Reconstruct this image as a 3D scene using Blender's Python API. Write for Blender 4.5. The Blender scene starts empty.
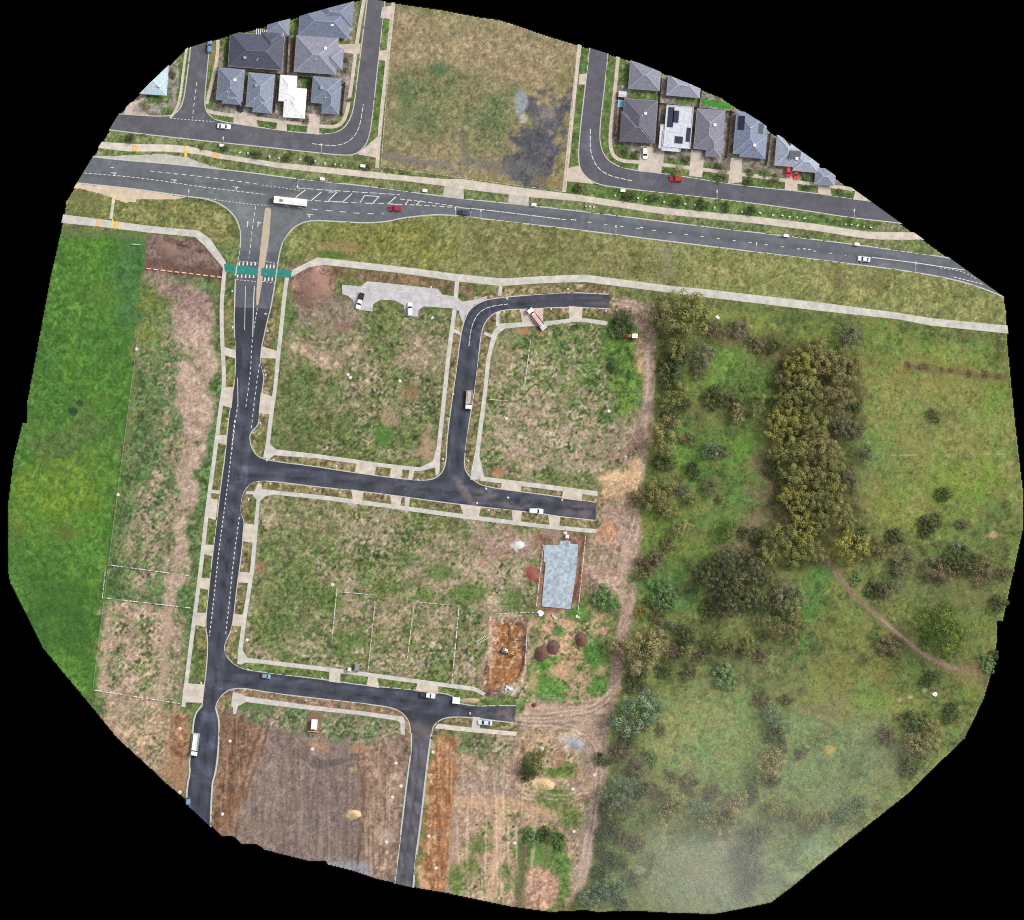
import bpy, bmesh, math, random
import numpy as np
from mathutils import Vector, Matrix
from mathutils.geometry import delaunay_2d_cdt

random.seed(7)
RNG = np.random.default_rng(11)
S = 0.36                      # metres per survey pixel
W, H = 1024, 920
CX, CY = 512.0, 460.0
def wx(px): return (px - CX) * S
def wy(py): return (CY - py) * S
def P(px, py, z=0.0): return Vector((wx(px), wy(py), z))
R = math.radians

# ------------------------------------------------------------------ camera, sky, sun, exposure
scn = bpy.context.scene
col = scn.collection
CAM_H = 3000.0
cam_d = bpy.data.cameras.new('camera')
cam = bpy.data.objects.new('camera', cam_d); col.objects.link(cam)
cam.location = (0, 0, CAM_H)
cam.rotation_euler = (0, 0, 0)
cam_d.sensor_width = 36.0
cam_d.sensor_fit = 'HORIZONTAL'
cam_d.lens = 36.0 * CAM_H / (W * S)
cam_d.clip_start = 10.0
cam_d.clip_end = 8000.0
scn.camera = cam

SUN_EL, SUN_AZ = 50.0, 62.0     # azimuth clockwise from +Y (top of the survey)
world = bpy.data.worlds.new('World'); scn.world = world
world.use_nodes = True
nt = world.node_tree; nt.nodes.clear()
sky = nt.nodes.new('ShaderNodeTexSky'); sky.sky_type = 'NISHITA'; sky.sun_disc = False
sky.sun_elevation = R(SUN_EL); sky.sun_rotation = R(SUN_AZ)
sky.dust_density = 6.0; sky.air_density = 1.0; sky.ozone_density = 1.0
hsv = nt.nodes.new('ShaderNodeHueSaturation'); hsv.inputs['Saturation'].default_value = 0.35
bg = nt.nodes.new('ShaderNodeBackground'); bg.inputs['Strength'].default_value = 0.122
wo = nt.nodes.new('ShaderNodeOutputWorld')
nt.links.new(sky.outputs[0], hsv.inputs['Color']); nt.links.new(hsv.outputs[0], bg.inputs[0]); nt.links.new(bg.outputs[0], wo.inputs[0])
sun_d = bpy.data.lights.new('sun', 'SUN'); sun_d.energy = 1.3; sun_d.angle = R(10); sun_d.color = (1.0, 0.955, 0.89)
sun = bpy.data.objects.new('sun', sun_d); col.objects.link(sun)
_d = Vector((math.sin(R(SUN_AZ)) * math.cos(R(SUN_EL)), math.cos(R(SUN_AZ)) * math.cos(R(SUN_EL)), math.sin(R(SUN_EL))))
sun.rotation_euler = _d.to_track_quat('Z', 'Y').to_euler()
sun.location = _d * 300
scn.view_settings.view_transform = 'Standard'
scn.view_settings.look = 'None'
scn.view_settings.exposure = 0.36
scn.view_settings.gamma = 1.0
scn.view_settings.use_curve_mapping = False
scn.render.engine = 'CYCLES'
scn.cycles.filter_width = 1.1; scn.cycles.use_denoising = False
scn.cycles.max_bounces = 5; scn.cycles.diffuse_bounces = 3; scn.cycles.glossy_bounces = 2
scn.cycles.transmission_bounces = 2; scn.cycles.volume_bounces = 1; scn.cycles.transparent_max_bounces = 4
scn.cycles.volume_step_rate = 2.0; scn.cycles.volume_max_steps = 64

# ------------------------------------------------------------------ the surveyed outline of the terrain
OUT = [(360,0),(376,0),(380,1),(443,10),(482,17.5),(499,19.6),(521,26.4),(548,36),(578,45),(608,54),(638,63),(660,72),(701,89.5),
 (722,98),(732,105),(760,122),(769,131),(801,153),(826,171),(842,183),(869,201.6),(898,222),(923,239.5),(955.5,263),(984,284),(1004,297),
 (1006,310),(1008,346),(1014.5,413),(1022,480),(1023.5,491),(1023.5,529),(1003,621.6),(997.5,621.6),(997,643),(993,667),(989,683),(984,699.5),
 (965,739),(926,776),(910,792.6),(841,847),(811,871.5),(790,889),(771,903),(742.6,909),(714,914.5),(667,913),(627.5,911),(598,912.5),
 (585,910.5),(550,912.5),(510,907),(472,899),(443.5,893),(420,889),(379,880),(369.6,877),(352,871),(327.5,865),(325.5,862),(307,861),(280,854.5),
 (264,850),(257,845),(240.5,844),(233,837),(221,836.5),(209,824),(186,801),(166,784),(144.6,764),(117,739),(91,707),(61,671),(42,648),(27,617),
 (10,584),(7,570),(7.3,505),(13,459),(22,423),(26,423),(27,400),(50,277),(63,220),(66,201),(84,172),(101,144),(118,115),(145,89),(187,48),
 (220.5,38),(260,28)]
def hull(pts):
    pts = sorted(set(pts))
    def half(ps):
        h = []
        for p in ps:
            while len(h) > 1 and (h[-1][0]-h[-2][0])*(p[1]-h[-2][1]) - (h[-1][1]-h[-2][1])*(p[0]-h[-2][0]) <= 0: h.pop()
            h.append(p)
        return h
    a, b = half(pts), half(pts[::-1])
    return a[:-1] + b[:-1]
HULL = hull([(wx(x), wy(y)) for x, y in OUT])      # counter-clockwise in world space
PLANES = []
for i in range(len(HULL)):
    a, b = Vector(HULL[i]), Vector(HULL[(i+1) % len(HULL)])
    t = (b - a).normalized()
    PLANES.append((Vector((a.x, a.y, 0)), Vector((t.y, -t.x, 0))))   # outward normal
def inside(px, py, m=0.0):
    p = P(px, py)
    return all((p - a).dot(n) < -m for a, n in PLANES)
def clip(bm, mat=None, fill=True):
    """cut a mesh at the edge of the surveyed terrain"""
    inv = mat.inverted() if mat is not None else None
    for a, n in PLANES:
        if inv is not None:
            a2 = inv @ a; n2 = (inv.to_3x3() @ n).normalized()
        else: a2, n2 = a, n
        if not any((v.co - a2).dot(n2) > 1e-4 for v in bm.verts): continue
        r = bmesh.ops.bisect_plane(bm, geom=bm.verts[:] + bm.edges[:] + bm.faces[:], plane_co=a2, plane_no=n2, clear_outer=True, dist=1e-5)
        if fill:
            ed = [g for g in r['geom_cut'] if isinstance(g, bmesh.types.BMEdge)]
            if ed:
                try: bmesh.ops.edgeloop_fill(bm, edges=ed)
                except Exception: pass
    return bm

# ------------------------------------------------------------------ helpers: linking, materials
def tag(o, label=None, cat=None, group=None, kind=None):
    if label: o['label'] = label
    if cat: o['category'] = cat
    if group: o['group'] = group
    if kind: o['kind'] = kind
    return o
def empty(name, label, cat, loc, rz=0.0, group=None):
    o = bpy.data.objects.new(name, None); o.empty_display_size = 0.5
    col.objects.link(o); o.location = loc; o.rotation_euler = (0, 0, rz)
    return tag(o, label, cat, group)
def link(name, bm, mat, parent=None, smooth=False):
    me = bpy.data.meshes.new(name)
    bmesh.ops.recalc_face_normals(bm, faces=bm.faces[:])
    bm.to_mesh(me); bm.free()
    if mat is not None: me.materials.append(mat)
    if smooth: me.polygons.foreach_set('use_smooth', [True] * len(me.polygons))
    o = bpy.data.objects.new(name, me); col.objects.link(o)
    if parent is not None: o.parent = parent
    return o
def struct(name, bm, mat):
    o = link(name, bm, mat); o['kind'] = 'structure'; return o
def lin(c):
    return tuple((v/12.92 if v <= 0.04045 else ((v+0.055)/1.055)**2.4) for v in [x/255.0 for x in c])
def mat_plain(name, rgb, rough=0.8, var=0.25, scale=1.5, metal=0.0, bump=0.0, spec=0.3, obj_var=0.0):
    """procedural paint/plaster/soil: base colour (sRGB 0-255) broken up by two noises"""
    m = bpy.data.materials.new(name); m.use_nodes = True
    n = m.node_tree.nodes; l = m.node_tree.links; b = n['Principled BSDF']
    tc = n.new('ShaderNodeTexCoord')
    nz = n.new('ShaderNodeTexNoise'); nz.inputs['Scale'].default_value = scale; nz.inputs['Detail'].default_value = 6; nz.inputs['Roughness'].default_value = 0.65
    l.new(tc.outputs['Object'], nz.inputs['Vector'])
    mp = n.new('ShaderNodeMapRange'); mp.inputs['From Min'].default_value = 0.25; mp.inputs['From Max'].default_value = 0.75
    mp.inputs['To Min'].default_value = 1 - var; mp.inputs['To Max'].default_value = 1 + var
    l.new(nz.outputs['Fac'], mp.inputs['Value'])
    vm = n.new('ShaderNodeVectorMath'); vm.operation = 'SCALE'
    vm.inputs[0].default_value = lin(rgb); l.new(mp.outputs[0], vm.inputs['Scale'])
    out = vm.outputs[0]
    if obj_var:
        oi = n.new('ShaderNodeObjectInfo'); m2 = n.new('ShaderNodeMapRange')
        m2.inputs['To Min'].default_value = 1 - obj_var; m2.inputs['To Max'].default_value = 1 + obj_var
        l.new(oi.outputs['Random'], m2.inputs['Value'])
        v2 = n.new('ShaderNodeVectorMath'); v2.operation = 'SCALE'; l.new(out, v2.inputs[0]); l.new(m2.outputs[0], v2.inputs['Scale']); out = v2.outputs[0]
    l.new(out, b.inputs['Base Color'])
    b.inputs['Roughness'].default_value = rough; b.inputs['Metallic'].default_value = metal
    b.inputs['Specular IOR Level'].default_value = spec
    if bump:
        bp = n.new('ShaderNodeBump'); bp.inputs['Strength'].default_value = bump; bp.inputs['Distance'].default_value = 0.1
        l.new(nz.outputs['Fac'], bp.inputs['Height']); l.new(bp.outputs[0], b.inputs['Normal'])
    return m
def mat_vcol(name, rough=0.95, fine=3.0, var=0.22, bump=0.4):
    """base colour from the mesh attribute 'albedo' (what the soil or plant there is), broken up by fine procedural grain"""
    m = bpy.data.materials.new(name); m.use_nodes = True
    n = m.node_tree.nodes; l = m.node_tree.links; b = n['Principled BSDF']
    at = n.new('ShaderNodeAttribute'); at.attribute_name = 'albedo'
    tc = n.new('ShaderNodeTexCoord')
    nz = n.new('ShaderNodeTexNoise'); nz.inputs['Scale'].default_value = fine; nz.inputs['Detail'].default_value = 4; nz.inputs['Roughness'].default_value = 0.7
    l.new(tc.outputs['Object'], nz.inputs['Vector'])
    mp = n.new('ShaderNodeMapRange'); mp.inputs['From Min'].default_value = 0.3; mp.inputs['From Max'].default_value = 0.7
    mp.inputs['To Min'].default_value = 1 - var; mp.inputs['To Max'].default_value = 1 + var
    l.new(nz.outputs['Fac'], mp.inputs['Value'])
    vm = n.new('ShaderNodeVectorMath'); vm.operation = 'SCALE'; l.new(at.outputs['Color'], vm.inputs[0]); l.new(mp.outputs[0], vm.inputs['Scale'])
    l.new(vm.outputs[0], b.inputs['Base Color'])
    b.inputs['Roughness'].default_value = rough; b.inputs['Specular IOR Level'].default_value = 0.12
    if bump:
        bp = n.new('ShaderNodeBump'); bp.inputs['Strength'].default_value = bump; bp.inputs['Distance'].default_value = 0.12
        l.new(nz.outputs['Fac'], bp.inputs['Height']); l.new(bp.outputs[0], b.inputs['Normal'])
    return m
def mat_leaf(name, rgb, rgb2, scale=0.45):
    """leaf material: two leaf tones by clump, each crown a little different"""
    m = bpy.data.materials.new(name); m.use_nodes = True
    n = m.node_tree.nodes; l = m.node_tree.links; b = n['Principled BSDF']
    tc = n.new('ShaderNodeTexCoord'); oi = n.new('ShaderNodeObjectInfo'); ge = n.new('ShaderNodeNewGeometry')
    nz = n.new('ShaderNodeTexNoise'); nz.inputs['Scale'].default_value = scale; nz.inputs['Detail'].default_value = 3
    ad = n.new('ShaderNodeVectorMath'); ad.operation = 'ADD'; l.new(tc.outputs['Object'], ad.inputs[0]); l.new(oi.outputs['Location'], ad.inputs[1])
    l.new(ad.outputs[0], nz.inputs['Vector'])
    mr = n.new('ShaderNodeMapRange'); mr.inputs['From Min'].default_value = 0.32; mr.inputs['From Max'].default_value = 0.68
    l.new(nz.outputs['Fac'], mr.inputs['Value'])
    mx = n.new('ShaderNodeMix'); mx.data_type = 'RGBA'
    mx.inputs['A'].default_value = (*lin(rgb), 1); mx.inputs['B'].default_value = (*lin(rgb2), 1)
    l.new(mr.outputs[0], mx.inputs['Factor'])
    def scl(src, val, lo, hi):
        q = n.new('ShaderNodeMapRange'); q.inputs['To Min'].default_value = lo; q.inputs['To Max'].default_value = hi; l.new(val, q.inputs['Value'])
        v = n.new('ShaderNodeVectorMath'); v.operation = 'SCALE'; l.new(src, v.inputs[0]); l.new(q.outputs[0], v.inputs['Scale']); return v.outputs[0]
    c = scl(mx.outputs['Result'], ge.outputs['Random Per Island'], 0.84, 1.18)
    c = scl(c, oi.outputs['Random'], 0.85, 1.17)
    at = n.new('ShaderNodeAttribute'); at.attribute_name = 'clump_tone'; v = n.new('ShaderNodeVectorMath'); v.operation = 'SCALE'; l.new(c, v.inputs[0]); l.new(at.outputs['Fac'], v.inputs['Scale']); c = v.outputs[0]
    l.new(c, b.inputs['Base Color']); b.inputs['Roughness'].default_value = 0.75; b.inputs['Specular IOR Level'].default_value = 0.15
    return m

# ------------------------------------------------------------------ helpers: shapes
def box(bm, cx, cy, cz, sx, sy, sz, rz=0.0, bev=0.0):
    """box centred on (cx,cy), standing from cz to cz+sz"""
    r = bmesh.ops.create_cube(bm, size=1.0)
    vs = r['verts']
    bmesh.ops.scale(bm, vec=(sx, sy, sz), verts=vs)
    if bev:
        ed = list({e for v in vs for e in v.link_edges})
        q = bmesh.ops.bevel(bm, geom=ed, offset=bev, segments=2, affect='EDGES', profile=0.6)
        vs = list({v for f in q['faces'] for v in f.verts} | {v for v in vs if v.is_valid})
    bmesh.ops.rotate(bm, cent=(0, 0, 0), matrix=Matrix.Rotation(rz, 3, 'Z'), verts=vs)
    bmesh.ops.translate(bm, vec=(cx, cy, cz + sz/2), verts=vs)
    return vs
def bar(bm, a, b, w, h=None):
    """square bar between two points"""
    a, b = Vector(a), Vector(b); d = b - a; L = d.length
    if L < 1e-6: return
    q = d.to_track_quat('X', 'Z').to_matrix().to_4x4(); q.translation = (a + b) / 2
    r = bmesh.ops.create_cube(bm, size=1.0)
    bmesh.ops.scale(bm, vec=(L, w, h or w), verts=r['verts']); bmesh.ops.transform(bm, matrix=q, verts=r['verts'])
def tube(bm, a, b, r1, r2=None, seg=8):
    a, b = Vector(a), Vector(b); d = b - a; L = d.length
    if L < 1e-6: return
    q = d.to_track_quat('Z', 'Y').to_matrix().to_4x4(); q.translation = (a + b) / 2
    r = bmesh.ops.create_cone(bm, cap_ends=True, segments=seg, radius1=r1, radius2=r1 if r2 is None else r2, depth=L)
    bmesh.ops.transform(bm, matrix=q, verts=r['verts'])
def loft(bm, rings):
    """closed solid through rings of equal length"""
    vr = [[bm.verts.new(p) for p in rg] for rg in rings]
    n = len(vr[0])
    for a, b in zip(vr, vr[1:]):
        for i in range(n): bm.faces.new((a[i], a[(i+1) % n], b[(i+1) % n], b[i]))
    bm.faces.new(vr[0][::-1]); bm.faces.new(vr[-1])
def plate(bm, pts, th=0.03):
    """thin solid panel on 3-4 points"""
    ps = [Vector(p) for p in pts]
    n = (ps[1]-ps[0]).cross(ps[2]-ps[0]).normalized() * th
    a = [bm.verts.new(p) for p in ps]; b = [bm.verts.new(p - n) for p in ps]
    k = len(ps)
    bm.faces.new(a); bm.faces.new(b[::-1])
    for i in range(k): bm.faces.new((a[i], b[i], b[(i+1) % k], a[(i+1) % k]))
def tri2d(pts):
    """constrained triangulation of a traced outline"""
    n = len(pts)
    v, e, f, _, _, _ = delaunay_2d_cdt([Vector((x, y)) for x, y in pts], [], [list(range(n))], 1, 1e-6)
    return v, f
def prism(bm, pts, z0, z1, zf=None):
    """extruded polygon in world x,y (any winding, may be concave)"""
    A = sum(pts[i][0]*pts[(i+1) % len(pts)][1] - pts[(i+1) % len(pts)][0]*pts[i][1] for i in range(len(pts)))
    if A < 0: pts = pts[::-1]
    n = len(pts)
    v, f = tri2d(pts)
    if len(v) == n:
        v0 = [bm.verts.new((q[0], q[1], z0)) for q in v]; v1 = [bm.verts.new((q[0], q[1], z1)) for q in v]
        for t in f: bm.faces.new([v1[i] for i in t]); bm.faces.new([v0[i] for i in t][::-1])
        ed = {}
        for t in f:
            for a, b in zip(t, t[1:]+t[:1]): ed[(a, b)] = 1
        for a, b in ed:
            if (b, a) not in ed: bm.faces.new((v0[a], v0[b], v1[b], v1[a]))
        return
    v0 = [bm.verts.new((x, y, z0)) for x, y in pts]; v1 = [bm.verts.new((x, y, z1)) for x, y in pts]
    for i in range(n): bm.faces.new((v0[i], v0[(i+1) % n], v1[(i+1) % n], v1[i]))
    bm.faces.new(v1); bm.faces.new(v0[::-1])
def sheet(bm, pts, z):
    A = sum(pts[i][0]*pts[(i+1) % len(pts)][1] - pts[(i+1) % len(pts)][0]*pts[i][1] for i in range(len(pts)))
    if A < 0: pts = pts[::-1]
    if len(pts) > 4:
        v, f = tri2d(pts); vs = [bm.verts.new((q[0], q[1], z)) for q in v]
        for t in f: bm.faces.new([vs[i] for i in t])
        return
    vs = [bm.verts.new((x, y, z)) for x, y in pts]
    bm.faces.new(vs)
def px2w(pts): return [(wx(x), wy(y)) for x, y in pts]
def chaikin(pts, it=2):
    for _ in range(it):
        q = [pts[0]]
        for a, b in zip(pts, pts[1:]):
            q.append((a[0]*.75+b[0]*.25, a[1]*.75+b[1]*.25)); q.append((a[0]*.25+b[0]*.75, a[1]*.25+b[1]*.75))
        q.append(pts[-1]); pts = q
    return pts
def offset_line(pts, d):
    out = []
    for i, p in enumerate(pts):
        a = pts[max(i-1, 0)]; b = pts[min(i+1, len(pts)-1)]
        tx, ty = b[0]-a[0], b[1]-a[1]; L = math.hypot(tx, ty) or 1
        out.append((p[0] - ty/L*d, p[1] + tx/L*d))
    return out
def strip_poly(pts, w):
    return offset_line(pts, w/2) + offset_line(pts, -w/2)[::-1]

# ------------------------------------------------------------------ roads (chains traced along the kerbs, survey pixels)
HWY_N = chaikin([(70,154),(92,157),(128,161),(167,164),(205,168),(250,173),(278,177),(317,181.5),(380,188),(442,197),(509,204),(580,211.5),(658,221.5),(760,233.5),(840,243),(905,252),(947,258),(1000,267)])
HWY_S1 = chaikin([(50,179),(77,182.6),(128,187.5),(187,196),(206,198),(222,204),(234,214),(240,226),(241.5,240),(239,257),(236,273),(235,307)])
HWY_S2 = chaikin([(270,309),(275,281),(277,265),(279.5,250),(284,238),(294,226),(309,219.5),(337,221),(366,222.6),(388,221),(400,218),(420,215.3),(439,214),(462,215.5),(497,220),(580,229.5),(658,239.5),(760,252),(840,262),(901,269.5),(948,277.5),(981,286.5),(1030,308)])
E_W = chaikin([(235,307),(234.4,320),(235.4,346),(236,362),(235,382),(232,397),(228,427),(225,460),(222,479),(215,537),(209,590),(205.4,627),(208.5,639),(207,668),(202.7,701),(202.7,706)])
E_S1 = chaikin([(215,708),(217,701),(224.6,691.5),(234,688),(246,688),(277,693.5),(340,700.5),(387,706),(400.7,710.7),(409.5,720.5),(411,733)])
E_S2 = chaikin([(431.5,734),(432,728),(436,722),(446,716.6),(467,716.6),(497,720.5),(514,722.5)])
E_M = chaikin([(516,706),(490,706),(477,706.5),(462,704.5),(455,702.5),(453.5,695),(418,690.5),(360,685.5),(326,680),(252,671.6),(237,667),(226.5,658),(223.6,648.5),(225.6,640.7),(232.4,627),(236,590),(240.7,557),(243.6,530),(243.6,520),(240,512),(241.6,496),(246.5,486.5),(256,480.7),(274,481),(317,486.5),(380,493),(457,504),(540,513),(558,516),(595,520)])
E_N = chaikin([(596,502.6),(540,494.5),(485,487.5),(473,480.7),(466,473),(463.7,465),(465,449),(469,420),(475,387),(479,348),(481,332.6),(485,321),(494.6,312),(508,309),(527,309),(562,306.5),(609,308.4)])
E_C = chaikin([(609,294.7),(572,292.7),(540,294.5),(506,297.4),(485,300),(471,308),(465,319),(461,335),(457,368),(449.6,420),(447,445),(446.7,459),(444,471),(436,479),(424,481),(399,479),(340,471),(317,467),(272,461.5),(258,457.5),(251.4,449),(249,438.5),(250.5,431.7),(258,425),(259,415),(262,388),(264,376),(259.6,363),(261,347.5),(263,339),(267,320),(270,309)])
LL_W = chaikin([(202.7,706),(194.5,715),(192.5,745),(189.6,764),(191,772),(187.6,786),(186,830)])
LL_E = chaikin([(215,708),(219,723),(217,758),(214,776),(211,784),(209,850)])
ST_W = chaikin([(412,733),(412,749),(407.4,782),(402.4,825),(397.4,866),(393,900)])
ST_E = chaikin([(430.5,734),(427.0,759),(422.6,798),(418,837),(415,857),(411,905)])
NW_A = chaikin([(90,111),(118.7,114.5),(169.6,117.4),(178,112),(183,104),(186,88),(193,30)])
NW_B = chaikin([(211,28),(205,88),(204,104),(206,112),(212,118),(218.5,121.5),(260,128),(317,135),(337,133),(347,126),(353.6,111.5),(356.6,88),(369,-12)])
NW_C = chaikin([(386,-12),(376,78),(371,127),(366,145),(356.6,153.6),(345,155.5),(278,148),(200,140),(128,132),(85,126)])
NE_A = chaikin([(609,40),(604,88.5),(599,129.6),(600,147),(607,161),(624.6,169.7),(670,174.6),(740,186),(799,191.5),(828,195.5),(900,206)])
NE_B = chaikin([(930,227),(894.6,222),(847.6,217),(799,209),(740,201),(622.6,188),(597,184),(585.4,176.6),(578.6,165),(579.6,137.4),(585.4,88.5),(592,30)])
ROADS = {
 'highway':          (HWY_N + HWY_S2[::-1] + HWY_S1[::-1], (95,99,105)),
 'estate_road':      (E_W + E_S1 + E_S2 + E_M + E_N + E_C, (56,59,68)),
 'unfinished_road':  (LL_W + LL_E[::-1], (54,57,68)),
 'side_road':        (ST_W + ST_E[::-1], (62,64,74)),
 'residential_road': (NW_A + NW_B + NW_C, (88,88,95)),
 'crescent_road':    (NE_A + NE_B, (87,87,95)),
}
# ------------------------------------------------------------------ what covers the ground: soils and plants painted on a 0.36 m grid
GW, GH = W + 1, H + 1
YY, XX = np.mgrid[0:GH, 0:GW].astype(np.float32)
def up(a, h, w):
    y = np.linspace(0, a.shape[0]-1.001, h); x = np.linspace(0, a.shape[1]-1.001, w)
    y0 = y.astype(int); x0 = x.astype(int); fy = (y-y0)[:, None]; fx = (x-x0)[None]
    fy = fy*fy*(3-2*fy); fx = fx*fx*(3-2*fx)
    return (a[y0][:, x0]*(1-fy)*(1-fx) + a[y0+1][:, x0]*fy*(1-fx) + a[y0][:, x0+1]*(1-fy)*fx + a[y0+1][:, x0+1]*fy*fx)
_NC = {}
def N(scale, seed=0, octv=4, ax=1.0, ay=1.0):
    """fractal noise, spread to 0..1 (uniform); scale = survey pixels of the largest feature; ax, ay stretch it"""
    key = (scale, octv, ax, ay, seed % 5)
    if key not in _NC:
        f = np.zeros((GH, GW), np.float32); amp = 1.0; s = scale
        for o in range(octv):
            gx = max(2, int(W/(s*ax))+2); gy = max(2, int(H/(s*ay))+2)
            if gx >= GW and gy >= GH: f += amp*RNG.random((GH, GW)).astype(np.float32); break
            f += amp*up(RNG.random((min(gy, GH), min(gx, GW))), GH, GW).astype(np.float32)
            amp *= 0.62; s /= 2.1
        q = np.quantile(f, np.linspace(0, 1, 65))
        _NC[key] = np.interp(f, q, np.linspace(0, 1, 65)).astype(np.float32)
    f = _NC[key]
    return np.roll(f, ((seed*137) % GH, (seed*251) % GW), (0, 1))
def crisp(pts):
    m = np.zeros((GH, GW), bool)
    pts = [(float(x), float(y)) for x, y in pts]
    ys = [p[1] for p in pts]
    edges = list(zip(pts, pts[1:] + pts[:1]))
    for y in range(max(0, int(min(ys))), min(GH-1, int(max(ys))+1)+1):
        xs = []
        for (x0, y0), (x1, y1) in edges:
            if (y0 <= y) != (y1 <= y): xs.append(x0 + (y-y0)*(x1-x0)/(y1-y0))
        xs.sort()
        for a, b in zip(xs[::2], xs[1::2]):
            i0 = max(0, math.ceil(a)); i1 = min(GW, math.floor(b)+1)
            if i1 > i0: m[y, i0:i1] = True
    return m
def blur(a, r):
    r = int(r)
    if r < 1: return a
    for ax in (0, 1):
        for _ in range(2):
            c = np.cumsum(np.pad(a, [(r+1, r) if i == ax else (0, 0) for i in (0, 1)], mode='edge'), axis=ax, dtype=np.float64)
            n = a.shape[ax]
            a = ((np.take(c, range(2*r+1, n+2*r+1), ax) - np.take(c, range(0, n), ax))/(2*r+1)).astype(np.float32)
    return a
def region(pts, warp=4, soft=2, ws=18, smooth=True):
    """0..1 mask of a traced patch with an uneven, softened edge"""
    if smooth and len(pts) > 2: pts = chaikin(list(pts) + [pts[0]], 2)[:-1]
    m = crisp(pts).astype(np.float32)
    if soft: m = blur(m, soft)
    if warp:
        dx = ((N(ws, 1)-.5)*2*warp*1.4 + (N(5, 2)-.5)*warp*.6); dy = ((N(ws, 3)-.5)*2*warp*1.4 + (N(5, 4)-.5)*warp*.6)
        m = m[np.clip(YY+dy, 0, GH-1).astype(int), np.clip(XX+dx, 0, GW-1).astype(int)]
    return m
def circ(x, y, rx, ry=None, soft=.35):
    ry = ry or rx
    d = np.sqrt(((XX-x)/rx)**2 + ((YY-y)/ry)**2) + (N(12, 6)-.5)*.5 + (N(4, 7)-.5)*.25
    return np.clip((1+soft/2-d)/soft, 0, 1)
def stroke(pts, w, soft=1.0, warp=0, brk=0.0, seed=0):
    """0..1 mask along a line"""
    pts = chaikin(list(pts), 2)
    xs = [p[0] for p in pts]; ys = [p[1] for p in pts]; pad = int(w+8+warp)
    x0, x1 = max(0, int(min(xs))-pad), min(GW, int(max(xs))+pad); y0, y1 = max(0, int(min(ys))-pad), min(GH, int(max(ys))+pad)
    m = np.zeros((GH, GW), np.float32)
    if x1 <= x0 or y1 <= y0: return m
    X = XX[y0:y1, x0:x1]; Y = YY[y0:y1, x0:x1]
    if warp: X = X + (N(14, 8)[y0:y1, x0:x1]-.5)*2*warp; Y = Y + (N(14, 9)[y0:y1, x0:x1]-.5)*2*warp
    d = np.full(X.shape, 1e9, np.float32)
    for (ax, ay), (bx, by) in zip(pts, pts[1:]):
        vx, vy = bx-ax, by-ay; L = vx*vx+vy*vy or 1
        t = np.clip(((X-ax)*vx+(Y-ay)*vy)/L, 0, 1)
        d = np.minimum(d, (X-ax-t*vx)**2+(Y-ay-t*vy)**2)
    q = np.clip((w/2+soft/2-np.sqrt(d))/max(soft, .01), 0, 1)
    if brk: q = q*np.clip((N(9, 20+seed)[y0:y1, x0:x1]-brk)*4, 0, 1)
    m[y0:y1, x0:x1] = q
    return m
def ss(a, b, x): t = np.clip((x-a)/(b-a), 0, 1); return t*t*(3-2*t)
ALB = np.zeros((GH, GW, 3), np.float32)
C = lambda c: np.array(c, np.float32)
def lay(m, c, a=1.0):
    k = (m*a)[..., None]; ALB[:] = ALB*(1-k) + (c if isinstance(c, np.ndarray) and c.ndim == 3 else C(c))*k
def tex(c1, c2, scale=22, seed=0, c3=None, t3=.75, s3=4, grain=.16):
    """two tones by patches, a third in small specks, a per-pixel grain"""
    k = ss(.2, .8, N(scale, seed))[..., None]
    o = C(c1)*(1-k) + C(c2)*k
    if c3 is not None:
        k3 = ss(t3-.08, t3+.08, N(s3, seed+3, 3)*.75 + N(scale, seed+4)*.25)[..., None]; o = o*(1-k3) + C(c3)*k3
    g = (N(2, seed+5, 2)-.5)*1.2 + (N(5, seed+6, 3)-.5)*.8
    return o*(1+g[..., None]*grain*2.0)
def lot(m, cover, seed, gr=((84,102,56),(104,112,66)), so=((154,136,114),(132,114,94)), s=30):
    """cleared building lot: weeds (share 'cover') breaking through bare soil"""
    g = tex(gr[0], gr[1], 14, seed, (60,80,40), .8, 4, .22); d = tex(so[0], so[1], 12, seed+2, (170,150,132), .82, 3, .13)
    n = N(s, seed+7)*.36 + N(6, seed+8, 3)*.14 + N(2.4, seed+9, 2)*.50
    n = np.clip((n-.5)*1.5+.5, 0, 1); k = (.04 + .92*ss(-.13, .13, cover - n))[..., None]
    lay(m, d*(1-k) + g*k)

ONE = np.ones((GH, GW), np.float32)
lay(ONE, tex((92,104,58), (104,110,66), 40, 0, (70,84,44), .8))
# --- verges and the strip either side of the highway
north = region([(60,100),(380,160),(580,185),(760,200),(960,225),(1010,300),(760,250),(580,228),(400,216),(250,190),(60,180)], 0, 0, smooth=False)
lay(north, tex((98,112,68), (112,116,78), 26, 1, (82,100,52), .8))
strip = region([(285,220),(340,218),(400,216),(440,212),(500,218),(660,238),(840,260),(1010,296),(1010,330),(760,300),(585,278),(450,276),(330,262),(290,262)], 2, 1, smooth=False)
lay(strip, tex((114,121,73), (124,126,80), 45, 2, (104,110,60), .74, 5, .14))
lay(region([(325,225),(455,216),(452,272),(400,262),(330,256)], 12, 8), tex((122,120,60), (110,112,56), 16, 3, (92,96,48), .70, 3, .20), .75)
lay(region([(455,218),(590,232),(690,250),(680,282),(585,272),(460,274)], 10, 8), tex((110,108,68), (122,116,78), 22, 4, (92,94,52), .75), .8)
lay(region([(700,248),(900,272),(1000,296),(1005,325),(860,302),(700,286)], 8, 6), tex((134,130,82), (120,124,72), 20, 5, (104,108,60), .76, 4, .17), .75)
lay(circ(340,249,24,7,.9), (136,112,78), .6); lay(circ(333,255,14,4,.6), (74,104,44), .8)
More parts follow.
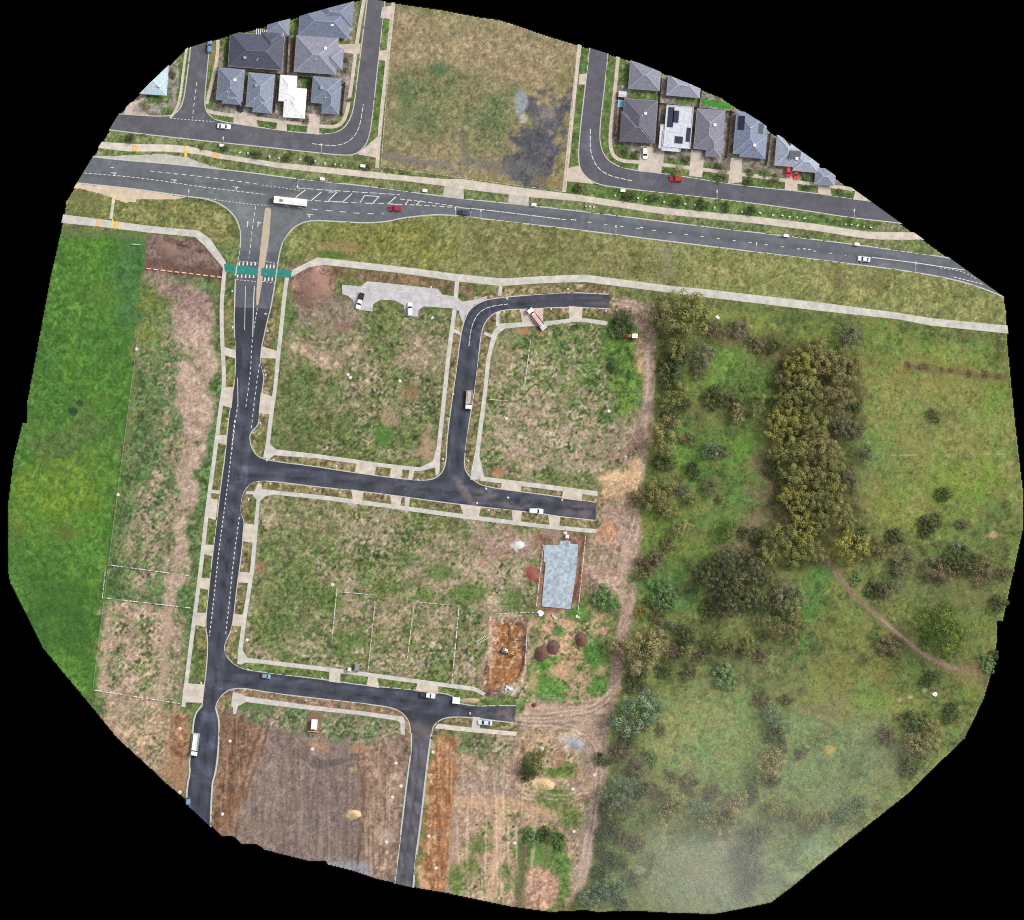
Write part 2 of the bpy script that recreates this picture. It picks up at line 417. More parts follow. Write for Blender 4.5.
lay(stroke([(663,245),(668,262),(666,278)], 9, 7, 3), (132,118,102), .55)
lay(circ(837,277,6,14,.8), (98,92,66), .6); lay(circ(872,281,12,8,.9), (96,90,58), .55)
lay(stroke([(290,268),(330,270),(400,278),(455,285),(470,292)], 10, 4, 2), tex((118,96,76), (104,92,64), 12, 6))
lay(stroke([(500,292),(560,286),(610,289)], 9, 3, 1), tex((122,104,82), (108,98,62), 14, 7))
wedge = region([(60,186),(130,190),(210,204),(232,216),(238,240),(234,268),(215,240),(190,228),(60,212)], 1, 1, smooth=False)
lay(wedge, tex((118,118,70), (100,110,62), 20, 8, (132,126,84), .76)); lay(stroke([(217,213),(219,228)], 5, 4, 2, .3), (172,166,138), .7)
lay(region([(68,186),(110,196),(108,214),(66,212)], 2, 3), (96,104,60), .6)
# --- vacant block between the two housing streets
lay(region([(390,5),(480,12),(580,42),(572,110),(566,186),(500,182),(382,166)], 1, 1, smooth=False), tex((136,122,92), (122,116,84), 60, 9, (112,104,74), .8, 5, .12))
lay(region([(392,14),(470,20),(570,50),(562,80),(500,78),(440,74),(400,60)], 6, 8), tex((150,132,102), (138,124,96), 10, 10, ), .85)
lay(np.clip((N(10, 2, 4, 6, .6)-.55)*4, 0, 1)*region([(390,8),(575,45),(565,88),(395,75)], 4, 6), (118,106,78), .35)
lay(region([(398,80),(412,50),(424,58),(450,64),(446,82),(470,76),(520,84),(516,150),(470,150),(440,142),(400,138)], 8, 9), tex((92,106,70), (112,112,76), 24, 11, (80,98,62), .75), .85)
lay(circ(440,69,10,7,.7), (74,98,66), .8); lay(region([(400,90),(410,80),(408,136),(400,136)], 3, 4), (78,104,62), .6)
lay(region([(560,60),(574,60),(568,180),(556,180),(554,120)], 2, 3), tex((124,116,76), (108,110,70), 14, 12), .6)
burn = region([(518,90),(536,92),(544,98),(566,93),(566,116),(556,146),(562,170),(548,186),(512,180),(514,138),(528,118)], 8, 4, 14)
burn = np.clip(burn*1.15 - ss(.70,.95,N(7,77,3))*.55, 0, 1)
lay(burn, tex((84,84,91), (74,76,84), 26, 13, (104,104,102), .93, 3, .08), 1.0)
lay(region([(450,168),(470,158),(520,160),(545,166),(540,176),(480,170)], 3, 4), (98,98,96), .75)
lay(stroke([(386,155),(400,160),(430,164),(452,168)], 7, 4, 2), (112,108,104), .7); lay(stroke([(462,135),(466,150),(470,160)], 6, 5, 2), (96,98,90), .6)
lay(region([(470,172),(515,174),(512,188),(470,184)], 2, 3), tex((128,118,70), (110,112,66), 12, 14), .7); lay(region([(533,176),(562,176),(560,188),(530,186)], 2, 3), (126,110,72), .7)
lay(circ(521,103,6,11,.5), (134,144,150), .85); lay(circ(524,119,4,4,.6), (178,174,160), .7); lay(circ(547,113,6,6,.9), (152,140,126), .5)
# --- house yards
yard = region([(232,40),(300,20),(356,6),(352,110),(322,126),(235,116),(206,110),(214,60)], 0, 1, smooth=False)
lay(yard, tex((128,120,110), (112,106,96), 10, 15, (142,134,122), .8))
lay(region([(612,60),(660,72),(700,88),(760,120),(830,172),(850,185),(800,182),(700,166),(640,156),(608,140)], 0, 1, smooth=False), tex((130,120,110), (112,108,98), 10, 16, (142,134,122), .8))
lay(region([(120,112),(145,88),(180,56),(182,104),(168,115)], 0, 1, smooth=False), tex((140,134,126), (120,116,106), 10, 17))
GREENS = [[(208,114),(222,116),(234,118),(233,124),(220,121),(211,118)],[(259,119),(277,122),(276,129),(258,127)],[(288,123),(307,125),(305,132),(287,130)],[(320,126),(338,128),(334,134),(318,134)],[(352,55),(358,55),(356,86),(352,108),(346,122),(341,124),(346,110)],
 [(356,18),(363,19),(361,43),(354,44)],[(290,20),(299,18),(296,36),(288,35)],[(297,76),(313,78),(311,87),(306,88),(302,86)],[(223,44),(231,45),(229,65),(222,66)],[(206,72),(216,70),(213,100),(211,110),(205,108)],[(338,40),(352,40),(350,48),(338,46)],
 [(606,62),(617,60),(612,110),(609,136),(609,152),(602,148),(601,120),(604,90)],[(609,160),(640,160),(638,168),(624,170),(612,164)],[(660,166),(690,170),(688,176),(660,173)],[(701,172),(727,175),(725,186),(700,182)],[(739,178),(786,186),(784,191),(740,188)],[(798,186),(819,189),(818,194),(797,191)],[(831,190),(855,194),(852,199),(831,196)],
 [(625,92),(657,92),(656,102),(624,100)],[(676,98),(698,98),(696,104),(676,106)],[(703,97),(733,104),(731,109),(702,106)],[(612,138),(628,146),(627,156),(616,152)],[(665,156),(684,158),(684,165),(666,162)],[(704,163),(728,166),(726,172),(702,170)],[(743,170),(767,170),(766,176),(742,174)],[(768,172),(783,176),(784,180),(768,176)],[(800,174),(820,178),(819,184),(799,182)],[(617,58),(630,64),(628,88),(617,86)],
 [(578,48),(588,50),(586,72),(577,72)],[(578,84),(584,86),(580,148),(571,150)],[(569,158),(577,158),(576,166),(568,166)],[(566,182),(590,184),(650,192),(700,200),(760,207),(880,222),(880,230),(760,217),(658,206),(566,192)],
 [(383,18),(392,20),(388,48),(381,48)],[(380,60),(388,60),(382,130),(372,130),(376,90)],[(370,136),(377,138),(376,146),(369,144)],[(177,52),(191,44),(187,88),(181,102),(176,104)],[(148,92),(172,92),(168,102),(148,104)],[(160,108),(180,108),(174,116),(162,116)]]
for i, g in enumerate(GREENS): lay(region(g, 1, 0, smooth=False), tex((78,106,50), (92,112,64), 8, 20+i, (66,92,42), .8), .95)
lay(region([(703,99),(732,105),(730,109),(702,106)], 0, 0, smooth=False), (58,132,52), .9); lay(circ(306,81,7,6,.3), (60,104,44), .9)
lay(region([(208,44),(216,42),(214,66),(207,70)], 1, 1), (134,112,72), .8); lay(region([(290,37),(296,38),(293,72),(289,72)], 0, 0, smooth=False), (92,76,66))
lay(stroke([(630,98),(618,104),(617,134)], 6, 1), (132,82,76), .55); lay(stroke([(617,104),(616,132)], 3, 1, 0, .4), (206,198,190), .8)
# --- the paddock on the left
pad = region([(40,228),(150,234),(146,268),(138,330),(131,400),(122,470),(112,540),(104,600),(100,650),(90,720),(0,720),(0,400)], 2, 1, smooth=False)
pad = region([(40,228),(150,234),(146,268),(138,330),(131,400),(122,470),(112,540),(104,600),(100,650),(90,720),(0,720),(0,400)], 5, 2, 12, smooth=False); lay(pad, tex((72,112,42), (64,104,42), 50, 40, (86,120,50), .8, 4, .12))
lay(region([(8,470),(60,455),(104,462),(100,500),(88,530),(40,535),(8,520)], 10, 10), tex((98,122,40), (86,116,42), 22, 41), .8)
lay(region([(20,425),(60,432),(84,402),(112,404),(112,424),(92,452),(60,466),(20,452)], 8, 7), tex((82,98,56), (76,92,50), 14, 42), .75)
lay(circ(66,533,12,8,.9), (88,96,46), .6); lay(circ(16,530,8,14,.8), (84,94,52), .5); lay(region([(20,590),(60,575),(100,590),(96,640),(60,650),(30,630)], 12, 12), (52,84,36), .55)
lay(circ(79,403,4,3.4,.5), (48,66,40), .9); lay(circ(73,411,5,4,.5), (44,62,40), .9)
lay(region([(118,240),(150,236),(150,290),(140,330),(122,340),(116,290)], 5, 6), tex((66,102,60), (58,96,52), 14, 43), .8); lay(stroke([(62,232),(110,235),(146,237)], 7, 5, 2), (92,104,66), .8)
lay(circ(100,296,20,12,.9), (82,108,46), .5)
# --- strip between the paddock and the new street, with a bare track down it
lay(region([(150,234),(240,245),(236,330),(232,430),(215,560),(200,700),(180,800),(92,720),(100,650),(104,600),(112,540),(122,470),(131,400),(138,330),(146,280)], 2, 1, smooth=False), tex((80,106,60), (94,108,66), 18, 44, (68,92,52), .75, 4, .2))
lay(region([(148,292),(170,280),(170,330),(158,350),(146,340),(138,330)], 6, 5), tex((108,118,54), (96,112,52), 14, 45), .8)
lay(stroke([(139,330),(134,400),(126,450)], 5, 4, 2), (124,112,76), .45)
lot(region([(160,330),(184,300),(184,440),(176,540),(170,600),(128,600),(135,520),(150,440)], 8, 8), .62, 46, ((76,102,60),(88,110,64)), ((156,134,116),(136,118,100)))
trk = region([(176,290),(216,292),(217,330),(212,385),(207,430),(198,470),(191,520),(184,570),(178,640),(172,700),(160,700),(164,640),(168,580),(174,520),(178,470),(182,420),(178,350)], 4, 2)
lay(trk, tex((166,145,128), (153,132,116), 16, 47, (178,154,138), .8, 4, .09)); lot(trk*np.clip((N(16, 5)-.80)*5, 0, 1), .35, 48)
lot(region([(100,602),(190,608),(186,640),(182,700),(178,720),(92,715),(98,650)], 3, 2), .42, 49, ((92,106,64),(104,114,72)), ((168,144,126),(152,128,112)), 16)
lay(stroke([(168,602),(164,660),(158,720)], 9, 5, 2), (166,142,126), .7); lay(stroke([(110,620),(104,690)], 8, 6, 3), (170,146,126), .6)
lot(region([(90,715),(182,708),(192,720),(190,800),(150,780),(110,740)], 2, 3), .25, 50, ((96,104,66),(112,112,74)), ((168,142,120),(154,126,104)), 18)
lay(stroke([(150,724),(160,716),(168,724),(166,740)], 2, 1.5, 1), (140,116,100), .6)
lay(region([(170,715),(190,712),(188,775),(166,770),(162,740)], 3, 3), tex((132,98,74), (150,116,88), 10, 51, (108,82,64), .78)); lay(region([(150,765),(190,772),(186,800),(172,790)], 3, 3), (140,104,80), .8)
ex = region([(147,233),(196,238),(214,252),(224,268),(222,280),(145,271)], 1, 1, smooth=False)
lay(ex, tex((112,90,82), (126,104,96), 10, 52, (96,76,70), .7)); lay(region([(147,258),(170,259),(190,268),(200,266),(222,272),(222,279),(145,270)], 1, 1, smooth=False), (92,70,62), .8)
lay(region([(152,238),(186,242),(204,252),(212,262),(180,264),(160,256)], 3, 3), (134,112,104), .5); lay(stroke([(178,245),(188,247)], 2, 1, 0, .3), (52,46,44), .8)
lay(region([(148,273),(216,280),(218,330),(200,330),(186,312),(172,300),(152,282)], 4, 4), tex((140,118,110), (128,106,100), 12, 53), .9); lay(circ(222,287,8,7,.8), (104,100,62), .7)
# --- lots of the new estate
lotA = region([(276,285),(330,306),(344,300),(360,308),(440,308),(452,312),(446,360),(436,448),(424,463),(276,446),(268,438)], 1, 1, smooth=False)
lot(lotA, .70, 54, ((88,102,60),(98,106,64)), ((152,137,116),(134,119,99)), 26)
lay(region([(276,292),(294,300),(292,345),(284,365),(276,360)], 3, 4), tex((78,106,54), (96,110,60), 10, 55), .75)
lot(region([(292,338),(330,345),(364,340),(360,362),(330,380),(296,366)], 7, 5), .15, 56); lot(region([(382,345),(440,330),(438,380),(410,372),(392,362)], 8, 6), .30, 57)
lay(region([(270,372),(320,372),(346,400),(330,448),(270,440)], 8, 8), tex((86,102,58), (98,106,62), 16, 58, (70,88,46), .75, 3, .22), .75)
lay(circ(382,434,9,12,.5), (76,116,48), .9); lay(circ(391,420,9,8,.7), (150,124,106), .8); lay(region([(424,425),(436,428),(430,462),(418,460),(418,442)], 4, 3), (158,128,106), .85); lay(circ(412,392,10,9,.8), (126,100,70), .65)
lay(circ(343,325,10,8,.5), (118,86,76), .9); lay(circ(330,330,16,8,.7), (140,118,108), .6)
lay(region([(290,265),(312,258),(334,270),(336,300),(300,304),(288,296)], 2, 2), tex((138,108,96), (124,98,88), 9, 59, (150,122,108), .75)); lay(region([(290,292),(334,296),(336,310),(288,304)], 2, 2), (106,80,70), .75)
lay(region([(290,303),(345,298),(362,312),(360,330),(330,322),(312,332)], 4, 4), tex((140,120,112), (124,108,98), 10, 60), .7)
lotB = region([(494,338),(505,327),(545,324),(606,324),(640,330),(640,420),(618,470),(598,489),(484,474),(478,455),(486,390)], 1, 1, smooth=False)
lot(lotB, .62, 61, ((84,106,58),(98,110,64)), ((157,142,121),(141,124,104)), 20)
lay(region([(608,315),(632,318),(640,345),(638,420),(618,430),(606,380)], 4, 4), tex((80,114,48), (92,122,48), 14, 62, (56,84,46), .75), .92); lay(circ(622,325,13,13,.5), (56,84,52), .85); lay(circ(613,366,6,6,.6), (60,84,50), .8)
lot(region([(526,400),(600,420),(600,480),(500,470),(520,430)], 12, 8), .32, 63, ((84,104,58),(98,108,64)), ((163,146,125),(147,129,110)), 14)
lay(region([(486,330),(520,326),(512,350),(496,380),(486,376)], 6, 5), (150,128,108), .4); lay(circ(523,331,8,4,.6), (166,116,84), .85); lay(circ(539,333,5,3,.6), (166,116,84), .7); lay(circ(498,472,5,5,.8), (164,114,88), .75)
lot(region([(516,473),(597,487),(597,478),(540,466)], 2, 2), .85, 64)
lotC = region([(262,494),(280,493),(460,514),(540,527),(545,540),(540,610),(545,680),(480,690),(240,658),(244,620),(252,560)], 1, 1, smooth=False)
lot(lotC, .58, 65, ((86,104,58),(100,108,64)), ((157,141,120),(140,123,104)), 30)
lay(region([(248,560),(300,530),(330,560),(320,640),(250,650)], 10, 9), tex((82,106,54), (96,108,60), 18, 66, (68,90,46), .74, 4, .22), .7); lay(region([(270,496),(350,505),(360,540),(280,540)], 9, 8), tex((88,104,58), (104,108,64), 14, 67), .55)
lot(region([(440,545),(540,530),(540,600),(480,610),(400,580),(395,620),(375,600)], 12, 9), .27, 68, ((90,106,60),(104,112,66)), ((160,143,122),(145,127,108)), 16)
lot(region([(330,600),(455,610),(450,640),(340,640)], 8, 6), .38, 69); lot(region([(500,520),(540,535),(536,560),(470,560),(470,545)], 5, 5), .08, 70, so=((154,128,116),(140,112,102)))
for x, y, rx, ry in ((510,598,12,11),(470,592,18,8),(425,595,10,7),(380,590,6,6),(405,560,10,8),(440,572,16,6),(330,600,10,14),(350,640,16,10)): lay(circ(x, y, rx, ry, .9), tex((84,114,52), (72,98,48), 6, int(x)), .75)
lay(circ(532,574,7,7,.5), (150,72,60), .95); lay(circ(483,563,5,4,.9), (172,130,108), .6); lay(circ(260,567,4,6,.7), (148,104,80), .7); lay(circ(518,545,7,4,.6), (198,202,202), .85); lay(stroke([(493,540),(512,546)], 2, 2, 1, .3), (208,202,192), .8); lay(stroke([(512,546),(517,551)], 2, 1.5), (205,205,202), .8)
lay(stroke([(456,480),(470,505),(482,530)], 12, 6, 2), (152,128,118), .5)
lay(region([(535,535),(546,528),(588,535),(586,575),(578,616),(536,612),(541,560)], 1, 1, smooth=False), tex((134,102,84), (116,90,76), 8, 71)); lay(stroke([(583,540),(576,600),(560,613)], 3, 2), (104,68,52), .8); lay(stroke([(546,531),(560,533),(556,545)], 10, 3), (142,126,112), .7)
# --- the excavated pad
lay(region([(491,618),(530,614),(532,640),(524,690),(500,694),(480,690),(486,660)], 3, 2), tex((150,116,92), (132,100,82), 9, 72))
lay(region([(497,625),(526,622),(524,665),(518,678),(500,688),(487,686),(490,668),(498,650)], 2, 1), tex((156,108,66), (136,92,58), 9, 73, (172,124,80), .8)); lay(region([(510,638),(526,636),(524,662),(512,664)], 1, 1), (128,92,66), .5); lay(region([(494,672),(518,664),(514,684),(492,688)], 2, 2), (150,104,64), .6); lay(region([(502,622),(511,624),(510,638),(508,660),(498,655)], 1, 1), (148,92,50), .6)
lay(stroke([(492,622),(488,645),(492,665),(486,684)], 4, 3, 2), (176,142,118), .7); lay(stroke([(528,625),(524,665)], 3, 1.5), (78,50,42), .7); lay(stroke([(509,622),(508,640),(526,640)], 1.5, 1), (98,62,40), .7)
lay(region([(497,684),(520,680),(522,694),(500,696)], 2, 2), (176,176,168), .6); lay(region([(482,688),(500,684),(498,700),(484,700)], 2, 2), (112,88,84), .8)
# --- rough ground east of it, down to the dirt road
lot(region([(545,612),(605,600),(608,640),(602,700),(590,712),(520,706),(530,680)], 2, 2), .50, 74, ((76,110,52),(88,114,58)), ((180,142,114),(164,130,110)), 14)
for x, y, rx, ry in ((548,690,16,16),(596,655,12,18),(546,664,9,8),(532,675,5,9),(580,613,14,7),(600,688,7,10),(560,632,6,6),(604,597,15,14)): lay(circ(x, y, rx, ry, .7), tex((68,112,50), (84,122,54), 6, int(y)), .9)
for x, y, rx, ry in ((533,680,4,12),(565,670,14,8),(599,615,6,6),(535,622,6,6),(570,625,8,6)): lay(circ(x, y, rx, ry, .8), (188,146,118), .7)
lay(region([(590,525),(640,505),(640,560),(616,600),(584,590),(586,560)], 3, 3), tex((166,140,124), (148,122,108), 14, 75, (132,110,96), .8)); lay(stroke([(586,572),(612,572)], 8, 5), (152,122,106), .5)
lot(region([(588,540),(600,535),(606,560),(620,560),(618,545),(628,540),(620,532),(640,538),(640,560),(590,570)], 3, 3), .4, 76)
for x, y, rx, ry in ((609,530,11,11),(604,495,6,8)): lay(circ(x, y, rx, ry, .9), tex((178,134,100), (160,118,88), 5, 130), .75)
lay(region([(598,470),(625,445),(650,440),(652,500),(630,506),(604,500)], 4, 4), tex((190,156,122), (172,144,118), 10, 77)); lay(region([(604,475),(640,452),(640,486),(612,488)], 3, 4), (198,166,126), .7)
lot(region([(600,425),(650,420),(650,450),(620,470),(600,460)], 5, 4), .3, 78, so=((156,132,118),(142,118,106)))
# --- dirt roads
DIRT = tex((158,136,120), (144,122,108), 14, 79, (170,148,130), .8, 4, .08)
lay(region([(610,296),(640,302),(655,300),(668,310),(660,360),(652,400),(649,430),(636,430),(644,380),(646,340),(630,318),(610,312)], 2, 2), DIRT)
lay(region([(634,335),(646,345),(645,372),(634,372),(632,350)], 2, 2), tex((178,142,112), (150,124,104), 8, 80), .85)
lay(stroke([(650,345),(648,420),(650,455),(645,500)], 12, 4, 1), DIRT); lay(region([(592,502),(640,505),(640,540),(626,545),(612,522),(592,520)], 2, 2, smooth=False), DIRT)
lay(stroke([(634,515),(630,560),(628,610),(620,660),(614,700),(598,760)], 15, 4, 1), DIRT); lay(stroke([(626,545),(622,600)], 8, 3, 1), (176,150,132), .6)
lay(stroke([(512,716),(560,716),(606,714)], 24, 4, 2), DIRT); lay(region([(515,704),(590,708),(612,690),(618,720),(600,790),(585,770),(560,735),(515,728)], 3, 3), DIRT)
lay(stroke([(604,740),(596,790),(590,830),(582,870),(572,915)], 17, 4, 1), DIRT); lay(stroke([(588,835),(580,890)], 6, 3, 1), (170,148,136), .6)
for dx in (-3.2, 3.2): lay(stroke([(652+dx,345),(649+dx,420),(647+dx,480),(632+dx,540)], 2, 1.5, .5, .25), (182,162,146), .85); lay(stroke([(600+dx,750),(592+dx,820),(580+dx,890)], 2, 1.5, .5, .25), (182,162,148), .85)
for dy in (-6, -2, 3, 8): lay(stroke([(514,715+dy),(560,713+dy),(604,708+dy*.5)], 1.5, 1.5, 1.5, .35, dy), (178,154,138), .6)
lay(stroke([(610,690),(596,705),(580,712)], 2.5, 2, .5), (186,164,150), .7)
# --- ploughed ground and spoil along the bottom
lay(region([(216,708),(300,706),(411,735),(395,890),(200,850)], 1, 1, smooth=False), tex((126,107,95), (112,95,86), 12, 81, (142,122,106), .78))
pl = region([(270,730),(300,735),(345,738),(352,762),(362,780),(362,830),(366,880),(226,842),(246,790),(262,744)], 2, 2, smooth=False)
lay(pl, tex((126,111,103), (116,101,95), 30, 82, None, grain=.10)); fur = N(5, 11, 3, .6, 14); lay(pl, (102,88,80), ss(.55, .95, fur)*.4*N(30, 14)); lay(pl, (142,126,118), ss(.7, .98, N(4, 12, 2, .8, 20))*.45*N(22, 15)); lay(pl, (116,98,84), ss(.5, .9, N(24, 16))*.5); lay(pl, (92,78,70), ss(.8, .95, N(4, 17, 2))*.4)
lay(stroke([(317,770),(313,800),(308,850)], 2, 2, .5), (92,82,74), .7); lay(stroke([(288,775),(284,850)], 1.5, 1.5, .5, .3), (100,88,84), .6); lay(stroke([(363,775),(362,812),(358,860)], 2.5, 2, 1), (84,68,60), .7)
for k in range(4): lay(stroke([(304-k*2,744+k*3),(312,758+k*3),(330,762+k*2),(352,757+k)], 1.6, 1.5, .8), (84,76,74), .75)
lay(region([(216,715),(250,716),(262,740),(250,770),(240,800),(222,838),(208,828),(216,775)], 2, 2), tex((116,88,70), (100,76,62), 8, 83, (138,108,84), .76)); lay(region([(252,722),(272,726),(262,756),(244,800),(236,800),(246,760)], 3, 3), tex((148,118,95), (132,102,82), 6, 84), .75)
lay(region([(226,790),(240,790),(236,838),(222,836)], 2, 3), (128,94,70), .7)
lay(region([(352,745),(405,740),(398,800),(390,880),(366,876),(372,830),(366,780)], 3, 3), tex((138,114,97), (124,102,88), 7, 85, (156,134,114), .76)); lay(region([(368,760),(384,748),(378,800),(372,860),(362,860)], 4, 4), tex((146,117,98), (132,106,90), 5, 111), .7)
for x, y, r in ((394,790,6),(386,836,10),(395,776,5)): lay(circ(x, y, r, r*.8, .8), (172,154,132), .6)
lay(circ(355,814,9,5,.4), (176,152,110), .9); lay(stroke([(362,818),(364,826)], 3, 2), (172,148,108), .8); lay(circ(354,769,5,3,.5), (166,146,108), .8); lay(region([(303,742),(326,744),(324,752),(308,752)], 2, 2), (166,126,92), .8); lay(circ(358,748,10,5,.6), (166,124,88), .8)
lay(region([(326,862),(370,862),(372,880),(326,868)], 1, 2, smooth=False), (140,142,154), .75)
lot(region([(236,708),(270,706),(310,710),(400,722),(402,734),(385,740),(352,744),(340,742),(325,742),(300,736),(262,722),(238,716)], 2, 2), .62, 86, ((76,104,62),(92,110,70)), ((152,130,114),(136,114,102)), 14)
lay(region([(340,738),(350,730),(352,762),(340,760)], 2, 3), (120,106,100), .8); lay(circ(254,708,16,7,.7), (76,104,60), .7)
lay(region([(434,733),(460,738),(455,790),(450,850),(446,893),(416,890),(422,840),(428,780)], 2, 2, smooth=False), tex((154,114,80), (136,98,70), 7, 87, (176,146,112), .78)); lay(region([(444,745),(456,750),(448,840),(444,892),(434,880),(440,800)], 3, 3), tex((160,108,68), (142,96,62), 8, 88), .7)
for x, y, r in ((432,745,4),(428,800,4),(420,870,5),(428,850,4),(424,885,5)): lay(circ(x, y, r, r*1.2, .9), (196,166,132), .6)
lot(region([(460,735),(516,738),(530,720),(590,735),(585,800),(575,905),(472,905),(446,890),(452,800)], 2, 2, smooth=False), .18, 89, ((84,108,56),(98,112,62)), ((176,146,122),(158,130,112)), 22)
lot(region([(462,732),(520,736),(516,762),(462,756)], 3, 3), .55, 90, ((96,110,70),(84,100,62)), ((154,132,116),(130,112,98))); lay(region([(458,765),(520,765),(516,800),(456,800)], 6, 5), tex((140,122,116), (154,134,124), 12, 91), .6)
for pts, w, c, a in (([(460,780),(500,790),(540,810),(575,838)],5,(136,116,106),.6),([(480,792),(530,812),(580,836)],2,(122,104,94),.6),([(466,800),(520,806),(555,812)],14,(184,150,116),.6),([(500,800),(498,840),(490,900)],8,(190,156,128),.7),([(455,810),(450,890)],7,(156,128,118),.7),([(520,768),(560,790),(590,790)],6,(150,128,118),.6),([(523,742),(524,760)],4,(104,80,60),.7),([(562,755),(560,768),(585,770)],10,(150,114,96),.7)): lay(stroke(pts, w, w*.5, 1.5), c, a)
lay(circ(545,785,11,7,.4), (208,180,140), .95); lay(region([(560,735),(580,734),(582,748),(562,748)], 2, 2), (172,176,178), .55); lay(circ(577,745,9,6,.6), (150,156,162), .8); lay(circ(576,732,7,4,.4), (192,172,142), .8); lay(region([(578,748),(596,750),(590,770),(576,770)], 3, 3), (132,122,110), .6)
for x, y, rx, ry in ((478,846,13,8),(470,866,8,14),(456,882,8,16),(552,798,20,12),(572,818,10,10),(560,772,16,6),(506,872,6,9)): lay(circ(x, y, rx, ry, .8), tex((78,106,50), (94,112,54), 6, int(x+y)), .85)
lay(region([(516,838),(530,826),(560,832),(568,850),(570,910),(514,908)], 2, 2), tex((74,106,50), (88,112,58), 7, 92)); lay(region([(526,862),(556,866),(556,912),(524,912)], 2, 2), tex((178,140,118), (164,130,112), 9, 93)); lay(circ(541,856,14,12,.5), (88,118,58), .85); lay(stroke([(524,842),(518,908)], 5, 3, 1), (104,84,72), .8)
# --- the bushland and old fields to the east
east = region([(655,300),(700,300),(860,316),(1010,332),(1024,480),(1024,920),(560,920),(590,880),(602,800),(614,720),(626,660),(640,600),(642,505),(653,430)], 2, 2, smooth=False)
lay(east, tex((94,106,54), (102,108,60), 50, 94, (82,94,48), .78, 6, .11))
for pts, c1, c2, a in (
 ([(708,305),(860,322),(1008,338),(1012,372),(900,366),(790,345),(706,325)], (92,116,52), (110,120,58), .85),
 ([(845,340),(1012,380),(1022,480),(1020,530),(940,500),(880,530),(842,500),(850,420)], (118,120,66), (106,120,62), .85),
 ([(850,350),(900,352),(1010,378),(1010,392),(930,386),(860,372)], (120,110,60), (106,106,56), .7),
 ([(985,385),(1012,385),(1016,420),(985,415)], (100,128,48), (92,118,46), .8),
 ([(850,430),(895,425),(905,455),(870,475),(850,460)], (80,118,62), (90,118,60), .7),
 ([(960,458),(998,460),(1000,500),(950,510),(920,490),(930,470)], (92,124,42), (104,122,48), .7),
 ([(870,490),(905,480),(910,510),(880,512)], (114,122,52), (104,116,50), .7),
 ([(850,480),(870,480),(868,525),(845,528)], (122,104,74), (108,98,64), .6),
 ([(712,355),(760,358),(790,362),(785,400),(760,410),(690,392),(700,370)], (92,126,54), (80,114,50), .85),
 ([(665,415),(720,420),(765,430),(770,460),(730,490),(690,480),(668,450)], (84,118,48), (74,108,48), .85),
 ([(690,470),(715,465),(752,505),(745,525),(720,530),(700,510)], (72,114,54), (84,120,54), .8),
 ([(645,515),(712,512),(720,560),(690,585),(655,560)], (80,108,46), (92,112,50), .8),
 ([(636,560),(690,560),(700,610),(640,610)], (70,102,54), (80,116,60), .8),
 ([(752,465),(776,455),(775,520),(765,555),(720,560),(716,548),(748,530),(752,500)], (110,94,80), (98,84,70), .85),
 ([(788,575),(815,560),(830,590),(835,640),(825,660),(790,670),(785,640)], (64,104,54), (74,112,54), .8),
 ([(820,600),(860,620),(900,660),(935,690),(900,705),(820,680)], (112,108,58), (98,104,54), .8),
 ([(800,665),(880,660),(960,690),(930,720),(800,710)], (98,104,50), (110,110,56), .7),
 ([(866,690),(890,695),(888,712),(852,705)], (96,124,52), (86,116,50), .8),
 ([(796,700),(860,706),(864,720),(800,722)], (122,104,74), (108,96,64), .7),
 ([(944,690),(975,692),(974,702),(940,700)], (120,112,50), (110,106,48), .8),
 ([(955,632),(985,628),(980,650),(965,655)], (104,124,58), (94,116,52), .8),
 ([(905,560),(985,555),(1000,600),(960,620),(900,600)], (88,92,62), (74,84,58), .6),
 ([(660,688),(700,680),(758,690),(768,740),(752,780),(700,785),(650,770),(655,720)], (98,116,66), (112,116,68), .9),
 ([(724,708),(748,705),(752,728),(735,735)], (88,120,74), (96,120,70), .7),
 ([(676,742),(710,730),(715,760),(685,770)], (82,116,72), (94,120,74), .6),
 ([(785,715),(870,715),(905,750),(890,800),(830,800),(785,800),(780,760)], (96,110,70), (88,108,70), .8),
 ([(865,720),(905,725),(905,790),(870,780),(872,750)], (104,100,76), (96,96,72), .5),
 ([(640,820),(730,830),(738,905),(640,908)], (104,116,82), (118,114,88), .8),
 ([(790,830),(850,830),(800,880),(770,895),(770,860)], (98,120,84), (110,126,88), .8),
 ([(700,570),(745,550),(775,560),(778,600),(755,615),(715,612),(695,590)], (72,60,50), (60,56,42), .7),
 ([(660,625),(760,630),(760,668),(700,672),(660,655)], (88,88,58), (76,80,52), .7),
 ([(708,320),(765,330),(790,352),(740,350),(706,345)], (98,82,64), (86,78,56), .8),
 ([(700,395),(735,392),(740,412),(710,414)], (84,76,58), (92,84,60), .6),
 ([(610,745),(636,748),(640,790),(700,790),(760,795),(700,802),(640,800),(614,775)], (92,84,66), (84,80,60), .6),
 ([(695,685),(725,682),(728,696),(700,694)], (122,108,78), (110,102,70), .7),
 ([(632,826),(644,826),(642,855),(632,856)], (104,90,84), (96,84,76), .7),
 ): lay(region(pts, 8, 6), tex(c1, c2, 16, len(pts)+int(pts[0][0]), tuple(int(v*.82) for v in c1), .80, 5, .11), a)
under = east*ss(.52, .82, N(30, 121))*(1-region([(655,690),(760,690),(765,780),(655,785)], 2, 6))*(1-.75*region([(850,340),(1012,345),(1020,520),(860,520)], 2, 8)); lay(under, tex((70,86,46), (82,84,50), 10, 122, (58,70,40), .72, 4, .2), .62); lay(east*ss(.80, .95, N(22, 123)), (114,112,66), .4); lay(east*ss(.84, .96, N(13, 124)), (96,126,62), .45)
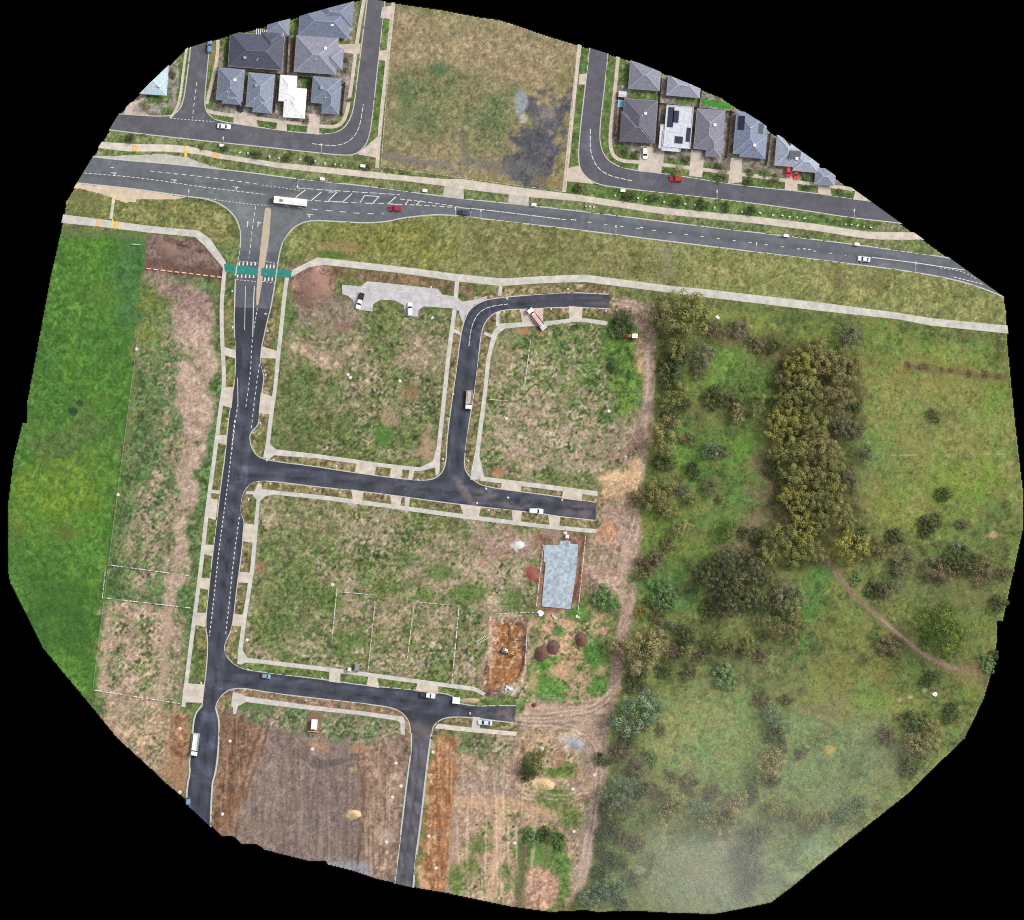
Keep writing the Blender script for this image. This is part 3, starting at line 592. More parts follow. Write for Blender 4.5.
lay(stroke([(905,366),(930,370),(970,374),(1010,380)], 6, 5, 2), (96,84,58), .75)
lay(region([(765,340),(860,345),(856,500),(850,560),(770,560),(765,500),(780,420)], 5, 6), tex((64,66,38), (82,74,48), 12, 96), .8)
for pts in ([(822,552),(835,570),(850,592),(880,618),(905,640),(930,660),(960,670),(985,672)],): lay(stroke(pts, 9, 6, 1), (110,100,70), .6); lay(stroke(pts[:-1], 5, 2.5, .6), (128,110,94), .85); lay(stroke(pts[3:6], 2, 1.5, .4), (156,142,126), .6); lay(stroke(pts[:4], 1.5, 1.5, .4), (98,92,60), .5)
lay(circ(975,670,22,9,.9), (118,100,74), .7); lay(circ(991,688,8,8,.8), (112,88,74), .8); lay(circ(830,750,7,6,.4), (160,134,70), .7); lay(circ(993,535,7,4,.7), (158,134,116), .8); lay(stroke([(890,455),(916,455)], 1, 1, 0, .4), (170,164,130), .6); lay(stroke([(985,454),(1005,454)], 1, 1, 0, .4), (170,164,130), .6)
for x, y in ((925,690),(934,694),(910,697),(900,700)): lay(circ(x, y, 2.5, 2, .8), (200,194,184), .4)
# --- verges planted in the new estate (mulch with weeds)
MULCH = tex((116,100,74), (104,104,64), 9, 97, (138,124,96), .72, 3, .25); MULCHG = tex((100,108,62), (112,106,66), 9, 98, (80,98,48), .7, 3, .22)
VERG = tex((90,112,58), (100,116,64), 8, 112, (76,98,48), .76, 3, .2); MULCHB = tex((140,110,92), (122,98,80), 8, 113, (104,104,66), .74, 3, .2)
for ch, w, mm in ((E_W, 22, MULCHG), (E_S1, 18, MULCHB), (E_S2, 14, MULCH), (E_M, 16, MULCH), (E_M[:len(E_M)//3], 18, VERG), (E_N, 18, MULCH), (E_C, 18, MULCH), (LL_W, 5, MULCH), (LL_E, 5, MULCH)):
    lay(stroke(offset_line(ch, 0), w, 1.5), mm, .92)
for y0, y1, c in ((310,345,(118,110,74)),(480,500,(134,116,88)),(535,545,(112,84,66)),(655,680,(104,108,64))): lay(stroke([(229-(y0-310)*.05,y0),(227-(y1-310)*.05,y1)], 5, 2), c, .5)
lay(stroke(offset_line(HWY_S1[-18:], -6), 9, 1), tex((112,116,64), (96,110,56), 9, 99)); lay(stroke([(283,285),(277,335)], 7, 2), tex((112,116,60), (100,100,60), 10, 100))
# mud and rubber carried over the asphalt: a separate layer (colour, amount)
MUD = np.zeros((GH, GW), np.float32)
def mud(m, a): np.maximum(MUD, m*a, out=MUD)
mud(stroke([(454,478),(464,494),(474,510)], 5, 3, 1), .55); mud(stroke([(458,478),(468,494),(480,512)], 2, 1.5, .5), .7)
mud(region([(470,486),(560,498),(596,505),(596,518),(520,508),(470,500)], 2, 3)*np.clip((N(8, 30, 4, 4, .6)-.45)*3, 0, 1), .55); mud(stroke([(340,478),(450,492)], 8, 5)*np.clip((N(8, 31, 4, 4, .6)-.4)*3, 0, 1), .28)
mud(region([(497,706),(518,706),(518,724),(497,720)], 2, 3)*np.clip(N(6, 32)*1.4, 0, 1), .7); mud(stroke([(470,710),(516,716)], 3, 3)*N(6, 33), .6); mud(region([(411,722),(432,722),(432,740),(411,736)], 2, 3), .55)
for dx in (-4, 1, 4.5): mud(stroke([(421+dx,740),(416+dx,790),(407+dx,850),(402+dx,890)], 2.4, 2, .6)*np.clip(N(14, 34)*1.5, 0, 1), .5)
for dy in (-2.5, 2.5): mud(stroke([(560,300+dy),(590,300+dy),(612,302+dy)], 2, 2)*ss(570, 612, XX), .7)
mud(stroke([(191,774),(211,784)], 4, 4, 1)*N(4, 35), .5); mud(region([(186,770),(214,770),(212,786),(186,788)], 2, 4), .12)

# machine streaks in the graded ground
stk = N(3.2, 81, 3, .5, 9); stk2 = N(5, 82, 3, .5, 14)
for pts, dk, lt in (([(218,712),(262,722),(240,838),(208,830)],(84,60,46),(168,136,108)),([(352,745),(405,740),(390,880),(362,876)],(104,80,66),(178,156,136)),([(434,733),(460,738),(446,893),(416,890)],(118,70,40),(204,160,116)),([(268,724),(352,738),(366,880),(226,842)],(106,92,87),(140,124,119)),([(460,760),(520,765),(575,905),(446,890)],(132,108,92),(206,182,158))):
    q = region(pts, 2, 2); lay(q, dk, ss(.72, .95, stk)*.55); lay(q, lt, ss(.78, .97, stk2)*.5)
q = region([(512,700),(610,690),(612,722),(512,732)], 2, 3); sx = N(3, 83, 3, 12, .5); lay(q, (196,172,152), ss(.7, .95, sx)*.6); lay(q, (116,96,86), ss(.78, .96, N(3, 84, 3, 12, .5))*.5)
for ln in ([(268,722),(262,748),(244,800),(236,838)],[(262,722),(250,760),(236,800)],[(358,748),(363,790),(362,830),(358,872)]): lay(stroke(ln, 2.5, 2, 1.5, .2), (80,62,54), .6)
for ln in ([(512,716),(560,716),(604,706),(612,690)],[(512,722),(560,724),(596,736),(600,770),(590,830)],[(520,790),(560,800),(590,790)],[(612,300),(640,306),(652,330)],[(596,512),(620,516),(634,530)]):
    for off in (-2.2, 2.2): lay(stroke(offset_line(chaikin(ln), off), 1.6, 1.3, .8, .15, int(ln[0][0])), (190,168,150), .75); lay(stroke(offset_line(chaikin(ln), off+1.5), 1.0, 1, .8, .25, int(ln[0][1])), (112,92,82), .6)
# worn and patched asphalt: lighter wheel paths and joints along each new street
WEAR = np.zeros((GH, GW), np.float32)
CL = {'a': [(251,345),(246,410),(239,470),(229,540),(222,600),(216,660),(211,720)], 'b': [(236,474),(300,478),(380,484),(455,492),(540,503),(596,511)], 'c': [(214,680),(280,686),(340,693),(420,702),(516,714)], 'd': [(455,486),(460,420),(468,350),(474,322),(490,306),(540,301),(609,301)], 'e': [(421,735),(416,790),(407,850),(402,890)], 'f': [(209,712),(205,750),(200,790),(197,820)]}
for i, (k_, ln) in enumerate(CL.items()):
    for off, w, a in ((-4.6,2.2,.10),(-1.8,1.6,.08),(1.6,1.6,.09),(4.4,2.2,.10),(0,.8,-.10),(-7.5,1.6,.16),(7.5,1.6,.16),(3,.6,-.06)):
        WEAR += stroke(offset_line(chaikin(ln), off), w, 1.5, 0)*a*(.75+.5*N(18, 70+i))
WEAR += (stroke([(60,172),(200,183),(440,204),(580,219),(760,242),(900,260),(1000,280)], 4, 4)*-.05)

# wheel tracks across the soft ground, trenches and debris on the building pad
for ln in ([(500,520),(520,560),(545,560)],[(486,560),(500,580),(520,640)],[(390,560),(440,556),(500,552),(530,548)],[(280,520),(350,528),(430,536),(520,540)],[(600,560),(596,600),(606,640)],[(470,770),(510,790),(560,800),(596,800)],[(520,720),(560,726),(600,740)],[(300,420),(350,400),(420,345)],[(500,470),(540,440),(610,430)],[(180,640),(176,700),(168,760)],[(230,730),(240,780),(232,830)],[(380,740),(384,800),(376,868)],[(448,742),(444,810),(436,886)]):
    for off in (-2.4, 2.4): lay(stroke(offset_line(chaikin(ln), off), 1.5, 1.4, 1.2, .3, int(ln[0][0])), (112,96,84), .45); lay(stroke(offset_line(chaikin(ln), off+1.3), 1.0, 1.2, 1.2, .4, int(ln[0][1])), (178,160,142), .4)
for i in range(10): lay(stroke([(272+i*9.4, 736+i*2), (268+i*9.2, 790), (250+i*10.6, 846+i*2.4)], 1.3, 1.5, 1.0, .3, i), (98,86,80), .26); lay(stroke([(275+i*9.4, 736+i*2), (271+i*9.2, 790), (253+i*10.6, 846+i*2.4)], 1.0, 1.5, 1.0, .35, i+3), (144,130,124), .25)
for ln in ([(497,624),(510,622),(510,640),(508,652)],[(510,640),(526,637)],[(511,622),(527,626),(526,640),(524,664),(517,679)],[(496,652),(508,656)],[(489,668),(486,688)]): lay(stroke(ln, 1.5, 1.2, .8), (84,58,42), .75)
for ln in ([(491,628),(489,646),(492,664),(486,676),(483,690)],[(529,620),(528,650),(526,668),(520,688)],[(498,617),(512,616),(527,618)]): lay(stroke(ln, 3, 2, 1.5, .35), (196,170,146), .7)
lay(region([(488,616),(530,614),(528,700),(482,698)], 1, 1, smooth=False)*ss(.86, .93, N(2.5, 78, 2)), (206,190,172), .7); lay(region([(488,616),(530,614),(528,700),(482,698)], 1, 1, smooth=False)*ss(.88, .94, N(3, 79, 2)), (74,54,44), .6)
# ------------------------------------------------------------------ paving: footpaths, crossings, driveways, car park (survey pixels)
PATHS = []           # (name, polygon, sRGB)
CONC, CONC2, CONC3 = (181,179,172), (177,175,171), (172,166,157)
def path(name, pts, w, c=CONC): PATHS.append((name, strip_poly(chaikin(pts, 2), w), c))
def slabp(name, poly, c=CONC): PATHS.append((name, poly, c))
# beside the highway
slabp('footpath', [(225,154.7),(278,162.5),(376,172),(400,175),(444.6,179),(462,179),(517,187),(580,195),(658,207),(760,217),(817,224),(866,231.5),(883,232),(925,232.5),(935,240),(883,239.6),(866,238.7),(817,231),(760,224),(658,213.5),(580,201.3),(529,197),(509,194.5),(466,189.5),(444.6,186),(400,180.5),(376,178.5),(278,168),(239,161.5),(222,159)], (186,177,165))
slabp('footpath', [(90,141),(134,144),(167,144.5),(187,146),(225,154.5),(222,159),(199,154.5),(187,153),(164,151.5),(128,151.5),(90,147)], (192,186,172))
slabp('bus_bay', [(90,156),(132,155),(163.5,153.5),(187,157),(199,162),(226,170.3),(205,168.2),(167,164.2),(128,161.2),(92,157.4)], (172,170,160))
slabp('bus_bay', [(70,183),(128,188),(160,193),(186,197),(176,199.5),(158,199.5),(137,199),(136,203),(124,203),(110,197),(82,189),(70,188)], (190,174,152))
slabp('driveway', [(444.4,185.5),(463.5,188.6),(464,198.5),(443,196.5)], CONC3); slabp('driveway', [(509,194),(529,196.8),(528.6,206),(507.6,203.3)], CONC3)
slabp('footpath', [(60,214),(99,219),(148,225.7),(199,230.6),(210.5,239),(226,262),(226,270),(223,268),(204.6,246),(195,237),(148,232.5),(99,226.7),(60,222.7)], (180,178,171))
slabp('footpath', [(112.5,196),(115.5,196),(112.5,219),(109.5,219)], (190,184,166))
slabp('footpath', [(292,270),(317.4,257.4),(333,259),(400,266.5),(458,274),(501,278.5),(536.6,276.5),(560,275.3),(585.4,274.5),(667.6,285.5),(700,288.6),(817,302),(900,313),(930,318),(1015,326.3),(1015,334.3),(930,325.5),(900,319.5),(817,310.5),(709,297.6),(664,292),(585,282),(560,282.5),(536.6,283.5),(501,286),(458,281.5),(400,273),(325,265),(309.6,267),(291,277)], (182,180,172))
path('footpath', [(225,268),(223.4,282),(221.4,306),(222,339),(223.6,362),(224,386),(221,405),(217.2,435),(214,460),(207.6,506),(201.7,561),(198,590),(191.2,643),(184.6,695),(183.5,707)], 4.0)
path('footpath', [(287.8,275),(285.6,285),(280,339),(278,358),(275.2,389.6),(271,415),(268.2,442),(265,458)], 4.0)
slabp('footpath', [(266.6,441),(276,449.4),(317,454),(380,463),(420,467.3),(433,461),(436,449),(440.6,449.6),(439.4,473),(436,476),(434.6,467.5),(420,471.4),(380,467),(317,458.4),(274,455.2),(266,462)])
path('footpath', [(457.2,279),(455,309),(449.2,348),(443.2,407),(438.2,452)], 4.2)
path('footpath', [(502,278),(499.5,296)], 3.6, CONC2)
path('footpath', [(453,330),(461,334)], 3.2); path('footpath', [(484,333),(494,337)], 3.2); path('footpath', [(498,312),(497.5,326)], 3.4)
slabp('footpath', [(500,323.5),(525,322),(545,321.6),(574,318),(584,318),(608,321.3),(607,325.5),(584,322),(574,322),(545,326),(525,326.5),(505,328.5),(498,334),(494,345),(490.6,358),(486.5,397),(480,449),(479.4,456),(484,476),(478,479.5),(470.5,480),(471,472),(475.4,450),(482.5,397),(486.6,358),(490,342),(493,331)])
slabp('footpath', [(478,472.5),(484,476.8),(540,483.6),(597.5,491.3),(597.5,496.2),(540,488.4),(480,480.6)])
slabp('footpath', [(252.6,496),(258,483.5),(261.6,483.2),(261.8,489),(274,490.4),(317,494.6),(380,502.6),(459,513.6),(540,523.8),(597,529.2),(596,533.4),(540,528),(459,518),(380,507),(317,499),(274,494.6),(266,496),(260,501),(258,525.7),(254.6,567),(249.6,600),(246.5,619),(242.5,650),(247,657.5),(260,659.3),(326,667),(360,671.5),(475,687),(486,693),(484,696),(474,691),(360,675.8),(326,671.4),(260,663.6),(246,662.5),(241,664.5),(237.2,664),(238.2,650),(242.3,619),(245.4,600),(250.4,567),(254,525.7),(256.6,499)])
path('footpath', [(246,492.5),(256,493)], 3); path('footpath', [(233,707),(235,693)], 4.4)
slabp('footpath', [(233,691.5),(246,696.3),(310.7,705.4),(360,711),(403,716.6),(405.5,722),(404.6,735),(400.6,734),(400.2,722.6),(397,720.6),(360,715),(310.7,710),(246,702),(238,706),(236,714),(233,714)], (179,177,171))
slabp('footpath', [(438,723.5),(466,727),(517,731.8),(516,736),(466,731.6),(434.6,728.4)], (190,182,172))
# driveway crossovers
DW = [[(222.5,346.5),(235.2,350),(235.6,358.5),(223.4,355)],[(223.5,387.5),(233.6,387),(231.6,408),(220.5,405)],[(217.6,434.5),(227,435.5),(225.6,445),(216.2,442)],[(208.5,498),(218,499.5),(215.6,520),(205.6,517)],[(212,489.5),(220,490.5),(219.6,494),(211.4,493)],[(205.4,544.5),(213.6,545),(212,556),(204,554)],[(201.5,577.5),(210,578.5),(208.8,590),(200,588)],[(195,612.5),(206.4,613),(205.2,627),(193.4,624.5)],[(185.5,683),(204.5,684.5),(202.6,703),(183.4,702)],[(198,580),(210,580.5),(209,589.5),(198.6,588)],
 [(262,346.5),(277.5,351),(276.4,358.5),(260,358)],[(260.8,392.5),(273.4,397),(271.4,414.5),(258.6,413)],[(243.6,523),(256,525),(254.6,543),(242,541)],[(239,572),(250.6,572.5),(249.8,583),(237.8,582.5)],[(233.2,614),(244.6,614.5),(243,626.5),(232,625.5)],
 [(357,463),(376.5,465),(374.5,475.5),(354.5,473)],[(391.5,467),(402.6,468),(401,479),(389.5,477.5)],[(409.5,469.5),(415,470),(412,480),(408,479.6)],[(351.4,489.5),(364,491.4),(361.6,503),(353,502)],[(390,494.5),(402,496),(400,508.5),(392,507.5)],[(404.5,497),(410,498),(408.5,509),(405,508)],[(460,505),(481,507.5),(478,519),(464,516.5)],[(511.5,510),(522,511),(520.6,523.5),(513,522)],[(548,515.5),(560.4,517),(559,528.5),(550,528)],
 [(502.8,479.5),(522.4,481.5),(520.4,492),(500.4,489.5)],[(564,487.4),(583.4,489.5),(581.6,501),(561.6,498.4)],
 [(520,309),(543.4,307.8),(543,322.4),(522,322.6)],[(568.6,306),(582.6,307),(582,318.6),(569.4,319.4)],
 [(329.5,669),(340.6,670),(340,683),(329,681.5)],[(368.4,674.6),(376.6,675.6),(379.4,688),(366.6,686)],[(418,681.4),(438.4,684),(438,694),(415.6,691)],[(473,716.6),(480.4,717.5),(480,728.5),(471.6,727.6)]]
for d in DW: slabp('driveway', d, (186,177,165))
slabp('car_park', [(342,284.5),(360.5,286.6),(367.4,281.4),(376,282),(438,288.8),(442,294.4),(453,296.2),(456.6,297),(462,301.6),(470,300.5),(478,298.6),(487,296),(487,298.8),(474,304.5),(465,316),(463,323),(460.5,318),(459,311),(452,308.4),(424,306.4),(418.6,310),(417.8,316.6),(405.6,316),(403.6,305),(395,300.4),(381,299.6),(373.4,304),(372,311.5),(355.6,309),(352.8,299.6),(348,296),(342,294)], (176,172,176))
# housing streets
RC = (184,172,160)
for pts, w in (([(206.5,110),(213,113),(259,118.6),(321,126.5),(338,127),(346,117.5),(351,90),(357,40),(364,0)],3.6),([(393.6,2),(386.5,68),(380,127),(377,168)],3.8),([(218,40),(217,62),(206.5,104)],3.4),([(580.5,38),(574.7,88),(569,147),(564,192)],4),([(618.5,54),(613,108),(609.6,140),(612,155),(622,161.5),(638,161.5),(760,176.6),(767,177.6),(799,182.4),(850,188.6),(862,191)],3.6),([(170,118),(175,112),(180,100),(184,66),(187,46)],2.6)): path('footpath', pts, w, RC)
for d in ([(235,111),(254.6,113.6),(258.5,127),(233,123.6)],[(279,115),(286.6,116),(287,131),(276,129.4)],[(309,113.6),(320,114.6),(319,135),(306.6,133)],[(337.6,44.6),(360.6,43.6),(359.4,54.5),(341,52)],[(382,7),(392.6,5.4),(391.6,19),(380.4,18)],[(379.6,50.6),(388,50),(387,61),(378.4,60)],[(369,144),(378,136),(377.4,158),(357,154.2)],
          [(641,146),(651,147),(664.6,154),(661,173),(638,170.5)],[(655,143),(665,148),(664,155),(653,152)],[(691,149.5),(702,151),(704,160),(702,177.4),(689,176)],[(731,158),(742,158),(742,182),(728,184.2)],[(786,164),(797,166),(797.6,191),(784.6,189.6)],[(819,170.6),(828,172),(831.4,195.6),(817.6,193.6)],[(856,188),(870,199),(866,201),(853,199.6)],[(579.5,74),(586.4,73.6),(585,84.6),(578.4,84.4)],[(566.4,169),(578.4,165.4),(586,176.8),(594,184),(565,181)],[(127,104),(144,98),(142,110),(150,115.8),(124,114.4)]): slabp('driveway', d, RC)
MEDIAN = [(264.8,209),(266.4,207.6),(269.6,207.6),(271.2,209),(269.4,235),(267.4,249.6),(264.6,266),(262.4,281),(258.4,304),(256.8,306),(256.2,304),(256.4,290),(258.6,264),(261.4,238)]
CROSS = [(224,263.6),(235,265),(278,269.6),(292,270.6),(290.6,277.8),(276,277.2),(236.6,273.4),(225,271.4)]

outm = crisp(OUT)
hard = np.zeros((GH, GW), bool)
for nm, (poly, c) in ROADS.items(): hard |= crisp(poly)
PAVED = np.zeros((GH, GW), bool)
for nm, poly, c in PATHS: PAVED |= crisp(poly)
PAVED |= crisp(CROSS)

# ------------------------------------------------------------------ ground: the terrain sheet
ALB *= (1+.05*east+.07*east*ss(680,720,YY)*ss(630,650,XX))[..., None]; LUM = ALB @ C((.3,.59,.11)); ALB = ALB*.93 + LUM[..., None]*.07      # east a little lighter, most in its south; all colours slightly greyed
spk = (RNG.random((GH, GW)).astype(np.float32)-.5)
ALB *= (1+spk*(.24-.12*east-.08*pad))[..., None]
SRGB = np.clip(ALB/255.0, 0, 1)
LIN = np.where(SRGB <= .04045, SRGB/12.92, ((SRGB+.055)/1.055)**2.4).astype(np.float32)
VERGE_Z = 0.10
rough = blur(1 - (hard | PAVED).astype(np.float32), 1)
Z = VERGE_Z + rough*((N(9, 50)-.5)*.14 + (N(3, 51, 2)-.5)*.14 + (N(40, 52)-.5)*.25)
Z += rough*(east*((N(6, 53, 3)-.5)*.22) + pl*((fur-.5)*.22) + strip*((N(4, 55, 2)-.5)*.08))
Z += blur(ex, 2)*rough*(-.5 + N(8, 54)*.4) + region([(497,625),(526,622),(524,665),(518,678),(500,688),(487,686),(490,668),(498,650)], 1, 1)*-.7
Z[PAVED] = np.minimum(Z[PAVED], 0.06)
Z[hard] = -0.25
quad = outm[:-1, :-1] & outm[1:, :-1] & outm[1:, 1:] & outm[:-1, 1:]
used = np.zeros((GH, GW), bool)
used[:-1, :-1] |= quad; used[1:, :-1] |= quad; used[1:, 1:] |= quad; used[:-1, 1:] |= quad
idx = -np.ones((GH, GW), np.int64); idx[used] = np.arange(used.sum())
vx = (XX[used]-CX)*S; vy = (CY-YY[used])*S; vz = Z[used]
q = np.stack([idx[1:, :-1][quad], idx[1:, 1:][quad], idx[:-1, 1:][quad], idx[:-1, :-1][quad]], 1)
co = np.stack([vx, vy, vz], 1).astype(np.float32); colr = LIN[used]
# earth sides of the terrain block
ev = np.concatenate([q[:, [0, 1]], q[:, [1, 2]], q[:, [2, 3]], q[:, [3, 0]]]); key = np.sort(ev, 1); key = key[:, 0]*10**7 + key[:, 1]
u, inv, cnt = np.unique(key, return_inverse=True, return_counts=True); be = ev[cnt[inv] == 1]
bv = np.unique(be); low = {int(v): len(co)+i for i, v in enumerate(bv)}
lo = co[bv].copy(); lo[:, 2] = -3.0
co = np.concatenate([co, lo]); colr = np.concatenate([colr, np.tile(np.array(lin((104,84,68)), np.float32), (len(bv), 1))])
sk = np.array([[a, low[int(a)], low[int(b)], b] for a, b in be], np.int64)
q = np.concatenate([q, sk])
me = bpy.data.meshes.new('ground')
me.vertices.add(len(co)); me.vertices.foreach_set('co', co.ravel())
me.loops.add(q.size); me.loops.foreach_set('vertex_index', q.ravel().astype(np.int32))
me.polygons.add(len(q)); me.polygons.foreach_set('loop_start', np.arange(0, q.size, 4, dtype=np.int32))
try: me.polygons.foreach_set('loop_total', np.full(len(q), 4, np.int32))
except Exception: pass
me.update(calc_edges=True)
at = me.color_attributes.new('albedo', 'FLOAT_COLOR', 'POINT')
at.data.foreach_set('color', np.concatenate([colr, np.ones((len(colr), 1), np.float32)], 1).ravel())
me.polygons.foreach_set('use_smooth', [True]*len(q))
me.materials.append(mat_vcol('soil_and_turf', fine=2.2, var=.25, bump=.5))
ground = bpy.data.objects.new('ground', me); col.objects.link(ground); ground['kind'] = 'structure'
def gz(px, py):
    i, j = int(np.clip(round(py), 0, H)), int(np.clip(round(px), 0, W))
    return 0.0 if hard[i, j] else (0.14 if PAVED[i, j] else float(Z[i, j]))

# ------------------------------------------------------------------ roads: asphalt sheets with worn, muddied patches
def slice_grid(bm, step):
    xs = [v.co.x for v in bm.verts]; ys = [v.co.y for v in bm.verts]
    for ax, lo_, hi_ in ((0, min(xs), max(xs)), (1, min(ys), max(ys))):
        t = math.floor(lo_/step)*step + step*.37
        while t < hi_:
            co_ = Vector((t, 0, 0)) if ax == 0 else Vector((0, t, 0)); no_ = Vector((1, 0, 0)) if ax == 0 else Vector((0, 1, 0))
            bmesh.ops.bisect_plane(bm, geom=bm.verts[:]+bm.edges[:]+bm.faces[:], plane_co=co_, plane_no=no_, dist=1e-5)
            t += step
ASPH = mat_vcol('asphalt', rough=.85, fine=1.2, var=.10, bump=.15)
def road(name, poly, c, z=0.0):
    bm = bmesh.new(); sheet(bm, px2w(poly), z); bmesh.ops.triangulate(bm, faces=bm.faces[:]); clip(bm, fill=False)
    slice_grid(bm, 1.0)
    bmesh.ops.triangulate(bm, faces=[f for f in bm.faces if len(f.verts) > 4])
    pos = np.array([v.co[:] for v in bm.verts], np.float32)
    px = np.clip((pos[:, 0]/S + CX), 0, W).astype(int); py = np.clip((CY - pos[:, 1]/S), 0, H).astype(int)
    base = C(c)[None]*(1 + ((N(26, 60)[py, px]-.5)*.05 + (N(7, 61)[py, px]-.5)*.06)[:, None])
    if name == 'highway':          # older seal, greener and paler at the junction
        k = np.clip(1 - np.hypot((px-215)/120., (py-215)/55.), 0, 1)[:, None]; base = base*(1-k) + C((104,110,110))*k
        k = ((py > 250) & (px < 290))[:, None]*.9; base = base*(1-k) + C((84,86,94))*k
    base = base*(1+WEAR[py, px]*2.4)[:, None]*(1+((N(3, 62, 2)[py, px]-.5)*.10+(ss(.88, .92, N(16, 63)[py, px])*.10))[:, None])
    m = MUD[py, px][:, None]*.75; base = base*(1-m) + C((150,128,118))*m
    s = np.clip(base/255, 0, 1); l_ = np.where(s <= .04045, s/12.92, ((s+.055)/1.055)**2.4)
    o = struct(name, bm, ASPH)
    a = o.data.color_attributes.new('albedo', 'FLOAT_COLOR', 'POINT')
    a.data.foreach_set('color', np.concatenate([l_, np.ones((len(l_), 1))], 1).astype(np.float32).ravel())
    return o
for nm, (poly, c) in ROADS.items(): road(nm, poly, c)

# ------------------------------------------------------------------ paving slabs, kerbs, median, painted markings
_mats = {}
def conc(c):
    if c not in _mats: _mats[c] = mat_plain('concrete', c, .9, .30, .4, bump=.1)
    return _mats[c]
zz = 0
for nm, poly, c in PATHS:
    bm = bmesh.new(); zz += 1
    prism(bm, px2w(poly), -0.1, (0.135 if nm in ('footpath',) else 0.15) + (zz % 13)*.004 + (0.02 if nm == 'car_park' else 0) - (0.1 if nm == 'bus_bay' else 0)); bmesh.ops.triangulate(bm, faces=bm.faces[:]); clip(bm)
    if len(bm.faces): struct(nm, bm, conc(c))
    else: bm.free()
KERB = mat_plain('kerb_concrete', (178,177,172), .9, .12, .8)
def kerb(ch, w=1.15, side=1, gaps=()):
    bm = bmesh.new(); a = offset_line(ch, side*-.1); b = offset_line(ch, side*(w-.1))
    prof = [(-0.3), (0.125)]
    wa = px2w(a); wb = px2w(b)
    loft(bm, [[(p[0], p[1], -.3), (p[0], p[1], .10), (p[0]*.75+q_[0]*.25, p[1]*.75+q_[1]*.25, .128), (q_[0], q_[1], .128), (q_[0], q_[1], -.3)] for p, q_ in zip(wa, wb)])
    clip(bm)
    if len(bm.faces): struct('kerb', bm, KERB)
    else: bm.free()
def outward(ch, poly_name):
    """+1/-1: the side of the chain away from the road"""
    m = crisp(ROADS[poly_name][0]); v = 0
    for p in offset_line(ch, 2)[2:-2]:
        i, j = int(np.clip(p[1], 0, H)), int(np.clip(p[0], 0, W)); v += 1 if m[i, j] else -1
    return -1 if v > 0 else 1
for ch, nm, w in ((HWY_N,'highway',1.2),(HWY_S1,'highway',1.2),(HWY_S2,'highway',1.2),(E_W,'estate_road',1.0),(E_S1,'estate_road',1.0),(E_S2,'estate_road',1.0),(E_M,'estate_road',1.0),(E_N,'estate_road',1.0),(E_C,'estate_road',1.0),(LL_W,'unfinished_road',1.5),(LL_E,'unfinished_road',1.7),(ST_W,'side_road',1.4),(ST_E,'side_road',1.8),(NW_A,'residential_road',1.0),(NW_B,'residential_road',1.0),(NW_C,'residential_road',1.0),(NE_A,'crescent_road',1.0),(NE_B,'crescent_road',1.0)):
    kerb(ch, w, outward(ch, nm))
bm = bmesh.new(); prism(bm, px2w(MEDIAN), -.1, .13); bmesh.ops.triangulate(bm, faces=bm.faces[:]); struct('median_island', bm, mat_plain('median_paving', (172,160,142), .95, .16, .7))
PAINT = mat_plain('road_paint', (206,207,205), .7, .30, 1.3)
TEAL = mat_plain('teal_crossing_paint', (40,122,112), .8, .28, .8)
def quadm(bm, pts, z): sheet(bm, px2w(pts), z)
bm = bmesh.new(); prism(bm, px2w([(237,265.3),(261.8,267.9),(260.8,275.9),(236.4,273.5)]), -.05, .075); prism(bm, px2w([(264.6,268.2),(276.6,269.5),(275.4,277.2),(263.4,276.2)]), -.05, .075)
prism(bm, px2w([(224,263.6),(236,265),(235.2,273.2),(225,271.4)]), -.05, .205); prism(bm, px2w([(278,269.6),(292,270.6),(290.6,277.8),(276.4,277.2)]), -.05, .205); prism(bm, px2w([(261.6,267.8),(264.8,268.2),(263.6,276.2),(260.6,275.9)]), -.05, .152)
struct('raised_crossing', bm, TEAL)
mk = bmesh.new()
def dash(pts, w=.42, on=1e9, off=0.0, z=.006, start=0.0):
    """painted line, broken when 'on' and 'off' are given (survey pixels)"""
    pts = chaikin(pts, 2) if len(pts) > 2 else pts
    d = start; cur = []
    per = on + off
    for a, b in zip(pts, pts[1:]):
        L = math.hypot(b[0]-a[0], b[1]-a[1]); s = 0.0
        while s < L - 1e-6:
            ph = d % per; seg = min((on - ph) if ph < on else (per - ph), L - s)
            if ph < on:
                p0 = (a[0]+(b[0]-a[0])*s/L, a[1]+(b[1]-a[1])*s/L); p1 = (a[0]+(b[0]-a[0])*(s+seg)/L, a[1]+(b[1]-a[1])*(s+seg)/L)
                if inside(*p0, .3) and inside(*p1, .3) and seg > .05: quadm(mk, strip_poly([p0, p1], w), z)
            s += seg + 1e-7; d += seg + 1e-7
def arrow(x, y, ang, turn=0, s=1.0, straight=True):
    c, sn = math.cos(ang), math.sin(ang)
    def T(q): return [(x+(a*c-b*sn)*s, y+(a*sn+b*c)*s) for a, b in q]
    quadm(mk, T([(-4,-.35),(1.2,-.35),(1.2,.35),(-4,.35)]), .006)
    if straight: quadm(mk, T([(1.25,-1.1),(4.2,0),(1.25,1.1)]), .006)
    if turn: quadm(mk, T([(-.4,.4*turn),(.5,.4*turn),(1.0,2.4*turn),(.2,2.4*turn)]), .010); quadm(mk, T([(-.5,2.3*turn),(1.7,2.3*turn),(.6,4.2*turn)]), .014)
hl = [(84,173),(128,176.5),(167,181.5),(200,186.8),(240,191.5),(266,194.5)]
dash(hl, .55, 3.2, 1.6); dash([(150,171),(188,175),(226,179.4),(258,184.2)], .55, 4.5, 3.5); dash([(262,185),(285,188),(302,191)], .45, 2, 2)
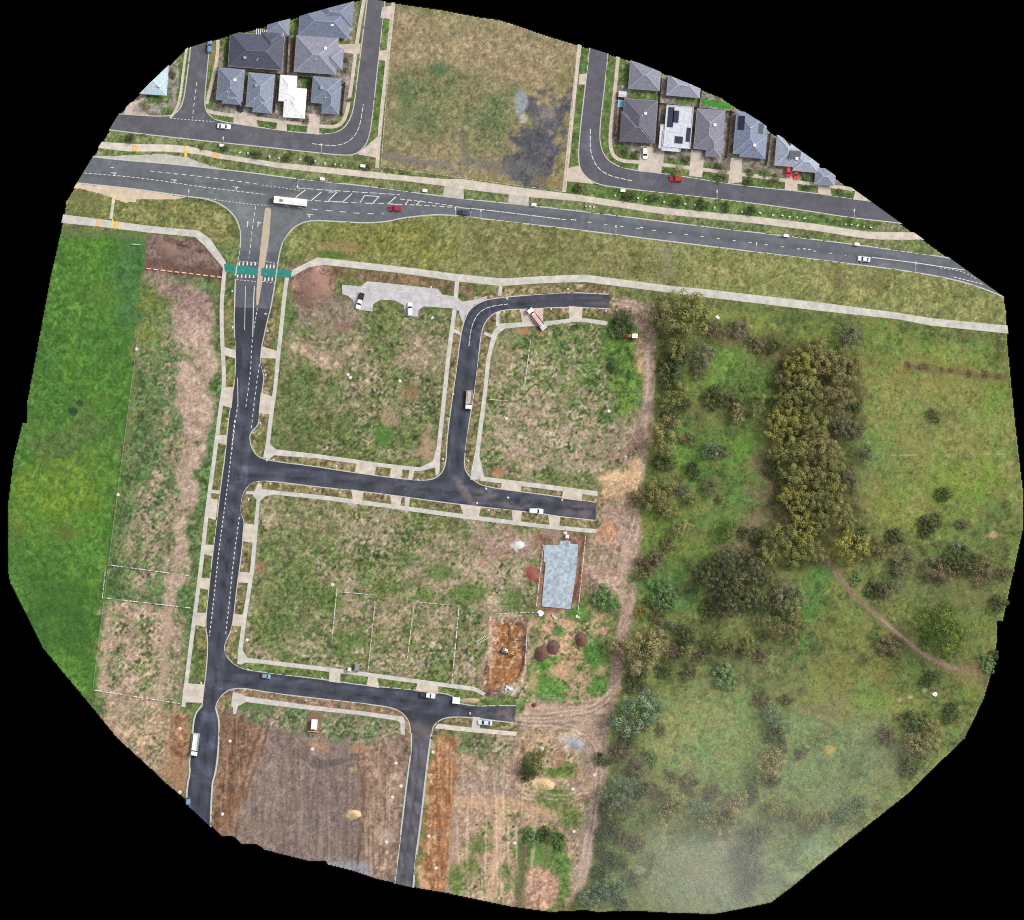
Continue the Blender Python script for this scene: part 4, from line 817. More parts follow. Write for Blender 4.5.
dash([(200,197.5),(226,201),(256,205),(274,205.2)], .5, 2.0, 1.6); dash([(284,205.4),(306,208.6),(340,211.5),(360,213.6),(384,213.8)], .55, 6, 8)
arrow(114,173,.12,1,.75); arrow(174,180,.12,1,.75); arrow(236,187,.12,1,.75); arrow(310,214.6,math.pi+.08,-1,.8); arrow(112,167.5,.12,0,.5)
dash([(298,188),(340,191),(400,194.6)], .55, 7, 2); dash([(306,200),(345,202.6),(396,203.8)], .55, 6, 3)
for a, b in (((295.4,197.6),(305.6,189.8)),((312,199.8),(321.4,192)),((328.4,200.6),(337.2,191.8)),((343,201.6),(352,193.6)),((360,202.8),(364.6,195.4)),((372.4,203.6),(379.6,196)),((388,203.8),(396,196.8)),((405,204.6),(409.6,199)),((416,205),(421,200.6))): dash([a, b], .85)
for a, b in (((328.6,192),(337.2,191.9)),((343.4,202),(328.4,201)),((364.4,195.4),(380,196.6)),((372.4,203.8),(360,202.8)),((388,204),(405,204.6))): dash([a, b], .6)
dash([(400,199),(420,201.4),(445,204.6),(462,207.6)], .6, 5, 2); dash([(402,204.6),(430,205.4),(462,208)], .6, 5, 2.5); dash([(456,207.4),(478,209),(520,214),(566,219.8)], .65, 14, 1.2)
dash([(572,220),(700,236.2),(782,246.6),(846,255.4)], .6, 3.2, 13); dash([(571,219.6),(576,220.2)], 1.0); dash([(640,227.4),(643,227.8)], .9); dash([(803,248.6),(812,249.8)], .8, 3, 2)
dash([(872,257.4),(914,262.4),(940,266.6),(966,270.2)], .7); dash([(940,268),(962,270.6),(986,284)], .5, 2, 2); dash([(954,277),(986,285)], .7, 3, 1.4)
# collector street
dash([(255.6,206),(252.6,226),(250.4,246),(249,258)], .55, 4, 2.4); arrow(247.6,224,-1.5,0,.8); arrow(258,224,-1.45,0,.8); arrow(259.2,223,-1.4,1,.6,False)
for x0 in (239.4,243.4,247.4,251.4,255.4): dash([(x0,262.2),(x0-.2,265.4)], 1.3, z=.006); dash([(x0-1.6,274.6),(x0-1.9,278)], 1.3)
for x0 in (266.8,270.4,274.0): dash([(x0,264.6),(x0-.3,268.4)], 1.3); dash([(x0-1.6,277.4),(x0-2,281)], 1.3)
dash([(239,261),(258,263)], .5, 2, 1.6); dash([(266,261.6),(277,263.4)], .5, 2, 1.6); dash([(236.6,279.6),(256,281.6)], .5, 2, 1.6); dash([(262.6,281.4),(274.4,282.8)], .5, 2, 1.6)
dash([(245.6,286),(245.2,300),(244.6,330)], .45); dash([(254.4,286),(253.4,306),(252.8,334)], .7); dash([(257.4,308),(253.6,330)], .6, 2.6, 1.8)
dash([(252.8,334),(251.4,352),(250.6,372),(245.8,407)], .6, 3, 2.4); dash([(259.6,364),(255.4,392),(251.4,428)], .6, 3, 2.6); dash([(237.6,378),(238,404)], .5); dash([(238,404),(235.4,420),(231.4,455)], .65, 3, 2.4)
dash([(234.6,420),(228.2,482),(219,548),(214,598),(209.4,636)], .75, 2.6, 2.0); dash([(239.4,517),(233.4,560),(229.6,600),(225.4,636)], .75, 2.6, 2.4)
dash([(469,346),(471,328),(477,314),(488,306.6),(508,304)], .6, 5, 1.2)
dash([(374,298.6),(374,299.4)], .3)
# housing streets
dash([(197,82),(195,96),(192.4,118)], .55, 4, 3); dash([(170,118.2),(192,120),(214,121.6)], .55, 2, 1.6); dash([(312,143.6),(326,145.4),(340,145.4),(352,139.6),(359.6,128),(363.4,104)], .6, 5, 1.4)
dash([(590.4,129),(590,150),(595,165),(607,175.4),(632,180.8)], .7, 5, 1.6)
o = struct('road_markings', mk, PAINT)
mk = bmesh.new()
dash([(363,287.4),(395,290.6),(440,296)], .5, 3.5, 1.4, z=.235)
for x, y in ((402,289),(420,291),(438,293)): dash([(x-.4,y-3),(x+.6,y+3)], .5, z=.239)
struct('parking_bay_markings', mk, PAINT)
# ------------------------------------------------------------------ houses
def mat_roof(name, rgb, freq=1.6, var=.24, depth=.5):
    m = mat_plain(name, rgb, .6, var, 1.1, spec=.3)
    n = m.node_tree.nodes; l = m.node_tree.links; b = n['Principled BSDF']
    tc = n.new('ShaderNodeTexCoord'); wv = n.new('ShaderNodeTexWave'); wv.inputs['Scale'].default_value = freq; wv.inputs['Distortion'].default_value = .3
    wv.bands_direction = 'DIAGONAL'
    l.new(tc.outputs['Object'], wv.inputs['Vector']); bp = n.new('ShaderNodeBump'); bp.inputs['Strength'].default_value = depth; bp.inputs['Distance'].default_value = .05
    l.new(wv.outputs['Fac'], bp.inputs['Height']); l.new(bp.outputs[0], b.inputs['Normal'])
    return m
BRICK = {'tan': mat_plain('tan_brick', (168,142,118), .9, .2, 4), 'grey': mat_plain('grey_render', (176,174,170), .85, .1, 1), 'brown': mat_plain('brown_brick', (128,92,74), .9, .22, 4), 'white': mat_plain('white_render', (218,216,210), .8, .08, 1)}
GLASS = mat_plain('window_glass', (38,44,52), .12, .1, .5, spec=.6)
TRIM = mat_plain('white_trim', (222,222,220), .6, .06, 1)
GUTTER = mat_plain('gutter_metal', (150,152,156), .5, .1, 1)
PANEL = mat_plain('solar_cells', (38,44,62), .2, .15, 1.5, spec=.6)
GDOOR = mat_plain('garage_door_paint', (196,194,188), .6, .06, 1)
def hip(bm, cx, cy, w, h, z0, pitch=22, th=.2):
    long_x = w >= h
    a, b = (w/2, h/2) if long_x else (h/2, w/2)
    rise = b*math.tan(R(pitch))
    def T(x, y, z): return bm.verts.new((cx+(x if long_x else -y), cy+(y if long_x else x), z))
    lo = [T(-a,-b,z0), T(a,-b,z0), T(a,b,z0), T(-a,b,z0)]; hi = [T(-a,-b,z0+th), T(a,-b,z0+th), T(a,b,z0+th), T(-a,b,z0+th)]
    r = max(a-b, .05); r0 = T(-r,0,z0+th+rise); r1 = T(r,0,z0+th+rise)
    bm.faces.new(lo[::-1])
    for i in range(4): bm.faces.new((lo[i], lo[(i+1)%4], hi[(i+1)%4], hi[i]))
    bm.faces.new((hi[0], hi[1], r1, r0)); bm.faces.new((hi[2], hi[3], r0, r1)); bm.faces.new((hi[1], hi[2], r1)); bm.faces.new((hi[3], hi[0], r0))
    return [(hi[i].co.copy(), (r1 if i in (1,2) else r0).co.copy()) for i in range(4)] + [(r0.co.copy(), r1.co.copy())]
def house(px, py, ang, rects, roofc, wall, label, caps=None, panels=(), vents=1, flat=False, garage=None, extras=None, pitch=22):
    """rects: (dx,dy,w,h) in survey pixels in the turned frame, first = main; panels: (dx,dy,w,h)"""
    rz = -R(ang); loc = P(px, py)
    root = empty('house', label, 'house', loc, rz)
    M = Matrix.Translation(loc) @ Matrix.Rotation(rz, 4, 'Z')
    rm = mat_roof('roof_tiles', roofc); cm = mat_plain('ridge_capping', caps or tuple(min(255, int(v*1.16+8)) for v in roofc), .6, .08, 1)
    def child(name, bm, mat, parent):
        clip(bm, M)
        if len(bm.faces) == 0: bm.free(); return None
        return link(name, bm, mat, parent)
    wb = bmesh.new()
    for i, (dx, dy, w, h) in enumerate(rects): box(wb, dx*S, -dy*S, -.1, w*S-1.0+i*.012, h*S-1.0+i*.012, 2.62-i*.01)
    child('wall', wb, BRICK[wall], root)
    lines = []; roof = None
    rb = bmesh.new()
    for i, (dx, dy, w, h) in enumerate(rects):
        if flat:
            z0 = 2.6-i*.16
            box(rb, dx*S, -dy*S, z0, w*S, h*S, .3)
            for sx, sy, ww, hh in ((0,1,w*S+.02,.18),(0,-1,w*S+.02,.18),(1,0,.18,h*S-.3),(-1,0,.18,h*S-.3)): box(rb, dx*S+sx*(w*S/2-.1), -dy*S+sy*(h*S/2-.1), z0+.01, ww, hh, .55)
        else: lines += hip(rb, dx*S, -dy*S, w*S, h*S, 2.5+i*.013, pitch+i*.35)
    roof = child('roof', rb, rm, root)
    if roof is None: return root
    if lines:
        cb = bmesh.new()
        for a, b in lines:
            if (b-a).length > .2: bar(cb, a+Vector((0,0,.03)), b+Vector((0,0,.03)), .26, .1)
        child('ridge_cap', cb, cm, roof)
    w, h = rects[0][2]*S, rects[0][3]*S
    gb = bmesh.new()
    for dx, dy, ww, hh in [r for r in rects][:1]:
        for sy in (1, -1): box(gb, dx*S, -dy*S+sy*(hh*S/2+.05), 2.56, ww*S+.2, .1, .13)
        for sx in (1, -1): box(gb, dx*S+sx*(ww*S/2+.05), -dy*S, 2.56, .1, hh*S, .13)
    child('gutter', gb, GUTTER, roof)
    if not flat:
        for k in range(vents):
            vb = bmesh.new(); x = random.uniform(-.25, .25)*w; y = random.choice((-1,1))*random.uniform(.12,.3)*h; b2 = min(w, h)/2
            ins = min(w/2-abs(x), h/2-abs(y)); z = 2.7+ins*math.tan(R(pitch)); tube(vb, (x,y,z-.2), (x,y,z+.28), .16, .14, 8)
            r = bmesh.ops.create_uvsphere(vb, u_segments=8, v_segments=5, radius=.22); bmesh.ops.translate(vb, vec=(x,y,z+.4), verts=r['verts'])
            child('roof_vent', vb, TRIM, roof)
    if not flat and vents:      # evaporative cooler on the roof
        x = (.16 if len(label) % 2 else -.2)*w; y = (.2 if len(label) % 3 else -.22)*h; ins = min(w/2-abs(x), h/2-abs(y)); z = 2.7+ins*math.tan(R(pitch))
        kb = bmesh.new(); box(kb, x, y, z-.35, 1.05, 1.05, .95, 0, .06); box(kb, x, y, z+.6, .8, .8, .06); child('roof_cooler', kb, TRIM if len(label) % 2 else GUTTER, roof)
    for dx, dy, ww, hh in panels:
        x, y = dx*S, -dy*S; ins = min(w/2-abs(x), h/2-abs(y)); tn = math.tan(R(pitch))
        pb = bmesh.new()
        if flat: box(pb, x, y, 3.02, ww*S, hh*S, .06)
        else:
            def zz_(a, b): return 2.78+min(w/2-abs(a), h/2-abs(b))*tn
            box(pb, 0, 0, 0, ww*S, hh*S, .05)
            e = .2; gx = (zz_(x+e,y)-zz_(x-e,y))/(2*e); gy = (zz_(x,y+e)-zz_(x,y-e))/(2*e)
            nrm = Vector((-gx,-gy,1)).normalized(); qm = Vector((0,0,1)).rotation_difference(nrm).to_matrix().to_4x4(); qm.translation = (x,y,zz_(x,y))
            bmesh.ops.transform(pb, matrix=qm, verts=pb.verts[:])
        child('solar_panel', pb, PANEL, roof)
    # openings: two windows on the long sides, a front door and a garage door facing the street
    dx, dy, ww, hh = rects[0]; W2, H2 = ww*S/2-.5, hh*S/2-.5
    for sx, sy in ((.45,1),(-.45,1),(1,.3),(-1,.3),(-1,-.4),(1,-.4)):
        fb = bmesh.new(); pb = bmesh.new()
        if abs(sy) == 1: cx_, cy_, ax, ay = sx*W2, sy*(W2*0+H2), 1.8, .06
        else: cx_, cy_, ax, ay = sx*W2, sy*H2, .06, 1.8
        cx_ += dx*S; cy_ -= dy*S
        box(fb, cx_, cy_, .95, ax+.06*(ax < 1)+.0, ay+.06*(ay < 1), 1.2)
        f = child('window', fb, TRIM, root)
        if f:
            box(pb, cx_, cy_, 1.03, ax-.16 if ax > 1 else ax+.1, ay-.16 if ay > 1 else ay+.1, 1.04); child('pane', pb, GLASS, f)
        else: pb.free()
    gx, gy, gw, gh = garage or rects[-1]
    g = bmesh.new(); box(g, gx*S, -(gy*S+gh*S/2-.5), 0, min(4.8, gw*S-1.4), .1, 2.15); child('garage_door', g, GDOOR, root)
    d = bmesh.new(); box(d, dx*S-.18*ww*S, -(dy*S+hh*S/2-.5), 0, .95, .1, 2.08); child('door', d, mat_plain('door_paint', (92,74,62), .6, .1, 1), root)
    return root
house(230.6, 86.5, 5, [(0,-1.5,26,32),(2.6,12,19,12)], (112,120,138), 'brown', 'blue-grey hip-roofed house on the street corner, beside the dark blue car', garage=(6,12,12,12))
house(261, 93, 5, [(-.6,-2,26,34),(3,11,19.6,18)], (120,130,146), 'tan', 'pale slate hip-roofed house immediately left of the white-roofed house', garage=(5,12,14,18))
house(291.5, 97, 4, [(-4,-8,17,26),(4,6,22,30)], (226,226,228), 'white', 'white-roofed house among grey roofs with a small lawn behind it', caps=(222,224,228), pitch=14, garage=(3,6,14,30))
house(327, 94, 5, [(-1,-3,28,26),(5,6,18,28)], (112,124,140), 'grey', 'slate grey hip-roofed house at the corner of the bend, right of the white-roofed house', garage=(-6,-3,14,26))
house(256.5, 51.5, 4, [(0,0,54,34),(14,-8,22,26)], (74,77,92), 'brown', 'large charcoal-roofed house with a white pergola at the back', vents=3)
house(318.5, 55.5, 4, [(-2,0,42,36),(14,2,22,22)], (128,130,146), 'tan', 'wide light grey hip-roofed house above the white-roofed one', pitch=24, garage=(14,2,12,22))
house(325, 18, 4, [(0,4,50,30),(10,-6,36,26)], (110,118,138), 'grey', 'blue-grey house at the top edge of the survey beside the street')
house(279, 22, 4, [(0,0,22,26)], (118,126,142), 'grey', 'small pale grey roof cut off by the survey edge above the charcoal-roofed house')
house(156, 79, 4, [(-2,0,28,32)], (170,190,204), 'white', 'pale blue metal-roofed house alone on the far west corner', pitch=15)
house(639.5, 122, 4, [(0,-1,33,42),(-2,6,34,30)], (92,92,104), 'brown', 'dark grey hip-roofed house at the crescent corner behind the parked white car', garage=(9,6,14,30), vents=2)
house(676.5, 130, 5, [(1.4,-3,27,42),(-4,12,19,20),(-12,8,9,24)], (188,192,200), 'grey', 'flat pale-roofed house with dark solar panels', flat=True, garage=(-9,12,14,20), panels=[(-7,-12,6,20),(-2,-13,6,12),(3,10,8,7),(12,4,4,14)])
house(709.5, 133, 5, [(-.5,-3,28,40),(5.6,13,16,22)], (118,118,132), 'tan', 'mid grey hip-roofed house between the flat pale roof and the house with blue panels', garage=(-9,-3,12,40))
house(750, 136, 5, [(0,-2,31,42),(4,10,26,24)], (118,128,148), 'grey', 'blue-grey roofed house with dark blue solar panels near its top', panels=[(-10,-12,7,14),(-4,-16,7,8),(10,-8,5,10)])
house(793, 152, 5, [(-5,0,25,30),(14,9,26,20)], (150,158,174), 'white', 'pale blue-grey house with dark panels behind two red cars', panels=[(-8,-7,10,9),(2,3,12,8)], garage=(0,0,12,30))
house(646, 74, 4, [(-1,2,31,28)], (124,126,140), 'grey', 'grey hip roof at the survey edge behind the crescent corner house', vents=0)
house(686, 84, 5, [(-2,2,33,22)], (140,143,158), 'grey', 'light grey roof cut by the survey edge above the flat pale-roofed house', vents=0)
house(825, 177, 5, [(0,0,20,16)], (128,134,150), 'grey', 'grey roof at the survey edge right of the two red cars', vents=0)

def simple_thing(name, label, cat, px, py, ang, parts, group=None):
    """parts: (name, material, builder(bm)) built about the thing's base"""
    root = empty(name, label, cat, P(px, py, gz(px, py)), -R(ang), group)
    for pn, mt, fn in parts:
        bm = bmesh.new(); fn(bm); link(pn, bm, mt, root)
    return root
# pergola, sheds, timber fences of the gardens
WOODW = mat_plain('white_timber', (224,222,216), .7, .08, 1); PALING = mat_plain('timber_palings', (104,86,74), .95, .22, 2.5)
def perg(bm):
    for x in (-4.6, 4.6):
        for y in (-.8, .8): box(bm, x, y, 0, .12, .12, 2.5)
def pergs(bm):
    for k in range(14): box(bm, -4.8+k*.74, 0, 2.55, .22, 2.0, .14)
simple_thing('pergola', 'white slatted pergola behind the charcoal-roofed house', 'pergola', 270, 33, 5, [('post', WOODW, perg), ('rafter_slats', WOODW, pergs)])
SHEDM = mat_plain('shed_metal', (186,190,194), .5, .1, 1)
def shed_b(bm): box(bm, 0, 0, 0, 2.6, 1.8, 1.9)
def shed_r(bm): loft(bm, [[(-1.45,-1.05,1.9),(1.45,-1.05,1.9),(1.45,-1.05,1.98),(-1.45,-1.05,1.98)],[(-1.45,0,2.2),(1.45,0,2.2),(1.45,0,2.3),(-1.45,0,2.3)],[(-1.45,1.05,1.9),(1.45,1.05,1.9),(1.45,1.05,1.98),(-1.45,1.05,1.98)]])
simple_thing('garden_shed', 'light metal garden shed behind the crescent corner house', 'shed', 622.5, 94.5, 5, [('wall', SHEDM, shed_b), ('roof', SHEDM, shed_r)])
def pool(bm): prism(bm, [(-1.2,-1.1),(1.2,-1.1),(1.2,1.1),(-1.2,1.1)], 0, .45)
def rim(bm):
    for s in (-1, 1): box(bm, s*1.26, 0, 0, .14, 2.6, .55); box(bm, 0, s*1.18, 0, 2.38, .14, .55)
simple_thing('paddling_pool', 'small turquoise paddling pool beside the crescent corner house', 'pool', 621.5, 103.5, 5, [('water', mat_plain('pool_water', (110,200,210), .15, .05, 1, spec=.5), pool), ('rim', TRIM, rim)])
def paling(a, b, label, h=1.8):
    a, b = P(*a), P(*b); d = b - a; L = d.length; rz = math.atan2(d.y, d.x)
    root = empty('timber_fence', label, 'fence', a, rz); M = Matrix.Translation(a) @ Matrix.Rotation(rz, 4, 'Z')
    bm = bmesh.new()
    n = int(L/.5)
    for k in range(n): box(bm, (k+.5)*L/n, 0, 0, L/n-.02, .05, h-.04*(k % 2))
    for z in (.4, 1.4): box(bm, L/2, -.06, z, L, .06, .09)
    clip(bm, M)
    if len(bm.faces): link('palings', bm, PALING, root)
    else: bm.free()
    for k in range(int(L/2.7)+1):
        pb = bmesh.new(); box(pb, min(k*2.7+.06, L), -.14, 0, .1, .1, h+.05); clip(pb, M)
        if len(pb.faces): link('post', pb, PALING, root)
        else: pb.free()
paling((218,67), (281,74), 'brown timber fence along the back of the charcoal-roofed house')
paling((281,74), (344,81), 'brown timber fence behind the wide light grey house')
paling((277.8,76), (275,112), 'timber side fence on the left of the white-roofed house'); paling((309.5,80), (307.5,112), 'timber side fence on the right of the white-roofed house')
paling((245.6,71), (243.6,106), 'timber fence between the two corner-end slate houses'); paling((289,36), (287,74), 'timber fence with a bare brown strip beside the charcoal-roofed house')
paling((345.5,82), (342,116), 'timber fence on the street side of the slate house at the bend')
paling((618,101), (615,137), 'timber fence on the west side of the crescent corner house'); paling((618,98), (660,103), 'timber fence behind the crescent corner house'); paling((660,101), (656,152), 'timber fence left of the flat pale-roofed house')
paling((694,106), (690,150), 'timber fence right of the flat pale-roofed house'); paling((660,103), (735,112), 'timber fence running behind the flat pale-roofed house and its neighbour'); paling((732,110), (727,158), 'timber fence left of the house with blue panels')
paling((771,133), (767,165), 'timber fence between the house with blue panels and the house with two red cars'); paling((662,78), (660,102), 'timber fence between the two cut-off grey roofs'); paling((702,90), (699,107), 'timber fence beside the bright green square of lawn')

# ------------------------------------------------------------------ vehicles
RUBBER = mat_plain('tyre_rubber', (34,34,36), .9, .1, 3); RIM = mat_plain('wheel_metal', (168,170,174), .35, .08, 2, metal=.6); DARKV = mat_plain('dark_trim', (42,44,48), .7, .1, 2)
VGL = mat_plain('vehicle_glass', (36,44,54), .1, .08, .6, spec=.7); LAMPW = mat_plain('lamp_lens', (232,234,236), .2, .03, 1, spec=.6); LAMPR = mat_plain('tail_lens', (150,26,24), .3, .05, 1)
_pc = {}
def paintm(c):
    if c not in _pc: _pc[c] = mat_plain('vehicle_paint', c, .3, .05, .6, spec=.6)
    return _pc[c]
def wheel(root, x, y, r=.32, w=.21):
    bm = bmesh.new(); tube(bm, (x, y-w/2, r), (x, y+w/2, r), r, None, 14); o = link('wheel', bm, RUBBER, root)
    s = 1 if y > 0 else -1
    bm = bmesh.new(); tube(bm, (x, y+s*(w/2-.03), r), (x, y+s*(w/2+.02), r), r*.62, r*.55, 10); link('rim', bm, RIM, o)
def ringx(x, hw, z0, z1, sh=.1, tuck=.86):
    return [(x,-hw*tuck,z0),(x,-hw,z0+.16),(x,-hw,z1-.16),(x,-hw*(1-sh),z1),(x,0,z1+.02),(x,hw*(1-sh),z1),(x,hw,z1-.16),(x,hw,z0+.16),(x,hw*tuck,z0)]
CARS = {}
def car_root(px, py, dirv, label, cat, name, z=None):
    return empty(name, label, cat, P(px, py, (gz(px, py) if z is None else z) + .01), math.atan2(-dirv[1], dirv[0]))
def clipchild(name, bm, mat, root, M):
    clip(bm, M)
    if len(bm.faces): return link(name, bm, mat, root)
    bm.free()
def car(px, py, dirv, c, label, L=4.5, Wd=1.8, style='sedan', cut=False):
    root = car_root(px, py, dirv, label, 'car', 'parked_car' if 'parked' in label else 'car')
    M = Matrix.Translation(root.location) @ Matrix.Rotation(root.rotation_euler.z, 4, 'Z')
    hw = Wd/2; pm = paintm(c)
    def put(name, bm, mat, par=root): return clipchild(name, bm, mat, par, M) if cut else link(name, bm, mat, par)
    bm = bmesh.new(); rear = .92 if style == 'sedan' else .98
    st = [(-.5,.76,.42,.74),(-.485,.88,.28,rear-.04),(-.40,.97,.22,rear),(-.2,1,.2,.96),(.1,1,.2,.95),(.26,.99,.2,.90),(.40,.95,.22,.80),(.475,.86,.28,.70),(.5,.72,.36,.6)]
    loft(bm, [ringx(x*L, hw*w, z0, z1) for x, w, z0, z1 in st])
    if style == 'sedan': xr0, xr1, xf1, xf0 = -.36, -.22, .06, .22
    elif style == 'hatch': xr0, xr1, xf1, xf0 = -.47, -.38, .06, .24
    else: xr0, xr1, xf1, xf0 = -.48, -.43, .08, .22
    zt = 1.46 if style != 'suv' else 1.7; zb = .93; wb_, wt = hw*.9, hw*.72
    rl = [(xr1*L-.04, wt*.94), (xr1*L+.25, wt+.03), (xf1*L-.2, wt+.03), (xf1*L+.05, wt*.95)]
    loft(bm, [[(x,-w,zt-.03),(x,-w*.8,zt+.04),(x,0,zt+.06),(x,w*.8,zt+.04),(x,w,zt-.03),(x,0,zt-.05)] for x, w in rl])
    for s in (-1, 1):
        bar(bm, (xf0*L, s*wb_, zb-.03), (xf1*L, s*wt, zt), .07); bar(bm, (xr0*L, s*wb_, zb-.03), (xr1*L, s*wt, zt), .1)
        bar(bm, ((xf1+xr1)/2*L, s*(wb_+.0), zb-.05), ((xf1+xr1)/2*L, s*wt, zt), .07)
        box(bm, xf0*L-.28, s*(hw+.1), .93, .14, .2, .13)
    put('body', bm, pm)
    g = .02
    bm = bmesh.new(); plate(bm, [(xf0*L,-wb_+.05,zb),(xf0*L,wb_-.05,zb),(xf1*L,wt-.04,zt-.01),(xf1*L,-wt+.04,zt-.01)], .04); put('windscreen', bm, VGL)
    bm = bmesh.new(); plate(bm, [(xr0*L,wb_-.06,zb),(xr0*L,-wb_+.06,zb),(xr1*L,-wt+.05,zt-.01),(xr1*L,wt-.05,zt-.01)], .04); put('rear_window', bm, VGL)
    for s in (-1, 1):
        bm = bmesh.new(); pts = [(xr0*L+.1,s*(wb_-.01),zb-.02),(xf0*L-.08,s*(wb_-.01),zb-.02),(xf1*L-.02,s*(wt-.01),zt-.03),(xr1*L+.05,s*(wt-.01),zt-.03)]
        plate(bm, pts if s < 0 else pts[::-1], .04); put('side_window', bm, VGL)
        bm = bmesh.new(); box(bm, .475*L, s*hw*.62, .58, .16, .36, .13, -s*.3, .03); put('headlight', bm, LAMPW)
        bm = bmesh.new(); box(bm, -.482*L, s*hw*.66, .66, .1, .32, .14, s*.15, .02); put('tail_light', bm, LAMPR)
    if not cut:
        for x in (-.3, .31):
            for s in (-1, 1): wheel(root, x*L, s*(hw-.1))
    return root
def ute(px, py, dirv, c, label, L=5.3, tray=(58,60,64), load=None, cat='ute'):
    root = car_root(px, py, dirv, label, cat, 'utility_truck'); hw = .92; pm = paintm(c)
    bm = bmesh.new()
    st = [(-.06,.95,.35,1.0),(.1,1,.28,1.02),(.26,.99,.28,1.0),(.40,.95,.3,.92),(.48,.86,.34,.82),(.5,.74,.42,.7)]
    loft(bm, [ringx(x*L, hw*w, z0, z1) for x, w, z0, z1 in st])
    zt, zb, wb_, wt = 1.72, 1.0, hw*.9, hw*.76
    loft(bm, [[(x,-w,zt-.03),(x,-w*.8,zt+.04),(x,w*.8,zt+.04),(x,w,zt-.03)] for x, w in ((-.07*L,wt*.96),(0,wt+.02),(.1*L,wt+.02),(.14*L,wt*.94))])
    for s in (-1, 1): bar(bm, (.25*L,s*wb_,zb-.03), (.13*L,s*wt,zt), .08); bar(bm, (-.06*L,s*wb_,zb-.03), (-.06*L,s*wt,zt), .12)
    link('cab', bm, pm, root)
    bm = bmesh.new(); plate(bm, [(.25*L,-wb_+.05,zb),(.25*L,wb_-.05,zb),(.135*L,wt-.04,zt-.01),(.135*L,-wt+.04,zt-.01)], .04); link('windscreen', bm, VGL, root)
    bm = bmesh.new(); plate(bm, [(-.062*L,wb_-.05,zb),(-.062*L,-wb_+.05,zb),(-.062*L,-wt+.05,zt),(-.062*L,wt-.05,zt)], .03); link('rear_window', bm, VGL, root)
    for s in (-1, 1):
        bm = bmesh.new(); pts = [(-.05*L,s*(wb_-.01),zb-.02),(.24*L,s*(wb_-.01),zb-.02),(.13*L,s*(wt-.01),zt-.03),(-.05*L,s*(wt-.01),zt-.03)]; plate(bm, pts if s < 0 else pts[::-1], .04); link('side_window', bm, VGL, root)
        bm = bmesh.new(); box(bm, .475*L, s*hw*.62, .66, .16, .34, .14, -s*.3, .03); link('headlight', bm, LAMPW, root)
    bm = bmesh.new(); box(bm, -.29*L, 0, .55, .42*L, 1.84, .1)
    for s in (-1, 1): box(bm, -.29*L, s*.93, .66, .42*L, .05, .35); box(bm, -.29*L+s*.21*L-s*.03, 0, .66, .05, 1.8, .35)
    link('tray', bm, paintm(tray), root)
    if load: 
        bm = bmesh.new(); box(bm, -.3*L, .1, .67, .28*L, 1.2, .5, .1, .05); box(bm, -.2*L, -.5, .67, .7, .5, .75, .3, .05); link('toolbox', bm, mat_plain('load', load, .7, .2, 2), root)
    for x in (-.3, .32):
        for s in (-1, 1): wheel(root, x*L, s*.78, .36, .22)
    return root
